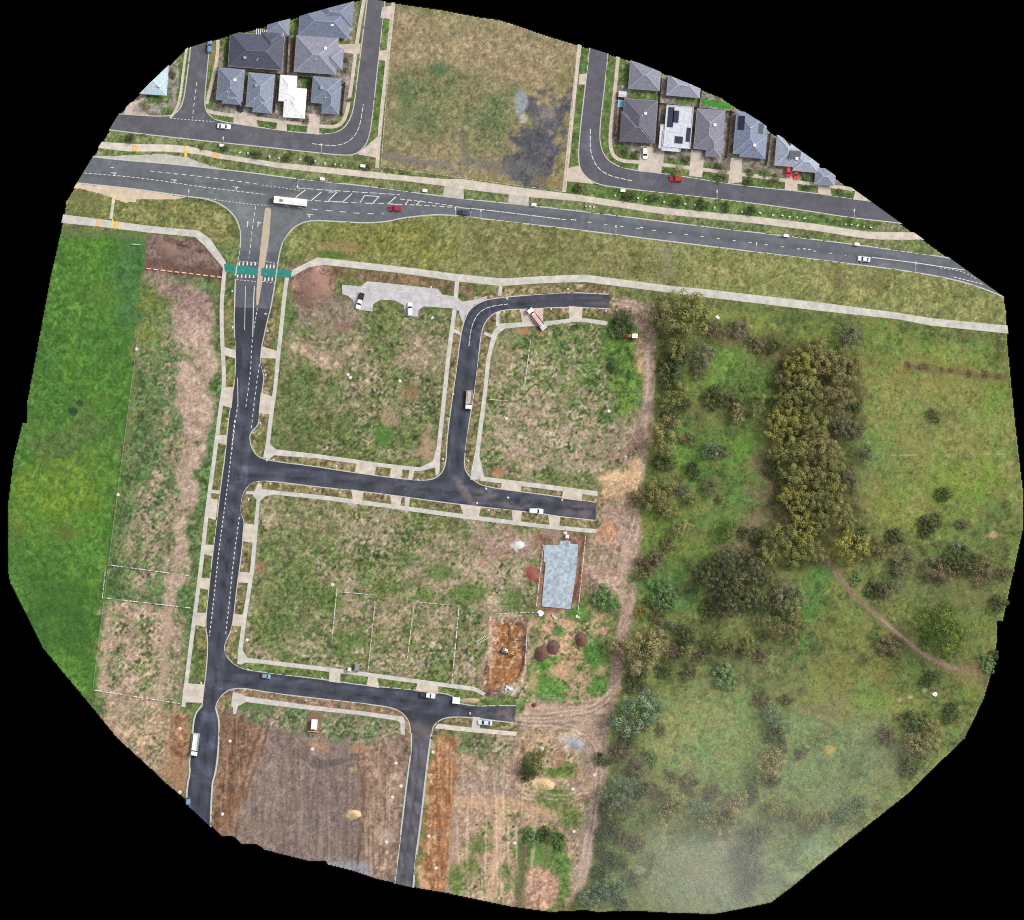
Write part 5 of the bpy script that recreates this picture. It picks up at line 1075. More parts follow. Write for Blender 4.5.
def truck(px, py, dirv, cabc, bodyc, label, L=7.2, style='tipper', load=True):
    root = car_root(px, py, dirv, label, 'truck', 'truck'); pm = paintm(cabc)
    bm = bmesh.new(); box(bm, -.05*L, 0, .55, .92*L, .9, .25); link('chassis', bm, DARKV, root)
    bm = bmesh.new(); cl = 1.75; x0 = L/2
    loft(bm, [[(x,-w,z0),(x,-w,z1-.25),(x,-w*.86,z1),(x,w*.86,z1),(x,w,z1-.25),(x,w,z0)] for x, w, z0, z1 in ((x0-cl,1.12,.6,2.5),(x0-.7,1.12,.6,2.5),(x0-.25,1.1,.6,2.3),(x0-.02,1.06,.6,1.7),(x0,1.0,.65,1.5))]); link('cab', bm, pm, root)
    bm = bmesh.new(); plate(bm, [(x0-.0,-.95,1.55),(x0-.0,.95,1.55),(x0-.3,.9,2.32),(x0-.3,-.9,2.32)], .05); bmesh.ops.translate(bm, vec=(.045,0,.02), verts=bm.verts[:]); link('windscreen', bm, VGL, root)
    for s in (-1, 1):
        bm = bmesh.new(); box(bm, x0-.95, s*1.125, 1.5, .8, .04, .65); link('side_window', bm, VGL, root)
        bm = bmesh.new(); box(bm, x0-.02, s*.75, .8, .12, .36, .2, 0, .03); link('headlight', bm, LAMPW, root)
    bl = L-cl-.35; xc = -L/2+bl/2
    if style == 'tipper':
        bm = bmesh.new(); box(bm, xc, 0, .85, bl, 2.1, .12)
        for s in (-1, 1): box(bm, xc, s*1.06, .98, bl, .07, .7)
        box(bm, xc-bl/2+.04, 0, .98, .07, 2.04, .7); box(bm, xc+bl/2-.04, 0, .98, .07, 2.04, .95); link('tray', bm, paintm(bodyc), root)
        bm = bmesh.new() if load else None
        if load: loft(bm, [[(xc+x,-.98*w,.98),(xc+x,-.6*w,.98+h),(xc+x,.5*w,.98+h*.9),(xc+x,.98*w,.98)] for x, w, h in ((-bl/2+.12,.9,.1),(-bl*.2,1,.45),(bl*.15,1,.38),(bl/2-.12,.9,.1))])
        if load: link('load', bm, mat_plain('gravel_load', (176,168,160) if bodyc[0] > 160 else (120,104,92), .95, .25, 3), root)
        bm = bmesh.new(); box(bm, x0-cl-.16, 0, .9, .2, 2.2, 1.75); link('headboard', bm, DARKV, root)
    else:   # concrete pump: folded boom on a red deck
        bm = bmesh.new(); box(bm, xc, 0, .82, bl, 2.2, .3, 0, .04); link('deck', bm, paintm(bodyc), root)
        bm = bmesh.new()
        for y, z in ((-.45,1.3),(.0,1.5),(.45,1.3)): box(bm, xc+.2, y, z, bl*.86, .26, .28)
        tube(bm, (xc+bl/2-.5,0,1.1), (xc+bl/2-.5,0,1.9), .35, .3, 10); link('boom', bm, TRIM, root)
        bm = bmesh.new(); loft(bm, [[(xc-bl/2-.1,-.9,1.1),(xc-bl/2+1.2,-.9,1.1),(xc-bl/2+1.2,.9,1.1),(xc-bl/2-.1,.9,1.1)],[(xc-bl/2-.3,-1.1,1.75),(xc-bl/2+1.4,-1.1,1.75),(xc-bl/2+1.4,1.1,1.75),(xc-bl/2-.3,1.1,1.75)]]); link('hopper', bm, SHEDM, root)
        for s in (-1, 1):
            bm = bmesh.new(); box(bm, xc, s*.98, 1.13, bl*.6, .2, .4, 0, .03); link('toolbox', bm, paintm((176,58,58)), root)
    for x in (x0-1.1, -L/2+1.1, -L/2+2.2):
        for s in (-1, 1): wheel(root, x, s*.96, .46, .28)
    return root
# moving and parked cars
car(395.5, 208.5, (-1,-.05), (148,30,52), 'red car heading left along the highway beside the painted hatching', 5.0, 1.95)
car(465, 213, (1,.13), (52,58,74), 'dark blue-grey car on the highway just past the painted hatching', 4.6, 1.85)
car(864, 259, (-1,-.12), (226,232,238), 'white car on the right-hand stretch of the highway', 4.5, 1.85)
car(224, 126.4, (1,.1), (232,236,242), 'white car on the housing street below the blue-grey corner house, near the give-way line', 4.8, 1.85)
car(676, 179, (-1,-.1), (196,24,34), 'red car parked on the crescent opposite the street trees', 4.5, 1.8, 'hatch')
car(645, 153, (.02,1), (228,230,232), 'white car parked on the driveway of the crescent corner house', 4.4, 1.8, 'hatch')
car(788.4, 171.4, (.03,1), (200,54,60), 'red car parked on a driveway, left one of the pair beside each other', 4.5, 1.8, 'suv')
car(796, 173, (.03,1), (206,60,50), 'red car parked on a driveway, right one of the pair beside each other', 4.5, 1.8, 'sedan')
car(240.6, 106.5, (0,1), (34,44,64), 'dark blue car parked beside the blue-grey corner house', 4.4, 1.8, 'suv')
car(209.6, 47, (.05,-1), (96,140,172), 'light blue car parked at the top survey edge of the housing street', 4.4, 1.8, 'hatch', cut=True)
car(410, 309.5, (0,-1), (206,222,236), 'pale blue-white car parked in a bay of the concrete car park', 5.0, 1.9, 'suv')
car(485, 722.6, (-1,-.08), (196,210,228), 'silver-blue car parked by the kerb at the muddy end of the lower estate road', 5.2, 1.9)
car(536, 511, (1,.06), (238,238,240), 'white car parked by the kerb of the upper estate road, near the concrete house slab', 5.2, 1.9, 'suv')
car(188, 803.5, (-.05,1), (104,138,170), 'blue car parked at the bottom survey edge of the unfinished road', 4.4, 1.8, 'hatch', cut=True)
car(266, 676.3, (1,.1), (112,150,170), 'tiny dull sky-blue car on the lower estate road near the junction', 3.2, 1.6, 'hatch')
ute(360, 301, (-.3,1), (236,238,240), 'white ute with dark gear in its tray, standing across the car park', 6.0, load=(44,40,44))
ute(427.5, 695.4, (1,.1), (234,236,240), 'white ute with a dark tray parked on the lower estate road', 5.6, load=(52,54,60))
truck(469, 400, (-.09,1), (240,240,242), (206,202,196), 'white tipper truck on the middle estate street heading down', 7.0)
truck(195.4, 744.6, (-.13,1), (238,240,238), (212,222,214), 'white tipper truck on the unfinished road with a pale empty tray', 8.4, 'tipper', False)
truck(536.5, 318.6, (-.8,-1), (240,240,240), (184,92,92), 'white-cabbed concrete pump truck with a red deck, reversed onto a driveway', 9.2, 'pump')
# the bus
def bus(px, py, dirv, label):
    root = car_root(px, py, dirv, label, 'bus', 'bus', 0.0); L, hw = 12.0, 1.3
    bm = bmesh.new(); loft(bm, [[(x,-w,.35),(x,-w,2.6),(x,-w*.9,2.95),(x,0,3.04),(x,w*.9,2.95),(x,w,2.6),(x,w,.35)] for x, w in ((-L/2,1.2),(-L/2+.15,hw),(L/2-.3,hw),(L/2,1.16))]); link('body', bm, paintm((232,230,222)), root)
    for s in (-1, 1):
        for k in range(6): bm = bmesh.new(); box(bm, -4.9+k*1.75, s*1.3, 1.3, 1.6, .05, 1.0); link('side_window', bm, VGL, root)
    bm = bmesh.new(); box(bm, L/2-.0, 0, 1.1, .08, 2.1, 1.5); link('windscreen', bm, VGL, root)
    bm = bmesh.new(); box(bm, L/2-1.2, -1.31, .4, 1.1, .05, 2.1); link('door', bm, VGL, root)
    bm = bmesh.new(); box(bm, 3.3, .1, 2.98, 1.2, .9, .22, 0, .05); link('roof_hatch', bm, paintm((112,110,110)), root)
    for x in (-1.2, -3.8): bm = bmesh.new(); box(bm, x, 0, 2.98, 1.5, 1.4, .2, 0, .06); link('air_conditioner', bm, paintm((226,226,222)), root)
    for s in (-1, 1): bm = bmesh.new(); box(bm, L/2, s*.9, .7, .1, .4, .22); link('headlight', bm, LAMPW, root)
    for x in (3.6, -3.4):
        for s in (-1, 1): wheel(root, x, s*1.12, .5, .3)
bus(290.6, 201.4, (-1,-.11), 'long white bus turning at the highway junction, above the median island')
# plant: small loader by the green mound, excavator on the pad
YEL = mat_plain('machine_yellow', (226,170,34), .5, .12, 2); ORN = mat_plain('rusty_bucket', (150,78,32), .8, .2, 2); WHT = mat_plain('white_enamel', (240,240,238), .5, .05, 1)
def loader():
    root = car_root(631.4, 336, (-1,.0), 'yellow wheel loader with a white cab roof beside the dirt track', 'loader', 'wheel_loader')
    bm = bmesh.new(); loft(bm, [[(x,-w,z0),(x,-w,z1),(x,w,z1),(x,w,z0)] for x, w, z0, z1 in ((-2.3,.8,.7,1.5),(-2,.85,.6,1.7),(-.4,.85,.6,1.7),(-.3,.55,.6,1.2),(1.0,.5,.6,1.1))]); link('body', bm, YEL, root)
    bm = bmesh.new(); box(bm, -1.0, 0, 1.65, 1.4, 1.3, .95, 0, .05); link('cab', bm, VGL, root)
    bm = bmesh.new(); box(bm, -1.2, 0, 2.62, 1.9, 1.6, .14, 0, .05); link('cab_roof', bm, WHT, root)
    for s in (-1, 1): bm = bmesh.new(); bar(bm, (.4,s*.45,1.15), (1.9,s*.45,.55), .14, .2); link('lift_arm', bm, YEL, root)
    bm = bmesh.new(); loft(bm, [[(1.8,y,.15),(2.7,y,.1),(2.7,y,.2),(2.0,y,.3),(1.95,y,.95),(1.8,y,1.0)] for y in (-1.05, 1.05)]); link('bucket', bm, ORN, root)
    for x in (-1.5, .7):
        for s in (-1, 1): wheel(root, x, s*.82, .55, .36)
loader()
def excavator():
    z = gz(506, 651)
    root = empty('mini_excavator', 'small grey excavator standing in the middle of the orange building pad', 'excavator', P(505.6, 650.6, z+.3), R(-20))
    for s in (-1, 1):
        bm = bmesh.new(); loft(bm, [[(x,s*.75-.2,z0),(x,s*.75-.2,z1),(x,s*.75+.2,z1),(x,s*.75+.2,z0)] for x, z0, z1 in ((-1.3,.2,.42),(-1.1,0,.6),(1.1,0,.6),(1.3,.2,.42))]); link('track', bm, RUBBER, root)
    bm = bmesh.new(); box(bm, -.2, 0, .6, 2.0, 1.6, .7, 0, .08); link('body', bm, mat_plain('machine_grey', (150,152,148), .5, .15, 2), root)
    bm = bmesh.new(); box(bm, .2, .35, 1.3, 1.1, .8, 1.1, 0, .05); link('cab', bm, VGL, root)
    bm = bmesh.new(); box(bm, .2, .35, 2.4, 1.2, .9, .1, 0, .03); link('cab_roof', bm, WHT, root)
    bm = bmesh.new(); bar(bm, (.8,-.3,1.0), (2.2,-.3,2.3), .22); bar(bm, (2.2,-.3,2.3), (3.6,-.3,1.2), .18); link('boom', bm, YEL, root)
    bm = bmesh.new(); loft(bm, [[(3.5,y,1.2),(3.9,y,.9),(3.6,y,.4),(3.2,y,.6)] for y in (-.65, .05)]); link('bucket', bm, DARKV, root)
excavator()
# ------------------------------------------------------------------ trees and shrubs
def leaf_mesh(name, lobes, n_leaf, leaf, mat, up=.35):
    """crown of leaf-clump faces set over many uneven lobes: lobes = (x,y,z,r)"""
    V = []; TN = []
    for (x, y, z, r) in lobes:
        n = max(6, int(n_leaf*(r*r))); TN.append(np.full(n*4, .78+.5*RNG.random(), np.float32))
        u = RNG.normal(size=(n, 3)); u[:, 2] = np.abs(u[:, 2])*1.0 - .25; u /= np.linalg.norm(u, axis=1)[:, None]
        rad = r*(0.72 + .34*RNG.random((n, 1)))
        c = np.array([[x, y, z]]) + u*rad*np.array([[1, 1, 1.25]])
        nrm = u + RNG.normal(size=(n, 3))*.32 + np.array([[0, 0, up]]); nrm /= np.linalg.norm(nrm, axis=1)[:, None]
        t = np.cross(nrm, RNG.normal(size=(n, 3))); t /= np.linalg.norm(t, axis=1)[:, None]; b = np.cross(nrm, t)
        s = leaf*(.55 + .9*RNG.random((n, 1)))
        V.append(np.stack([c - t*s, c - b*s*.55 + nrm*s*.1, c + t*s, c + b*s*.55 + nrm*s*.1], 1))
    V = np.concatenate(V); nq = len(V)
    V[..., 2] = np.maximum(V[..., 2], .05)
    me = bpy.data.meshes.new(name); me.vertices.add(nq*4); me.vertices.foreach_set('co', V.reshape(-1).astype(np.float32))
    me.loops.add(nq*4); me.loops.foreach_set('vertex_index', np.arange(nq*4, dtype=np.int32))
    me.polygons.add(nq); me.polygons.foreach_set('loop_start', np.arange(0, nq*4, 4, dtype=np.int32))
    me.update(calc_edges=True); me.materials.append(mat)
    ta = me.attributes.new('clump_tone', 'FLOAT', 'POINT'); ta.data.foreach_set('value', np.concatenate(TN))
    return me
def dome(R_, Hh, n, lr, seed, base=.35, lump=.18, squash=1.0, sep=.80):
    r = random.Random(seed); L = []; tries = 0
    while len(L) < n and tries < 4000:
        tries += 1
        a = r.uniform(0, 2*math.pi); d = math.sqrt(r.random())*(R_-lr*.5); x, y = d*math.cos(a), d*math.sin(a)
        wob = 1 + .22*math.sin(a*2+seed) + .14*math.sin(a*5+seed*2.3); x *= wob; y *= wob
        q = lr*r.uniform(.7, 1.3)
        if any((x-l[0])**2+(y-l[1])**2 < (sep*(q+l[3]))**2 for l in L) and r.random() < .96: continue
        z = Hh*(base + (1-base)*math.sqrt(max(0, 1-(d/(R_*1.02))**2)))*squash*(1+r.uniform(-lump, lump)*1.6) - q*.8
        L.append((x, y, max(z, q*.25), q))
    low = [(l[0]*.75, l[1]*.75, l[2]*.4, l[3]*.9) for l in L[::4]]
    return L + low
BARK = mat_plain('bark', (104,90,76), .95, .25, 4); BARKD = mat_plain('dark_bark', (74,62,52), .95, .25, 4)
KINDS = {   # two leaf tones, then: radius 5 m crown height, lobes, lobe radius, leaves per m2, leaf size
 'olive':  (mat_leaf('olive_gum_leaves', (94,100,56), (136,136,82)), 9.0, 28, 1.15, 73, 0.22, 0.4),
 'bright': (mat_leaf('yellow_green_leaves', (112,112,54), (152,148,80)), 8.5, 28, 1.15, 73, 0.22, 0.4),
 'brown':  (mat_leaf('bronze_leaves', (100,98,60), (134,126,84)), 8.5, 28, 1.15, 67, 0.21, 0.4),
 'dark':   (mat_leaf('dark_pine_needles', (60,66,44), (106,112,76)), 9.0, 30, 0.95, 102, 0.19, 0.35),
 'blue':   (mat_leaf('blue_green_leaves', (80,102,76), (122,140,110)), 8.0, 34, 0.95, 83, 0.20, 0.35),
 'bush':   (mat_leaf('dense_green_leaves', (60,84,32), (94,114,48)), 8.5, 60, 0.8, 96, 0.17, 0.2),
 'shrub':  (mat_leaf('dark_shrub_leaves', (60,70,44), (92,102,66)), 4.2, 26, 1.0, 83, 0.23, 0.2),
 'green':  (mat_leaf('light_shrub_leaves', (86,116,66), (116,140,92)), 3.4, 28, 1.0, 83, 0.22, 0.2),
 'scrub':  (mat_leaf('dry_brown_scrub', (88,76,60), (118,104,82)), 3.6, 24, 1.1, 64, 0.20, 0.2),
 'grey':   (mat_leaf('grey_twiggy_scrub', (86,84,68), (118,114,94)), 5.0, 26, 1.05, 64, 0.20, 0.2),
 'hazel':  (mat_leaf('pale_olive_leaves', (114,108,74), (146,138,100)), 7.5, 30, 1.1, 67, 0.21, 0.4),
 'yellow': (mat_leaf('yellow_flowering_leaves', (120,104,44), (156,136,56)), 3.5, 22, 1.0, 54, 0.19, 0.2),
}
CROWN = {}; TRUNK = {}
for ki, (k, (m_, Hc, n, lr, nl, lf, lump)) in enumerate(KINDS.items()):
    CROWN[k] = []
    for v in range(3):
        L = dome(5.0, Hc, n, lr, ki*7+v*3+1, .30 if k not in ('dark',) else .5, lump*.5, 1.0, .58 if k == 'bush' else .68 if k in ('dark','blue') else .8)
        CROWN[k].append((leaf_mesh('crown', L, nl, lf, m_), L))
def trunk_mesh(L, Hc, mat):
    bm = bmesh.new(); top = Hc*.45
    tube(bm, (0,0,-.4), (0,0,top*.55), .34, .24, 9); tube(bm, (0,0,top*.5), (.1,.05,Hc*.72), .25, .1, 8)
    for l in sorted(L, key=lambda q: -q[3])[:8]: tube(bm, (0,0,top*random.uniform(.35,.7)), (l[0]*.85,l[1]*.85,max(l[2]*.9, .3)), .13, .04, 6)
    me = bpy.data.meshes.new('trunk'); bm.to_mesh(me); bm.free(); me.materials.append(mat); return me
for k in KINDS:
    TRUNK[k] = [trunk_mesh(L, KINDS[k][1], BARKD if k in ('dark','scrub','shrub') else BARK) for _, L in CROWN[k]]
TREE_NAME = {'olive':'gum_tree','bright':'gum_tree','brown':'gum_tree','dark':'pine_tree','blue':'tree','bush':'bush','shrub':'shrub','green':'shrub','scrub':'dry_shrub','grey':'dry_shrub','hazel':'gum_tree','yellow':'flowering_shrub'}
_tc = [0]
def tree(px, py, r, kind, label, group=None, hs=1.0):
    _tc[0] += 1; v = _tc[0] % 3; s = r*S/5.0
    nm = TREE_NAME[kind]
    root = empty(nm, label, 'tree' if 'tree' in nm else 'shrub', P(px, py, gz(px, py)-.05), random.uniform(0, 6.28), group)
    s *= 1.07
    root.scale = (s*random.uniform(.93,1.07), s*random.uniform(.93,1.07), s*hs*random.uniform(.9,1.1))
    for nm2, me_ in (('trunk', TRUNK[kind][v]), ('crown', CROWN[kind][v][0])):
        o = bpy.data.objects.new(nm2, me_); col.objects.link(o); o.parent = root
    return root
BELT = 'trees of the long bushland belt'
T = [
# clump at the head of the dirt track
(686,313,23,'olive','large olive gum tree overhanging the concrete path at the head of the dirt track'),(660,318,14,'hazel','tan-crowned gum beside the dirt track, left of the large overhanging olive gum'),(679,341,14,'olive','olive gum just below the large gum that overhangs the path'),
(676,359,13,'shrub','dark shrub under the track-side gums, upper one of the dark pair by the track'),(670,376,13,'shrub','dark shrub by the dirt track, lower one of the dark pair'),(673,396,13,'olive','pale-tipped gum beside the dirt track, above the bronze gum'),
(664,437,17,'brown','bronze gum at the edge of the dirt track beside the pale sand patch'),(666,462,10,'shrub','small dark shrub between the two bronze gums along the dirt track'),(655,493,17,'brown','wide bronze gum hanging over the dirt corner at the end of the upper estate road'),(640,498,9,'brown','small bronze gum on the dirt corner, left of the wide bronze one'),(679,490,10,'grey','grey twiggy shrub right of the wide bronze gum'),
(714,331,12,'scrub','brown scrub with bare branches right of the large overhanging gum'),(737,329,10,'grey','grey twiggy scrub below the concrete path'),(756,345,9,'scrub','brown scrub left of a dark green bush, below the concrete path'),(774,347,7,'shrub','dark green bush ringed by brown scrub near the top of the tree belt'),
(701,357,12,'grey','grey-brown scrub at the left end of the bright grass clearing'),(716,397,13,'shrub','dark bush with a yellow top at the bottom of the bright grass clearing'),(713,391,4,'yellow','small yellow-leaved shrub on top of a dark bush in the clearing'),(733,402,9,'scrub','brown scrub right of the dark bush in the clearing'),(738,414,9,'hazel','pale low shrub below the bright grass clearing'),(757,405,10,'olive','olive shrub at the clearing edge beside the tree belt'),(745,388,5,'green','small green shrub inside the bright grass clearing'),
(712,449,10,'blue','grey-green shrub alone in the middle grass'),(722,452,9,'scrub','purple-brown scrub beside the grey-green shrub in the middle grass'),(709,487,9,'grey','olive-grey twiggy shrub left of the bare brown strip'),(719,500,5,'scrub','small reddish-brown shrub in the middle grass'),(682,529,9,'hazel','pale shrub in the grass right of the dirt corner'),(726,530,11,'bush','dark olive bush at the foot of the bare brown strip'),(743,533,6,'shrub','little dark shrub right of the dark olive bush'),(757,536,8,'shrub','dark shrub pressed against the west side of the tree belt'),
(647,566,13,'scrub','dark brown bush beside the narrow part of the dirt road'),(657,557,8,'scrub','smaller brown bush above the dark brown bush by the dirt road'),(660,594,13,'green','light green low shrub by the dirt road, below the brown bushes'),(671,601,8,'green','pale green shrub touching the light green low one'),(640,612,7,'yellow','yellow-leaved shrub beside the dirt road'),(659,615,10,'scrub','dark brown shrub right of the yellow-leaved shrub'),(708,610,9,'shrub','dark green shrub at the lower left of the dark pines'),
(672,624,5,'blue','small pale grey-green tree alone below the brown shrub'),(685,636,11,'shrub','dark shrub in the rough ground below the pines'),(716,640,9,'olive','olive shrub below the pine clump, left one of three'),(730,646,7,'olive','small olive shrub below the pine clump, middle one of three'),(748,646,9,'olive','olive shrub below the pine clump, right one of three'),(700,655,7,'scrub','brown scrub in the rough ground between the shrubs'),(690,672,8,'scrub','brown scrub at the top of the pale green paddock'),(724,675,13,'green','wide green shrub at the top of the pale green paddock'),
(643,648,21,'hazel','big tan-olive gum standing in the bend of the dirt road'),(620,646,12,'hazel','tan gum leaning over the dirt road, left of the big one'),(658,640,11,'hazel','tan-olive gum on the right of the big one in the bend'),(637,678,12,'shrub','dark shrub between the tan gum and the blue-green tree'),(646,690,6,'scrub','small reddish shrub above the blue-green tree'),(632,714,20,'blue','big blue-green tree beside the dirt road'),(652,704,12,'blue','smaller blue-green tree right of the big blue-green one'),
(619,752,11,'scrub','dark reddish-brown bush by the dirt road below the blue-green trees'),(638,768,10,'grey','grey-green twiggy shrub right of the reddish-brown bush'),(617,791,15,'blue','blue-green tree by the lower dirt road'),(612,813,13,'dark','dark tree just below the blue-green one on the lower dirt road'),(606,832,10,'shrub','dark shrub by the lower dirt road, upper one of three'),(604,853,9,'shrub','dark shrub by the lower dirt road, middle one of three'),(602,872,9,'shrub','dark shrub by the lower dirt road, lowest of three'),(595,894,13,'blue','blue-green shrub at the bottom survey edge beside the dirt road'),(612,887,12,'blue','pale blue-green shrub at the bottom survey edge, right of the dirt road'),(621,903,7,'shrub','small dark shrub at the bottom survey edge'),
(603,759,8,'shrub','small dark shrub on the edge of the lower dirt road beside the reddish-brown bush'),(628,738,9,'shrub','dark shrub between the big blue-green tree and the reddish-brown bush'),(641,727,7,'scrub','brown scrub below the smaller blue-green tree'),(628,806,9,'grey','grey scrub right of the dark tree on the lower dirt road'),(640,790,9,'shrub','dark shrub right of the blue-green tree on the lower dirt road'),(622,838,9,'scrub','hazy purple-brown scrub right of the lower dirt road'),(637,842,8,'scrub','hazy reddish scrub left of the bottom pale field'),(617,860,10,'shrub','hazy dark shrub near the bottom of the lower dirt road'),(633,878,9,'grey','hazy grey scrub at the left of the bottom pale field'),(607,806,7,'shrub','small shrub at the very edge of the lower dirt road'),
(652,758,8,'green','green shrub on the left edge of the pale green paddock'),(660,730,6,'scrub','brown scrub on the left edge of the pale green paddock'),(712,793,8,'scrub','hazy dark scrub behind the middle hazy tree'),(753,795,8,'shrub','hazy dark shrub between the paddock corner and the hazy field'),(760,700,8,'scrub','brown scrub at the top right of the pale green paddock'),(780,748,8,'scrub','brown scrub right of the pale olive tree'),(786,700,7,'scrub','brown scrub in the rough ground above the hazy field'),
(760,655,8,'scrub','brown scrub below the three olive shrubs'),(672,655,9,'scrub','brown scrub right of the big tan-olive gum'),(664,672,7,'shrub','dark shrub below the tan-olive gum, right side'),(686,650,7,'olive','olive shrub between the gum and the pine clump'),
(698,372,8,'scrub','brown scrub left of the dark bush in the clearing'),(684,405,8,'shrub','dark shrub between the pale-tipped gum and the clearing'),(672,418,9,'shrub','dark shrub above the first bronze gum'),(690,440,8,'scrub','brown scrub right of the first bronze gum'),(694,470,8,'shrub','shrub in the middle grass left of the olive-grey one'),(694,500,7,'olive','olive shrub below the olive-grey one in the middle grass'),(668,508,10,'brown','bronze tree joined to the lower side of the wide bronze gum'),(668,545,7,'scrub','thin brown scrub in the grass above the light green shrub'),(865,455,9,'grey','grey scrub on the east edge of the tree belt, halfway down'),(857,430,9,'grey','grey scrub on the east edge of the belt below the black shrub'),(853,365,10,'brown','bronze tree leaning out of the belt top toward the east field'),(782,380,9,'brown','bronze tree at the west edge of the belt beside the bright clearing'),(778,405,9,'olive','olive tree at the west edge of the belt below the bright clearing'),(850,480,10,'grey','grey tree on the lower east edge of the belt'),(772,470,8,'shrub','dark shrub at the west edge of the belt above the bare strip'),(848,520,9,'olive','olive tree at the belt edge above the bright yellow-green tree'),(792,372,10,'bright','yellow-green tree at the upper west corner of the belt'),
# the belt
(849,339,14,'grey','grey-brown tree at the north-east tip of the tree belt'),(813,350,12,'brown','bronze tree at the northern end of the tree belt'),(802,362,13,'bright','yellow-green tree at the northern end of the belt, below the bronze one'),(806,378,14,'olive','olive tree on the west edge of the belt, level with the bright clearing'),(840,370,14,'brown','tall bronze tree on the east edge at the top of the belt'),(822,362,12,'brown','bronze tree in the middle of the belt near its north end'),(825,399,16,'brown','broad bronze tree in the middle of the belt, left of the black shrubs'),(792,395,13,'olive','olive tree on the west edge of the belt, level with the black shrubs'),(808,398,13,'olive','olive tree between two others, level with the black shrubs'),(843,396,10,'brown','bronze tree on the belt east edge beside the black shrubs'),
(774,427,13,'bright','yellow-green tree sticking out of the west side of the belt'),(790,424,13,'bright','yellow-green tree next to the one sticking out of the west side'),(842,424,13,'grey','grey-green tree on the belt east side'),(812,424,13,'olive','dark olive tree in the heart of the belt, above the bronze one'),(818,445,14,'brown','bronze tree in the heart of the belt'),(796,448,14,'olive','olive tree left of the bronze tree in the heart of the belt'),(781,454,11,'olive','small olive tree on the belt west edge at the bare brown strip'),(832,463,13,'olive','olive tree on the belt east edge, level with the bare brown strip'),(794,475,13,'olive','olive tree on the west edge beside the bare brown strip'),(812,472,13,'brown','bronze-olive tree in the belt middle beside the bare brown strip'),(829,486,14,'olive','olive tree on the east edge, lower half of the belt'),
(793,500,13,'bright','bright olive tree on the west edge, lower half of the belt'),(812,497,13,'olive','olive tree in the middle, lower half of the belt'),(833,512,14,'olive','olive tree at the belt edge facing the open east field'),(803,530,14,'bright','bright yellow-green tree with dark gaps near the foot of the belt'),(817,523,11,'olive','olive tree near the foot of the belt, right of the bright one'),(781,537,14,'olive','olive tree at the foot of the belt, upper left of the pines'),(768,550,12,'olive','olive tree at the foot of the belt touching the pines'),(813,551,12,'olive','olive tree at the foot of the belt where the footworn track begins'),(795,552,12,'olive','olive tree between the pines and the start of the worn track'),
(850,547,16,'bright','bright yellow-green tree standing right of the start of the worn track'),(877,548,13,'brown','bronze tree right of the bright one above the worn track'),(903,560,13,'grey','grey leafless-looking tree right of the bronze one above the worn track'),(894,537,9,'shrub','dark shrub behind the bronze and grey trees'),(862,535,8,'shrub','dark shrub tucked behind the bright yellow-green tree'),(897,571,5,'blue','small pale shrub at the foot of the grey leafless-looking tree'),(875,590,9,'shrub','dark green shrub beside the worn track'),(890,588,10,'grey','grey twiggy shrub right of the dark green one beside the worn track'),(857,578,7,'green','low green shrub close to the top of the worn track'),
(857,407,5,'shrub','black shrub alone just off the east side of the belt'),(847,407,4,'shrub','narrow black shrub between the belt and the lone black shrub'),(934,415,7,'shrub','thin black shrub alone in the east field, upper one'),(944,494,8,'shrub','thin dark shrub alone in the east field, lower one'),(931,522,11,'shrub','dark bush with dead white twigs at the foot of the east field'),(926,530,8,'shrub','dark shrub just below the bush with white twigs'),(962,524,6,'scrub','flat brown scrub at the foot of the east field'),(956,545,6,'blue','small blue-grey shrub below the east field'),
(954,556,12,'shrub','grey-green scrub tree in the thicket above the round bush'),(940,570,16,'scrub','dark brown scrub in the thicket above the round bush'),(967,564,12,'shrub','dark scrub right of the grey-green one in the thicket'),(983,572,13,'scrub','brown scrub at the right end of the thicket'),(998,604,9,'shrub','dark shrub at the survey edge right of the round bush'),(1003,573,8,'scrub','brown scrub at the survey edge beyond the thicket'),
(942,631,25,'bush','big round dense green bush beside the worn track'),(890,645,12,'scrub','dark grey-brown shrub left of the worn track, facing the round bush'),(987,664,9,'green','green shrub at the survey edge where the worn track ends'),(929,679,8,'shrub','olive shrub below the worn track'),(994,655,5,'shrub','small dark shrub at the survey edge above the track end'),
# the pines
(704,573,13,'dark','dark pine at the left tip of the pine clump'),(726,560,14,'dark','dark pine at the top left of the pine clump'),(747,563,14,'dark','dark pine at the top right of the pine clump'),(762,576,11,'dark','dark pine at the right edge of the pine clump'),(738,580,15,'dark','tallest dark pine in the middle of the pine clump'),(718,586,13,'dark','dark pine left of the middle of the pine clump'),(746,597,14,'dark','dark pine at the lower right of the pine clump'),(729,604,12,'dark','dark pine at the bottom of the pine clump'),(760,601,10,'dark','small dark pine at the bottom right of the pine clump'),
(786,597,16,'grey','grey-brown tree right of the pine clump'),(792,612,9,'brown','small bronze tree below the grey-brown tree by the pines'),(776,628,12,'brown','bronze tree below the pine clump, left one of two'),(797,628,12,'brown','bronze tree below the pine clump, right one of two'),
# the hazy south
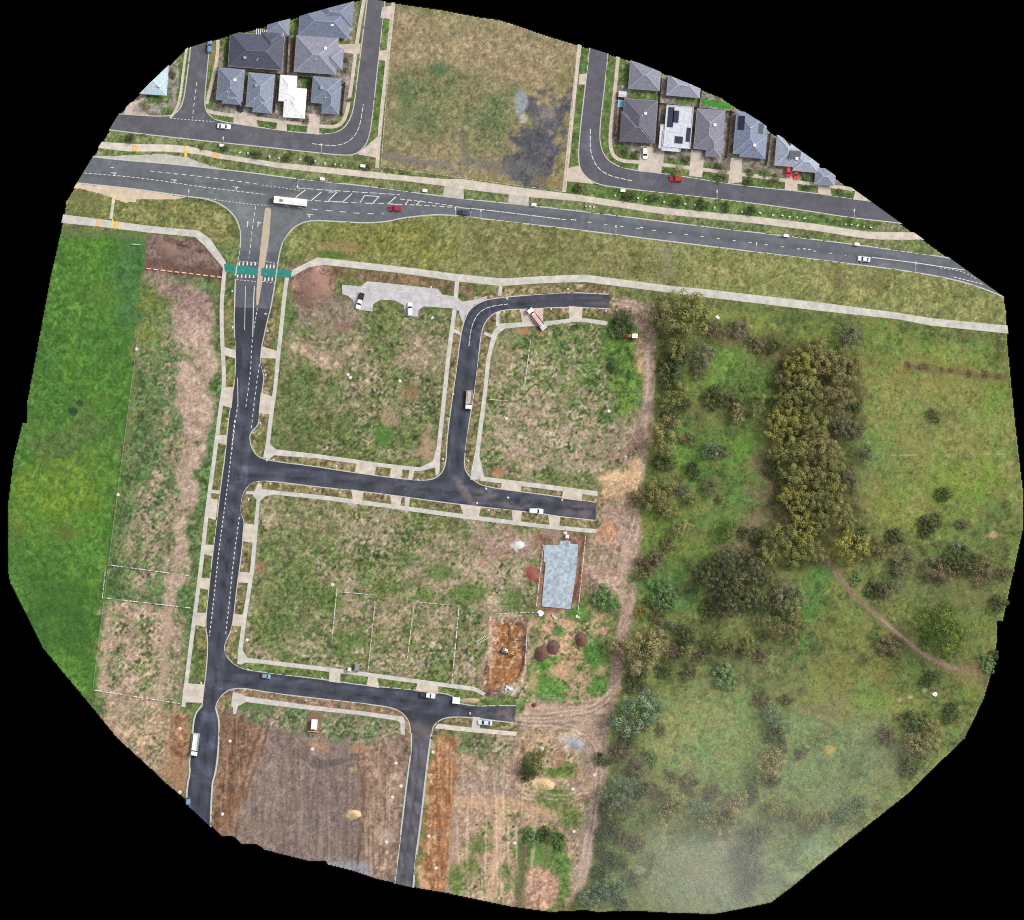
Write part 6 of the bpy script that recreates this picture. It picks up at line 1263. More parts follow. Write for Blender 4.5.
(773,716,12,'blue','green tree on the right edge of the pale green paddock, upper one'),(775,734,10,'shrub','dark shrub on the right edge of the pale green paddock, lower one'),(768,764,16,'hazel','pale olive tree at the lower right corner of the pale green paddock'),(773,780,8,'shrub','dark shrub at the foot of the pale olive tree'),(670,806,15,'hazel','hazy olive tree below the pale green paddock, left one of three'),(700,809,10,'blue','hazy grey-green tree below the pale green paddock, middle one of three'),(719,821,17,'hazel','hazy olive tree below the pale green paddock, right one of three'),(736,801,10,'hazel','small hazy olive tree behind the row of three'),(655,790,9,'scrub','hazy brown scrub at the bottom edge of the pale green paddock'),(690,783,10,'scrub','hazy purple-brown scrub along the bottom of the pale green paddock'),(672,776,7,'scrub','reddish scrub poking into the pale green paddock'),
(752,840,14,'grey','tall hazy grey tree, topmost of the grey row near the bottom edge'),(746,858,15,'grey','tall hazy grey tree, second of the grey row near the bottom edge'),(752,876,14,'grey','tall hazy grey tree, third of the grey row near the bottom edge'),(746,891,11,'grey','hazy grey tree, lowest of the grey row near the bottom edge'),(763,832,9,'shrub','dark hazy shrub at the head of the grey row'),
(772,808,8,'brown','tan tree, leftmost of the line across the hazy south-east field'),(781,815,7,'brown','tan tree, second of the line across the hazy south-east field'),(795,813,7,'brown','round tan tree, third of the line across the hazy field'),(821,817,8,'brown','brown-hearted tan tree, fourth of the line across the hazy field'),(811,824,8,'hazel','pale tree below the fourth tan tree of the hazy line'),(844,815,9,'blue','hazy blue-green tree right of the tan trees'),(859,804,9,'blue','hazy blue-green tree near the south-east survey edge'),(866,817,6,'yellow','small yellowish shrub near the south-east survey edge'),(878,809,6,'yellow','yellowish shrub right at the south-east survey edge'),(833,817,6,'blue','small hazy blue-green tree left of the bigger one'),
(915,720,14,'shrub','dark tree at the top of the clump near the south-east edge'),(930,730,10,'brown','olive-brown tree right of the dark one near the south-east edge'),(919,745,15,'hazel','tan-olive tree at the bottom of the clump near the south-east edge'),(909,768,10,'shrub','round dark green shrub below the south-east clump'),(951,712,10,'shrub','dark shrub near the south-east survey edge'),(887,735,9,'scrub','grey-brown scrub left of the south-east clump'),(802,752,7,'scrub','small dark scrub in the hazy field'),
# estate side
(624,322,12,'shrub','dark green shrub at the end of the curved estate road'),(618,331,8,'green','low green shrub beside the yellow loader'),(604,597,13,'green','bright green mound of grass-like shrub right of the concrete house slab'),(533,764,11,'bush','dense green bush on the rough ground below the estate'),(528,772,8,'shrub','dark shrub beside the dense green bush on the rough ground'),(541,753,5,'bush','small bush beside the pale sand patch'),
(531,836,9,'green','green shrub on the left end of the grassed bank at the bottom'),(546,834,8,'shrub','dark shrub in the middle of the grassed bank at the bottom'),(560,841,8,'green','green shrub on the right end of the grassed bank at the bottom'),(611,367,5,'shrub','small dark shrub at the edge of the right-hand lot'),
]
for row in T: tree(*row)
# dry hedge of brushwood along the old fence line in the east field
for i, (x, y, r) in enumerate(((907,364,5),(918,366,4),(928,367,6),(940,369,4),(952,371,5),(970,372,5),(985,373,7),(1001,375,6))):
    tree(x+random.uniform(-3,3), y+random.uniform(-2,2), r*random.uniform(.5,.8), 'scrub', 'dry brown shrub in the broken row along the old fence line of the east field', 'dry shrubs along the old fence line', .45)
ST = [(257,155,5),(287,158,4.4),(310,160,4.6),(369,167,4),(130,139,4.4),(202,146,3.6),(225,148,4.6),(579,188,4.6),(629,196,5.6),(653,198,5),(678,202,5),(702,205,5.6),(726,207.6,4.6),(751,210.4,5.4)]
for x, y, r in ST: tree(x, y, r, 'shrub' if r > 4.2 else 'scrub', 'small dark young tree on the grass strip between the housing streets and the highway path', 'young trees along the highway path', 1.3)
for x, y, r, k in ((679,171,6,'hazel'),(721,176,6,'scrub'),(748,182,4,'shrub'),(774,180,5.4,'scrub'),(807,188,3.4,'shrub'),(840,192.6,3.6,'scrub'),(145,107,6,'hazel'),(635,155,4,'shrub'),(306,121,4,'scrub')):
    tree(x, y, r, k, 'young street tree on the nature strip in front of the houses', 'street trees in front of the houses', 1.1)
for x, y, r, k in ((686,160,4.5,'shrub'),(718,166,4,'shrub'),(765,174,4,'green'),(750,173,4,'shrub'),(808,177,4.6,'green'),(262,76,2.6,'shrub'),(346,60,2.6,'shrub'),(344,70,3.2,'scrub'),(297,78,2.6,'shrub'),(172,75,4,'shrub'),(350,100,2.4,'shrub'),(625,152,3.4,'shrub'),(280,64,3.4,'grey')):
    tree(x, y, r, k, 'clipped garden shrub beside a house wall or driveway', 'garden shrubs of the houses', .8)

# ------------------------------------------------------------------ things of the building site
SLAB = mat_plain('slab_concrete', (152,165,175), .75, .55, .7)
FORM = mat_plain('timber_formwork', (86,74,66), .9, .2, 2)
sl = [(544.2,544.8),(559.3,544.8),(559.8,540.5),(570,541),(570.6,543.6),(578.4,544.4),(576,575),(570.4,609.2),(541.6,606.2),(545.6,562.3),(543.6,561.8)]
root = empty('house_slab', 'pale blue-grey concrete house slab, freshly poured and still without walls', 'slab', P(560, 575, 0))
def rel(pts, o=(560,575)): return [((x-o[0])*S, (o[1]-y)*S) for x, y in pts]
bm = bmesh.new(); prism(bm, rel(sl), -.1, .42); bmesh.ops.triangulate(bm, faces=bm.faces[:]); link('slab', bm, SLAB, root)
bm = bmesh.new()
for a, b in zip(rel(sl), rel(sl[1:]+sl[:1])): bar(bm, (a[0],a[1],.2), (b[0],b[1],.2), .16, .34)
link('formwork', bm, FORM, root)
for x, y in ((560,552),(566,571),(556,590)):
    bm = bmesh.new(); tube(bm, ((x-560)*S,(575-y)*S,.4), ((x-560)*S,(575-y)*S,.8), .08, .08, 8); link('drain_pipe', bm, TRIM, root)
SOIL = mat_plain('dark_soil', (104,78,68), 1, .22, 1.2, bump=.6); SAND = mat_plain('pale_sand', (206,178,138), 1, .1, 1.2, bump=.3); GRAV = mat_plain('blue_gravel', (152,158,164), 1, .18, 3, bump=.5)
def mound(name, px, py, rx, ry, h, mat, label):
    bm = bmesh.new(); rows = []; n = 28
    rr = random.Random(int(px*7+py)); ph = [rr.uniform(0, 6.28) for _ in range(4)]
    for k in range(9):
        t = k/8; row = []
        for i in range(n):
            a = i/n*2*math.pi; w = 1+.08*math.sin(2*a+ph[0])+.05*math.sin(5*a+ph[1])+.03*math.sin(9*a+ph[2])
            z = h*(math.cos(t*math.pi/2)**1.3)*(1+rr.uniform(-.16,.16)) - (.12 if k == 8 else 0)
            row.append(bm.verts.new((rx*S*t*w*math.cos(a), ry*S*t*w*math.sin(a), z)) if k else None)
        rows.append(row)
    top = bm.verts.new((0,0,h))
    for i in range(n): bm.faces.new((top, rows[1][i], rows[1][(i+1)%n]))
    for k in range(1, 8):
        for i in range(n): bm.faces.new((rows[k][i], rows[k+1][i], rows[k+1][(i+1)%n], rows[k][(i+1)%n]))
    o = link(name, bm, mat, None, True); o.location = P(px, py, gz(px, py)); tag(o, label, 'mound')
mound('soil_mound', 541.4, 653.6, 8, 8.4, 1.7, SOIL, 'round dark soil mound closest to the orange building pad'); mound('soil_mound', 553, 647.4, 7.4, 7.8, 1.5, SOIL, 'round dark soil mound in the middle of the three'); mound('soil_mound', 581, 639.4, 7.4, 7.8, 1.6, SOIL, 'round dark soil mound standing alone nearest the dirt road')
mound('sand_heap', 546, 784.6, 10, 5.6, 1.2, SAND, 'pale cream sand heap on the rough ground below the estate'); mound('sand_heap', 355, 814, 7, 4, .9, SAND, 'yellowish sand heap on the ploughed ground'); mound('sand_heap', 470, 700.6, 10, 3.4, .8, mat_plain('brown_sand', (176,150,122), 1, .15, 1.5), 'brown sand heap spread on the verge beside the white skip')
mound('gravel_heap', 577, 744.6, 7, 5.4, .9, GRAV, 'blue-grey gravel heap by the dirt road'); mound('gravel_heap', 519, 545, 5.5, 4.2, .5, mat_plain('white_gravel', (204,208,208), 1, .12, 2), 'whitish gravel heap on the lot left of the house slab'); mound('sand_heap', 541, 748.6, 3.4, 2.4, .6, mat_plain('white_sand', (220,214,200), 1, .08, 2), 'small white sand heap beside the dense green bush'); mound('soil_mound', 534, 705, 3, 2.6, .7, mat_plain('rust_soil', (120,68,40), 1, .2, 2), 'small rusty-brown soil heap beside the muddy road end')
mound('soil_mound', 532, 574, 5.4, 6, .5, mat_plain('red_soil', (136,82,70), 1, .22, 1.6), 'low brick-red soil heap left of the house slab')
mound('soil_mound', 315, 285, 15, 12, 1.3, mat_plain('brown_spoil', (142,112,100), 1, .18, 1.0, bump=.5), 'wide brown spoil mound beside the crossing and the car park'); mound('soil_mound', 165, 250, 14, 9, 1.0, mat_plain('brown_spoil', (122,100,92), 1, .18, 1.0, bump=.5), 'wide brown spoil mound left of the crossing')
# toilets, boxes, bundles
def toilet(px, py, label, body=(236,238,238)):
    b = paintm(body)
    simple_thing('portable_toilet', label, 'toilet', px, py, 6, [('cabin', b, lambda m: box(m,0,0,.1,1.2,1.2,2.1,0,.04)), ('roof', TRIM, lambda m: loft(m, [[(-.66,-.66,2.2),(.66,-.66,2.2),(.66,.66,2.2),(-.66,.66,2.2)],[(-.4,-.4,2.42),(.4,-.4,2.42),(.4,.4,2.42),(-.4,.4,2.42)]])), ('door', SHEDM, lambda m: box(m,0,-.62,.2,.8,.06,1.9)), ('base', DARKV, lambda m: box(m,0,0,0,1.3,1.3,.1))])
toilet(567, 536.4, 'white portable toilet standing in front of the house slab'); toilet(349.4, 669.4, 'white portable toilet beside the grey site box, on the footpath edge')
simple_thing('site_box', 'grey site box in a white frame by the footpath of the lower lot', 'site box', 357, 667.4, 4, [('body', paintm((150,152,154)), lambda m: box(m,0,0,0,1.7,2.4,1.9,0,.04)), ('frame', TRIM, lambda m: [box(m,sx*.88,sy*1.22,0,.14,.14,2.05) for sx in (-1,1) for sy in (-1,1)]), ('lid', paintm((128,130,134)), lambda m: box(m,0,0,1.9,1.5,2.2,.1))])
simple_thing('site_cabin', 'white site cabin on the brown pad beside the lower footpath', 'cabin', 314.4, 724.2, 4, [('wall', paintm((232,230,228)), lambda m: box(m,0,0,.15,1.9,3.3,2.2)), ('roof', WHT, lambda m: loft(m, [[(-1.08,y,2.35),(0,y,2.55),(1.08,y,2.35),(1.08,y,2.42),(0,y,2.65),(-1.08,y,2.42)] for y in (-1.8,1.8)])), ('door', SHEDM, lambda m: box(m,0,-1.67,.2,.85,.06,1.95)), ('skid', DARKV, lambda m: [box(m,s*.7,0,0,.2,3.4,.15) for s in (-1,1)])])
bm = bmesh.new(); box(bm, 0, 0, 0, 5.0, 7.0, .06); o = link('brown_pad', bm, mat_plain('brown_gravel_pad', (116,94,76), 1, .2, 2)); o.location = P(314.6, 722.5, .16); o.rotation_euler.z = R(-4); o['kind'] = 'structure'; o.name = 'gravel_path_pad'
def barrier(px, py, ang, L, c, label, group=None, h=.8):
    simple_thing('plastic_barrier', label, 'barrier', px, py, ang, [('body', paintm(c), lambda m: loft(m, [[(x,-.26,0),(x,-.26,.2),(x,-.1,.35),(x,-.1,h),(x,.1,h),(x,.1,.35),(x,.26,.2),(x,.26,0)] for x in (-L/2,L/2)])), ('reflector', paintm((226,212,196)), lambda m: box(m,0,0,h,L*.8,.12,.06))], group)
barrier(313.6, 731.6, 6, 4.6, (206,96,48), 'orange barrier at the end of the brown pad below the white site cabin')
for k in range(11):
    t = (k+.5)/11; x, y = 145+t*78, 268.4+t*9.2
    barrier(x, y, 6.7, 1.7, (222,176,140) if k % 3 else (214,150,106), 'pale orange plastic barrier in the row below the brown spoil left of the crossing', 'barriers below the brown spoil')
simple_thing('skip_bin', 'white skip at the kerb of the lower estate road, left of the brown sand heap', 'skip', 456.4, 700.4, 6, [('bin', WHT, lambda m: loft(m, [[(-1.0,-.8,0),(1.0,-.8,0),(1.0,.8,0),(-1.0,.8,0)],[(-1.3,-1.1,1.3),(1.3,-1.1,1.3),(1.3,1.1,1.3),(-1.3,1.1,1.3)]])), ('rim', TRIM, lambda m: prism(m, [(-1.36,-1.16),(1.36,-1.16),(1.36,1.16),(-1.36,1.16)], 1.28, 1.38))])
def bundle(px, py, label, sc=1.0, c=(226,228,228)):
    q_ = random.Random(int(px*13+py*7)); lay_ = []
    for i in range(5): lay_.append((q_.uniform(-1.3,1.3)*(1 if i else 0), q_.uniform(-.8,.8)*(1 if i else 0), q_.uniform(.7,1.9), q_.uniform(.6,1.5), q_.uniform(.3,1.0), q_.uniform(0,3)))
    simple_thing('wrapped_bundle', label, 'bundle', px, py, 10, [('stack', paintm(c), lambda m: [box(m,x*sc,y*sc,.02,a*sc,b*sc,h*sc,r,.12*sc) for x,y,a,b,h,r in lay_])], )
bundle(541.4, 614, 'white plastic-wrapped bundle at the bottom corner of the house slab'); bundle(566, 533, 'small pale bundle on the footpath edge above the house slab', .5, (206,200,196)); bundle(509, 687.6, 'pale bundle of building material at the bottom of the orange pad', .8, (196,206,214)); bundle(433, 318, 'small grey bundle in the weeds below the car park', .5, (186,190,190)); bundle(578, 617, 'white rubbish heap right of the slab bottom corner', .5, (214,220,214)); bundle(554, 616.6, 'pale blue-grey bundle beside the white wrapped one', .7, (170,182,190))
bundle(718, 318, 'scatter of white rubbish by the large overhanging gum', .7, (220,218,210)); bundle(934, 693.6, 'white rubbish dumped beside the worn track end', .7, (224,220,214))
simple_thing('footing_formwork', 'white square footing formwork on the orange pad, above the grey excavator', 'formwork', 501.8, 627.6, 3, [('board', mat_plain('pale_board', (206,194,178), .8, .1, 2), lambda m: [box(m,s*1.5,0,-.5,.16,3.4,.75) for s in (-1,1)] + [box(m,0,s*1.62,-.5,2.84,.16,.73) for s in (-1,1)])])
simple_thing('footing_formwork', 'timber trench formwork along the upper right of the orange pad', 'formwork', 509.2, 631, 3, [('board', FORM, lambda m: [box(m,0,0,-.7,.2,6.0,.8), box(m,2.9,-3.2,-.7,5.6,.2,.79)]), ('peg', FORM, lambda m: box(m,0,3.0,-.7,.1,.1,1.3))])
# timber stack beside the pad
simple_thing('timber_stack', 'pale ladder-like stack of timber left of the orange pad', 'timber', 483.6, 639, -31, [('rail', mat_plain('pale_timber', (206,200,192), .8, .12, 2), lambda m: [box(m,0,s*.5,.1,6,.16,.18) for s in (-1,1)]), ('rung', mat_plain('pale_timber', (206,200,192), .8, .12, 2), lambda m: [box(m,-2.7+k*.6,0,.2,.14,1.2,.1) for k in range(10)])])

# ------------------------------------------------------------------ fences, pegs and string lines
PICK = mat_plain('galvanised_steel', (170,172,170), .6, .12, 3); TAPE = mat_plain('white_tape', (206,206,200), .7, .1, 3)
def stringline(a, b, label, gap=2.4, tape=True, h=1.1, brk=.6, cat='fence', name='wire_fence', tw=.2):
    A, B = P(*a, 0), P(*b, 0); A.z = gz(*a); d = B-A; d.z = 0; L = d.length; rz = math.atan2(d.y, d.x)
    root = empty(name, label, cat, A, rz)
    n = max(1, int(L/gap))
    pm0 = None
    for k in range(n+1):
        x = k*L/n; px_, py_ = a[0]+(b[0]-a[0])*k/n, a[1]+(b[1]-a[1])*k/n
        if not inside(px_, py_, .2): continue
        if pm0 is None:
            bm = bmesh.new(); box(bm, 0, 0, -.3, .08, .08, h+.3); box(bm, 0, 0, h, .16, .16, .07); o = link('post', bm, TAPE if tape else PICK, root); pm0 = o.data
        else: o = bpy.data.objects.new('post', pm0); col.objects.link(o); o.parent = root
        o.location = (x, 0, gz(px_, py_)-A.z)
    bm = bmesh.new(); rr = random.Random(int(a[0]*3+a[1]))
    for k in range(n):
        m = 4
        for j in range(m):
            thin = tape and rr.random() > brk
            x0, x1 = (k+j/m)*L/n, (k+(j+1)/m)*L/n; sag = lambda x: h-.15-.1*math.sin(math.pi*((x*n/L) % 1))
            if not inside(a[0]+(b[0]-a[0])*x1/L, a[1]+(b[1]-a[1])*x1/L, .3): continue
            bar(bm, (x0-.02,0,sag(x0)), (x1+.02,0,sag(x1)), .04 if thin or not tape else tw, .02 if thin else .03)
            if not tape: bar(bm, (x0,0,.4), (x1,0,.4), .04, .03)
    if len(bm.faces): link('tape' if tape else 'wire', bm, TAPE if tape else PICK, root)
    else: bm.free()
for a, b, lb in (((375,605),(368,671),'taped lot boundary second from the left in the lower lot'),((414,605),(407.5,658),'taped lot boundary third from the left in the lower lot'),((459,608),(452,683),'longest taped lot boundary of the lower lot, nearest the orange pad'),((337,587),(332,642),'taped lot boundary furthest left in the lower lot'),
    ((341,592),(377,595),'short cross tape at the top left of the lower lot'),((418,602),(452.5,605),'short cross tape between the two right boundaries of the lower lot'),((496.6,614),(536,612),'taped line along the top of the orange pad'),((527.5,624),(525,669.6),'taped line along the right side of the orange pad'),
    ((585.7,536),(578,612),'dotted white safety line on the right side of the house slab'),((543.6,545),(536.4,606),'dotted white safety line on the left side of the house slab'),((110,565),(189,575.6),'white taped line across the bare track, upper one of the pair'),((103.6,597.7),(191,608),'white taped line across the bare track, lower one of the pair'),
    ((106,566),(102.5,598),'short white taped line at the paddock edge joining the pair'),((94.6,690),(180,703.5),'white taped line across the bare ground level with the lower estate road'),((531,337),(524,390),'dotted lot boundary running down the right-hand lot'),((486,399),(509,401),'short dotted cross line in the right-hand lot'),((132,244),(143,245),'short white taped line in the top corner of the paddock')):
    stringline(a, b, lb, brk=.55, tw=.26 if 'longest' in lb or 'bare' in lb else .2, gap=1.8 if 'safety' in lb else 2.6)
stringline((138,335), (104,600), 'thin wire fence along the right side of the green paddock', 5, False); stringline((104,600), (93,690), 'thin wire fence along the lower paddock edge', 5, False)
stringline((393,14), (381,166), 'white post fence on the left of the vacant block', 2.2, True, .8, .35, tw=.16); stringline((577,62), (566,188), 'white post fence on the right of the vacant block', 2.2, True, .8, .3, tw=.16); stringline((382,167), (565,192), 'white post fence along the highway side of the vacant block', 2.6, True, .7, .25, tw=.14)

# ------------------------------------------------------------------ small street things
PILL = mat_plain('pit_concrete', (204,204,198), .8, .08, 2)
def marker_mesh():
    bm = bmesh.new(); box(bm, 0, 0, -.05, .72, .62, .12, 0, .02); box(bm, .1, 0, .06, .3, .3, .5, 0, .03); me_ = bpy.data.meshes.new('service_pit'); bm.to_mesh(me_); bm.free(); me_.materials.append(PILL); return me_
MK = marker_mesh()
for x, y in ((232,291),(232.5,327),(265.5,314),(267.4,331),(265.4,375),(227.5,419),(260,423),(225,376),(273.5,459.6),(336.5,466),(270.4,483.6),(248.5,499),(314,489.6),(418,479.6),(468.4,461),(443,459),(486,488.6),(489,510),(235.4,631),(248,669.6),(322,678.4),(306,700.6),(245,690),(201,683),(453,394),(504,311.6),(551,309),(568,289),(431,287),(507,298.6),(562,500),(477,503),(508,497.6),(419,690),(470,713.4),(606,310.6)):
    o = bpy.data.objects.new('service_pit', MK); col.objects.link(o); o.location = P(x, y, gz(x, y)); o.rotation_euler.z = random.uniform(0, 3); tag(o, 'small white service pit marker on a verge of the new estate', 'service pit', 'service pits along the estate verges')
bm = bmesh.new(); tube(bm, (0,0,-.1), (0,0,.16), .62, .58, 16); box(bm, 0, 0, .15, .9, .12, .04); box(bm, 0, 0, .15, .12, .9, .035); mm = bpy.data.meshes.new('manhole_cover'); bm.to_mesh(mm); bm.free(); mm.materials.append(PILL)
for x, y in ((180,728.5),(230,741),(222.5,814),(180,792),(396,763),(392.6,797),(386.6,842),(312.4,749),(594.7,775),(573,789),(574,831.5),(515,843),(433,752),(429,836),(400,381),(348,374.5),(350.4,377.4),(506.5,418.5),(609,411),(136.6,349),(118,494.6),(332.6,584.6),(247,640),(401,786),(436,868)):
    o = bpy.data.objects.new('manhole_cover', mm); col.objects.link(o); o.location = P(x, y, gz(x, y)); tag(o, 'round white concrete manhole cover on open ground', 'manhole cover', 'manhole covers on the open ground')
bm = bmesh.new(); loft(bm, [[(a*.28*k, b*.28*k, z) for a, b in ((-1,-1),(1,-1),(1,1),(-1,1))] for z, k in ((0,1),(.7,.8))]); gm = bpy.data.meshes.new('plant_guard'); bm.to_mesh(gm); bm.free(); gm.materials.append(TAPE)
G = [(615,195.6),(638,198.2),(646,199.6),(664,202),(673.5,203.4),(685,204),(695,205),(714.6,207.6),(723,208.6),(742,211.8),(760,213),(773,215),(782.4,215.6),(789.6,216.6),(797,217.4),(804.6,218.4),(845.6,224.4),(851.6,224.6),(857.4,225.6),(864,226.6),(871,227.4),(240,152.6),(248,153.2),(269.4,156.8),(279,158),(300,159.6),(315,161.4),(325,163.4),(335,164.4),(341,165.4),(586,206.4),(590,206.8),(594,207.4)]
for x, y in G:
    o = bpy.data.objects.new('plant_guard', gm); col.objects.link(o); o.location = P(x, y, gz(x, y)); o.rotation_euler.z = random.uniform(0, 3); o.scale = (random.uniform(1.1,1.9), .9, 1); tag(o, 'small white plant guard on the grass strip by the highway path', 'plant guard', 'plant guards by the highway path')
LAMPM = mat_plain('lamp_head_grey', (206,208,208), .5, .06, 2)
def lamp(px, py, dirv, label, h=8.5):
    simple_thing('street_lamp', label, 'street lamp', px, py, math.degrees(math.atan2(dirv[1], dirv[0])), [('pole', PICK, lambda m: (tube(m,(0,0,-.2),(0,0,h),.13,.08,10), tube(m,(0,0,0),(0,0,.35),.2,.18,10))), ('arm', PICK, lambda m: tube(m,(0,0,h-.15),(2.6,0,h+.35),.09,.07,8)), ('lamp_head', LAMPM, lambda m: loft(m, [[(2.3,-.14,h+.2),(2.3,.14,h+.2),(2.3,.14,h+.42),(2.3,-.14,h+.42)],[(3.3,-.22,h+.34),(3.3,.22,h+.34),(3.3,.22,h+.5),(3.3,-.22,h+.5)]]))])
for x, y, d, lb in ((716.5,200,(0,-1),'street lamp on the crescent south side, opposite the mid grey roof'),(853.4,219,(0,-1),'street lamp on the crescent south side near its survey edge'),(755,252,(.1,-1),'street lamp south of the highway with a long pale arm, middle one'),(914,271.6,(.1,-1),'street lamp south of the highway near its eastern survey edge'),(615.6,235,(0,-1),'street lamp south of the highway below the crescent bend'),(189.6,199.6,(0,-1),'street lamp beside the bus bay left of the junction'),(455.6,217.6,(0,-1),'street lamp on the highway beside the dark blue-grey car'),(481,219,(0,-1),'street lamp on the highway right of the dark blue-grey car'),(299,179.4,(-.1,1),'street lamp north of the highway above the white bus'),(224,146.8,(0,-1),'street lamp on the housing street left of its bend'),(322,153.6,(0,-1),'street lamp on the housing street below the slate house at the bend')): lamp(x, y, d, lb)
def signbox(px, py, label, w=1.6, c=(222,224,220)):
    simple_thing('utility_cabinet', label, 'cabinet', px, py, 7, [('body', paintm(c), lambda m: box(m,0,0,0,w,.9,1.2,0,.05)), ('lid', WHT, lambda m: box(m,0,0,1.2,w+.12,1.0,.08)), ('door', SHEDM, lambda m: box(m,0,-.46,.12,w*.8,.04,.95))])
for x, y, lb in ((786,235.6,'pale utility cabinet north of the highway, above the long centre line'),(857,244.2,'pale utility cabinet north of the highway above the white car'),(534,204.6,'pale utility cabinet right of the second highway crossover'),(425,190.6,'pale utility cabinet left of the first highway crossover'),(322.4,179,'pale utility cabinet north of the painted hatching'),(222,145.4,'pale utility cabinet on the strip south of the housing street'),(363,166,'white cabinet beside the path at the left of the vacant block'),(623,190.6,'white cabinet on the strip below the crescent bend')): signbox(x, y, lb)
# tactile yellow bus stop posts
for x, y, lb in ((186,151.6,'yellow bus stop sign on the paving north of the highway'),(112,212,'yellow bus stop sign on the narrow path south of the highway')):
    simple_thing('bus_stop_sign', lb, 'sign', x, y, 0, [('post', PICK, lambda m: tube(m,(0,0,0),(0,0,2.6),.05,.05,8)), ('plate', paintm((230,200,70)), lambda m: box(m,0,0,2.0,.5,.05,.6))])
TAC = mat_plain('yellow_tactile_paving', (214,190,92), .9, .12, 4); TACO = mat_plain('orange_brick_paving', (206,170,112), .9, .16, 3)
for poly, mt in (([(184.6,146.6),(187.4,146.9),(186.8,157),(184.4,156.6)],TAC),([(112,218.6),(113.6,218.8),(112.4,228),(110.8,227.8)],TAC),([(113.6,196.2),(116,196.4),(115.2,199.4),(113,199.2)],TAC),([(132.6,144.8),(137.6,145),(136.6,151.4),(131.6,151.4)],TACO),([(213,151.8),(220.4,153.6),(219,159),(212,157.4)],TACO),([(97,219),(101,219.6),(100.4,226.6),(96.4,226.2)],TACO),([(114,221.2),(119,221.8),(118.4,228.8),(113.4,228.4)],TACO)):
    bm = bmesh.new(); prism(bm, px2w(poly), .05, .21); struct('paving_strip', bm, mt)

# ------------------------------------------------------------------ weeds and grass tussocks
def tussocks(n=27000):
    w = np.zeros((GH, GW), np.float32) + .22
    w += strip*.35 + east*.12 + lotA*.7 + lotB*.7 + lotC*.6
    gsc = LIN[..., 1]/(LIN[..., 0]+1e-4); w *= np.clip((gsc-.9)*3, .03, 1)*(~hard)*(~PAVED)*outm*(1-np.clip(pl+pad*.85, 0, 1))
    er = crisp([(x+(512-x)*.006, y+(460-y)*.006) for x, y in OUT]); w *= er
    p = (w/w.sum()).ravel(); pick = RNG.choice(p.size, size=n, replace=False, p=p); iy, ix = np.unravel_index(pick, w.shape)
    px = ix+RNG.random(n)-.5; py = iy+RNG.random(n)-.5
    x = (px-CX)*S; y = (CY-py)*S; z = Z[iy, ix]
    s = .14+.26*RNG.random(n)**1.8; big = 1+.3*strip[iy, ix]+.2*east[iy, ix]; s = s*big
    V = []; Cc = []
    for k in range(3):
        a = RNG.random(n)*6.283; t = .55+.5*RNG.random(n)
        dx, dy = np.cos(a), np.sin(a)
        base = np.stack([x, y, z-.02], 1)
        p0 = base+np.stack([-dy*s*.45, dx*s*.45, 0*s], 1); p1 = base+np.stack([dy*s*.45, -dx*s*.45, 0*s], 1); tip = base+np.stack([dx*s*t, dy*s*t, s*.9], 1)
        V.append(np.stack([p0, p1, tip], 1)); Cc.append(LIN[iy, ix]*(.72+.62*RNG.random((n, 1)))*np.array([[1.0,1.03,.92]]))
    V = np.concatenate(V).reshape(-1, 3).astype(np.float32); Cc = np.repeat(np.concatenate(Cc), 3, 0); nt_ = len(V)//3
    me_ = bpy.data.meshes.new('grass'); me_.vertices.add(len(V)); me_.vertices.foreach_set('co', V.ravel()); me_.loops.add(len(V)); me_.loops.foreach_set('vertex_index', np.arange(len(V), dtype=np.int32))
    me_.polygons.add(nt_); me_.polygons.foreach_set('loop_start', np.arange(0, len(V), 3, dtype=np.int32)); me_.update(calc_edges=True)
    a_ = me_.color_attributes.new('albedo', 'FLOAT_COLOR', 'POINT'); a_.data.foreach_set('color', np.concatenate([np.clip(Cc, 0, 1), np.ones((len(Cc), 1))], 1).astype(np.float32).ravel())
    me_.materials.append(mat_vcol('grass_blades', rough=.9, fine=1.0, var=.1, bump=0))
    o = bpy.data.objects.new('grass', me_); col.objects.link(o); tag(o, 'grass tussocks and weeds scattered over the lots and fields', 'grass', kind='stuff')
tussocks()

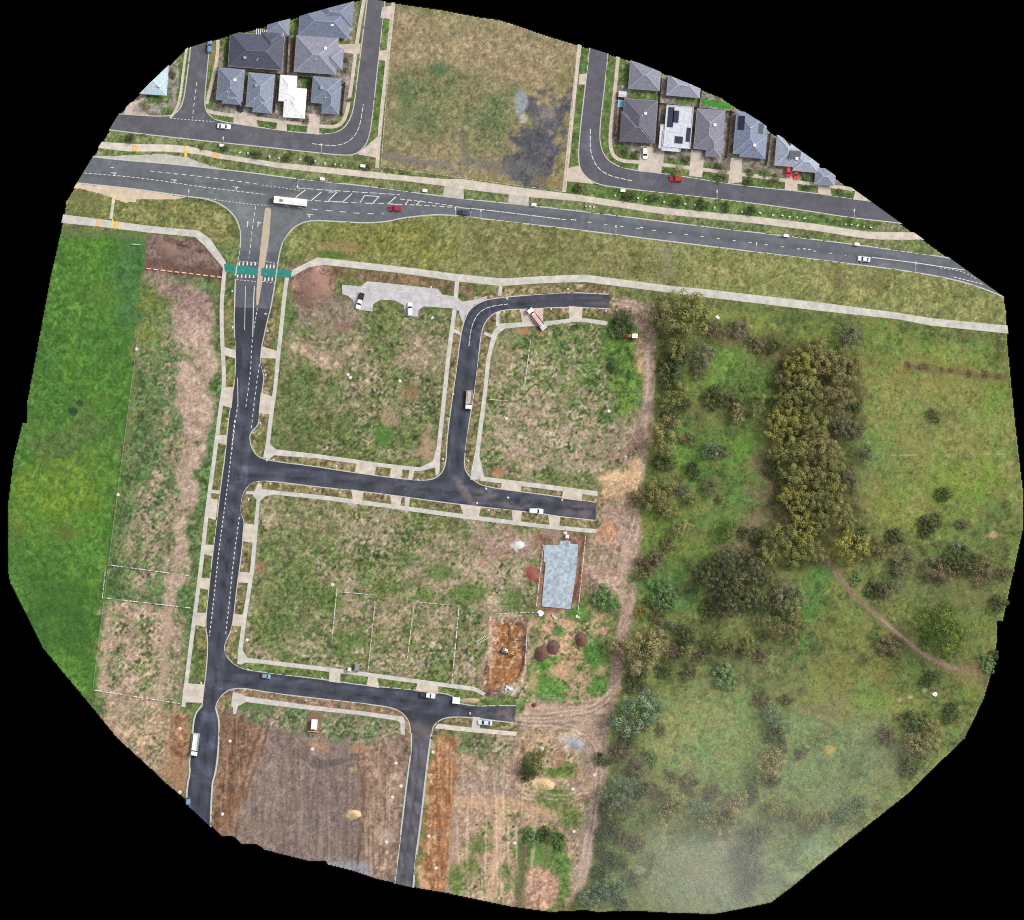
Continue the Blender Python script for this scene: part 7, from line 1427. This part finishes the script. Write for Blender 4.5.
# ------------------------------------------------------------------ low mist over the southern bushland
def mist():
    sh = lambda q: (q[0]+(700-q[0])*.012, q[1]+(700-q[1])*.012)
    edge = [sh(q) for q in OUT if q[1] > 640 and q[0] > 560]
    bm = bmesh.new(); prism(bm, px2w(edge + [(566,880),(590,800),(612,720),(634,630),(700,585),(860,585),(960,620)]), .3, 15.5)
    m = bpy.data.materials.new('mist'); m.use_nodes = True; n = m.node_tree.nodes; l = m.node_tree.links; n.clear()
    out = n.new('ShaderNodeOutputMaterial'); vol = n.new('ShaderNodeVolumePrincipled'); vol.inputs['Color'].default_value = (.96,1,.93,1); vol.inputs['Anisotropy'].default_value = 0.0
    tc = n.new('ShaderNodeTexCoord'); l.new(vol.outputs[0], out.inputs['Volume'])
    def blob(c, rx, ry):
        mp = n.new('ShaderNodeVectorMath'); mp.operation = 'SUBTRACT'; mp.inputs[1].default_value = (wx(c[0]), wy(c[1]), 0); l.new(tc.outputs['Object'], mp.inputs[0])
        mu = n.new('ShaderNodeVectorMath'); mu.operation = 'MULTIPLY'; mu.inputs[1].default_value = (1/(rx*S), 1/(ry*S), 0); l.new(mp.outputs[0], mu.inputs[0])
        ln = n.new('ShaderNodeVectorMath'); ln.operation = 'LENGTH'; l.new(mu.outputs[0], ln.inputs[0])
        mr = n.new('ShaderNodeMapRange'); mr.interpolation_type = 'SMOOTHSTEP'; mr.inputs['From Min'].default_value = 1.0; mr.inputs['From Max'].default_value = 0.0; l.new(ln.outputs['Value'], mr.inputs['Value']); return mr.outputs[0]
    def add(a, b):
        q = n.new('ShaderNodeMath'); q.operation = 'ADD'; l.new(a, q.inputs[0]); l.new(b, q.inputs[1]); return q.outputs[0]
    d = add(blob((765,935), 300, 340), blob((720,915), 115, 150))
    nz = n.new('ShaderNodeTexNoise'); nz.inputs['Scale'].default_value = .045; nz.inputs['Detail'].default_value = 2; l.new(tc.outputs['Object'], nz.inputs['Vector'])
    mr = n.new('ShaderNodeMapRange'); mr.inputs['From Min'].default_value = .3; mr.inputs['From Max'].default_value = .7; mr.inputs['To Min'].default_value = .8; mr.inputs['To Max'].default_value = 1.15; l.new(nz.outputs['Fac'], mr.inputs['Value'])
    a = n.new('ShaderNodeMath'); a.operation = 'MULTIPLY'; l.new(d, a.inputs[0]); l.new(mr.outputs[0], a.inputs[1])
    b = n.new('ShaderNodeMath'); b.operation = 'MULTIPLY'; b.inputs[1].default_value = .0165; l.new(a.outputs[0], b.inputs[0]); l.new(b.outputs[0], vol.inputs['Density'])
    o = link('mist', bm, m); tag(o, 'pale low mist lying over the southern bushland', 'mist', kind='stuff')
mist()
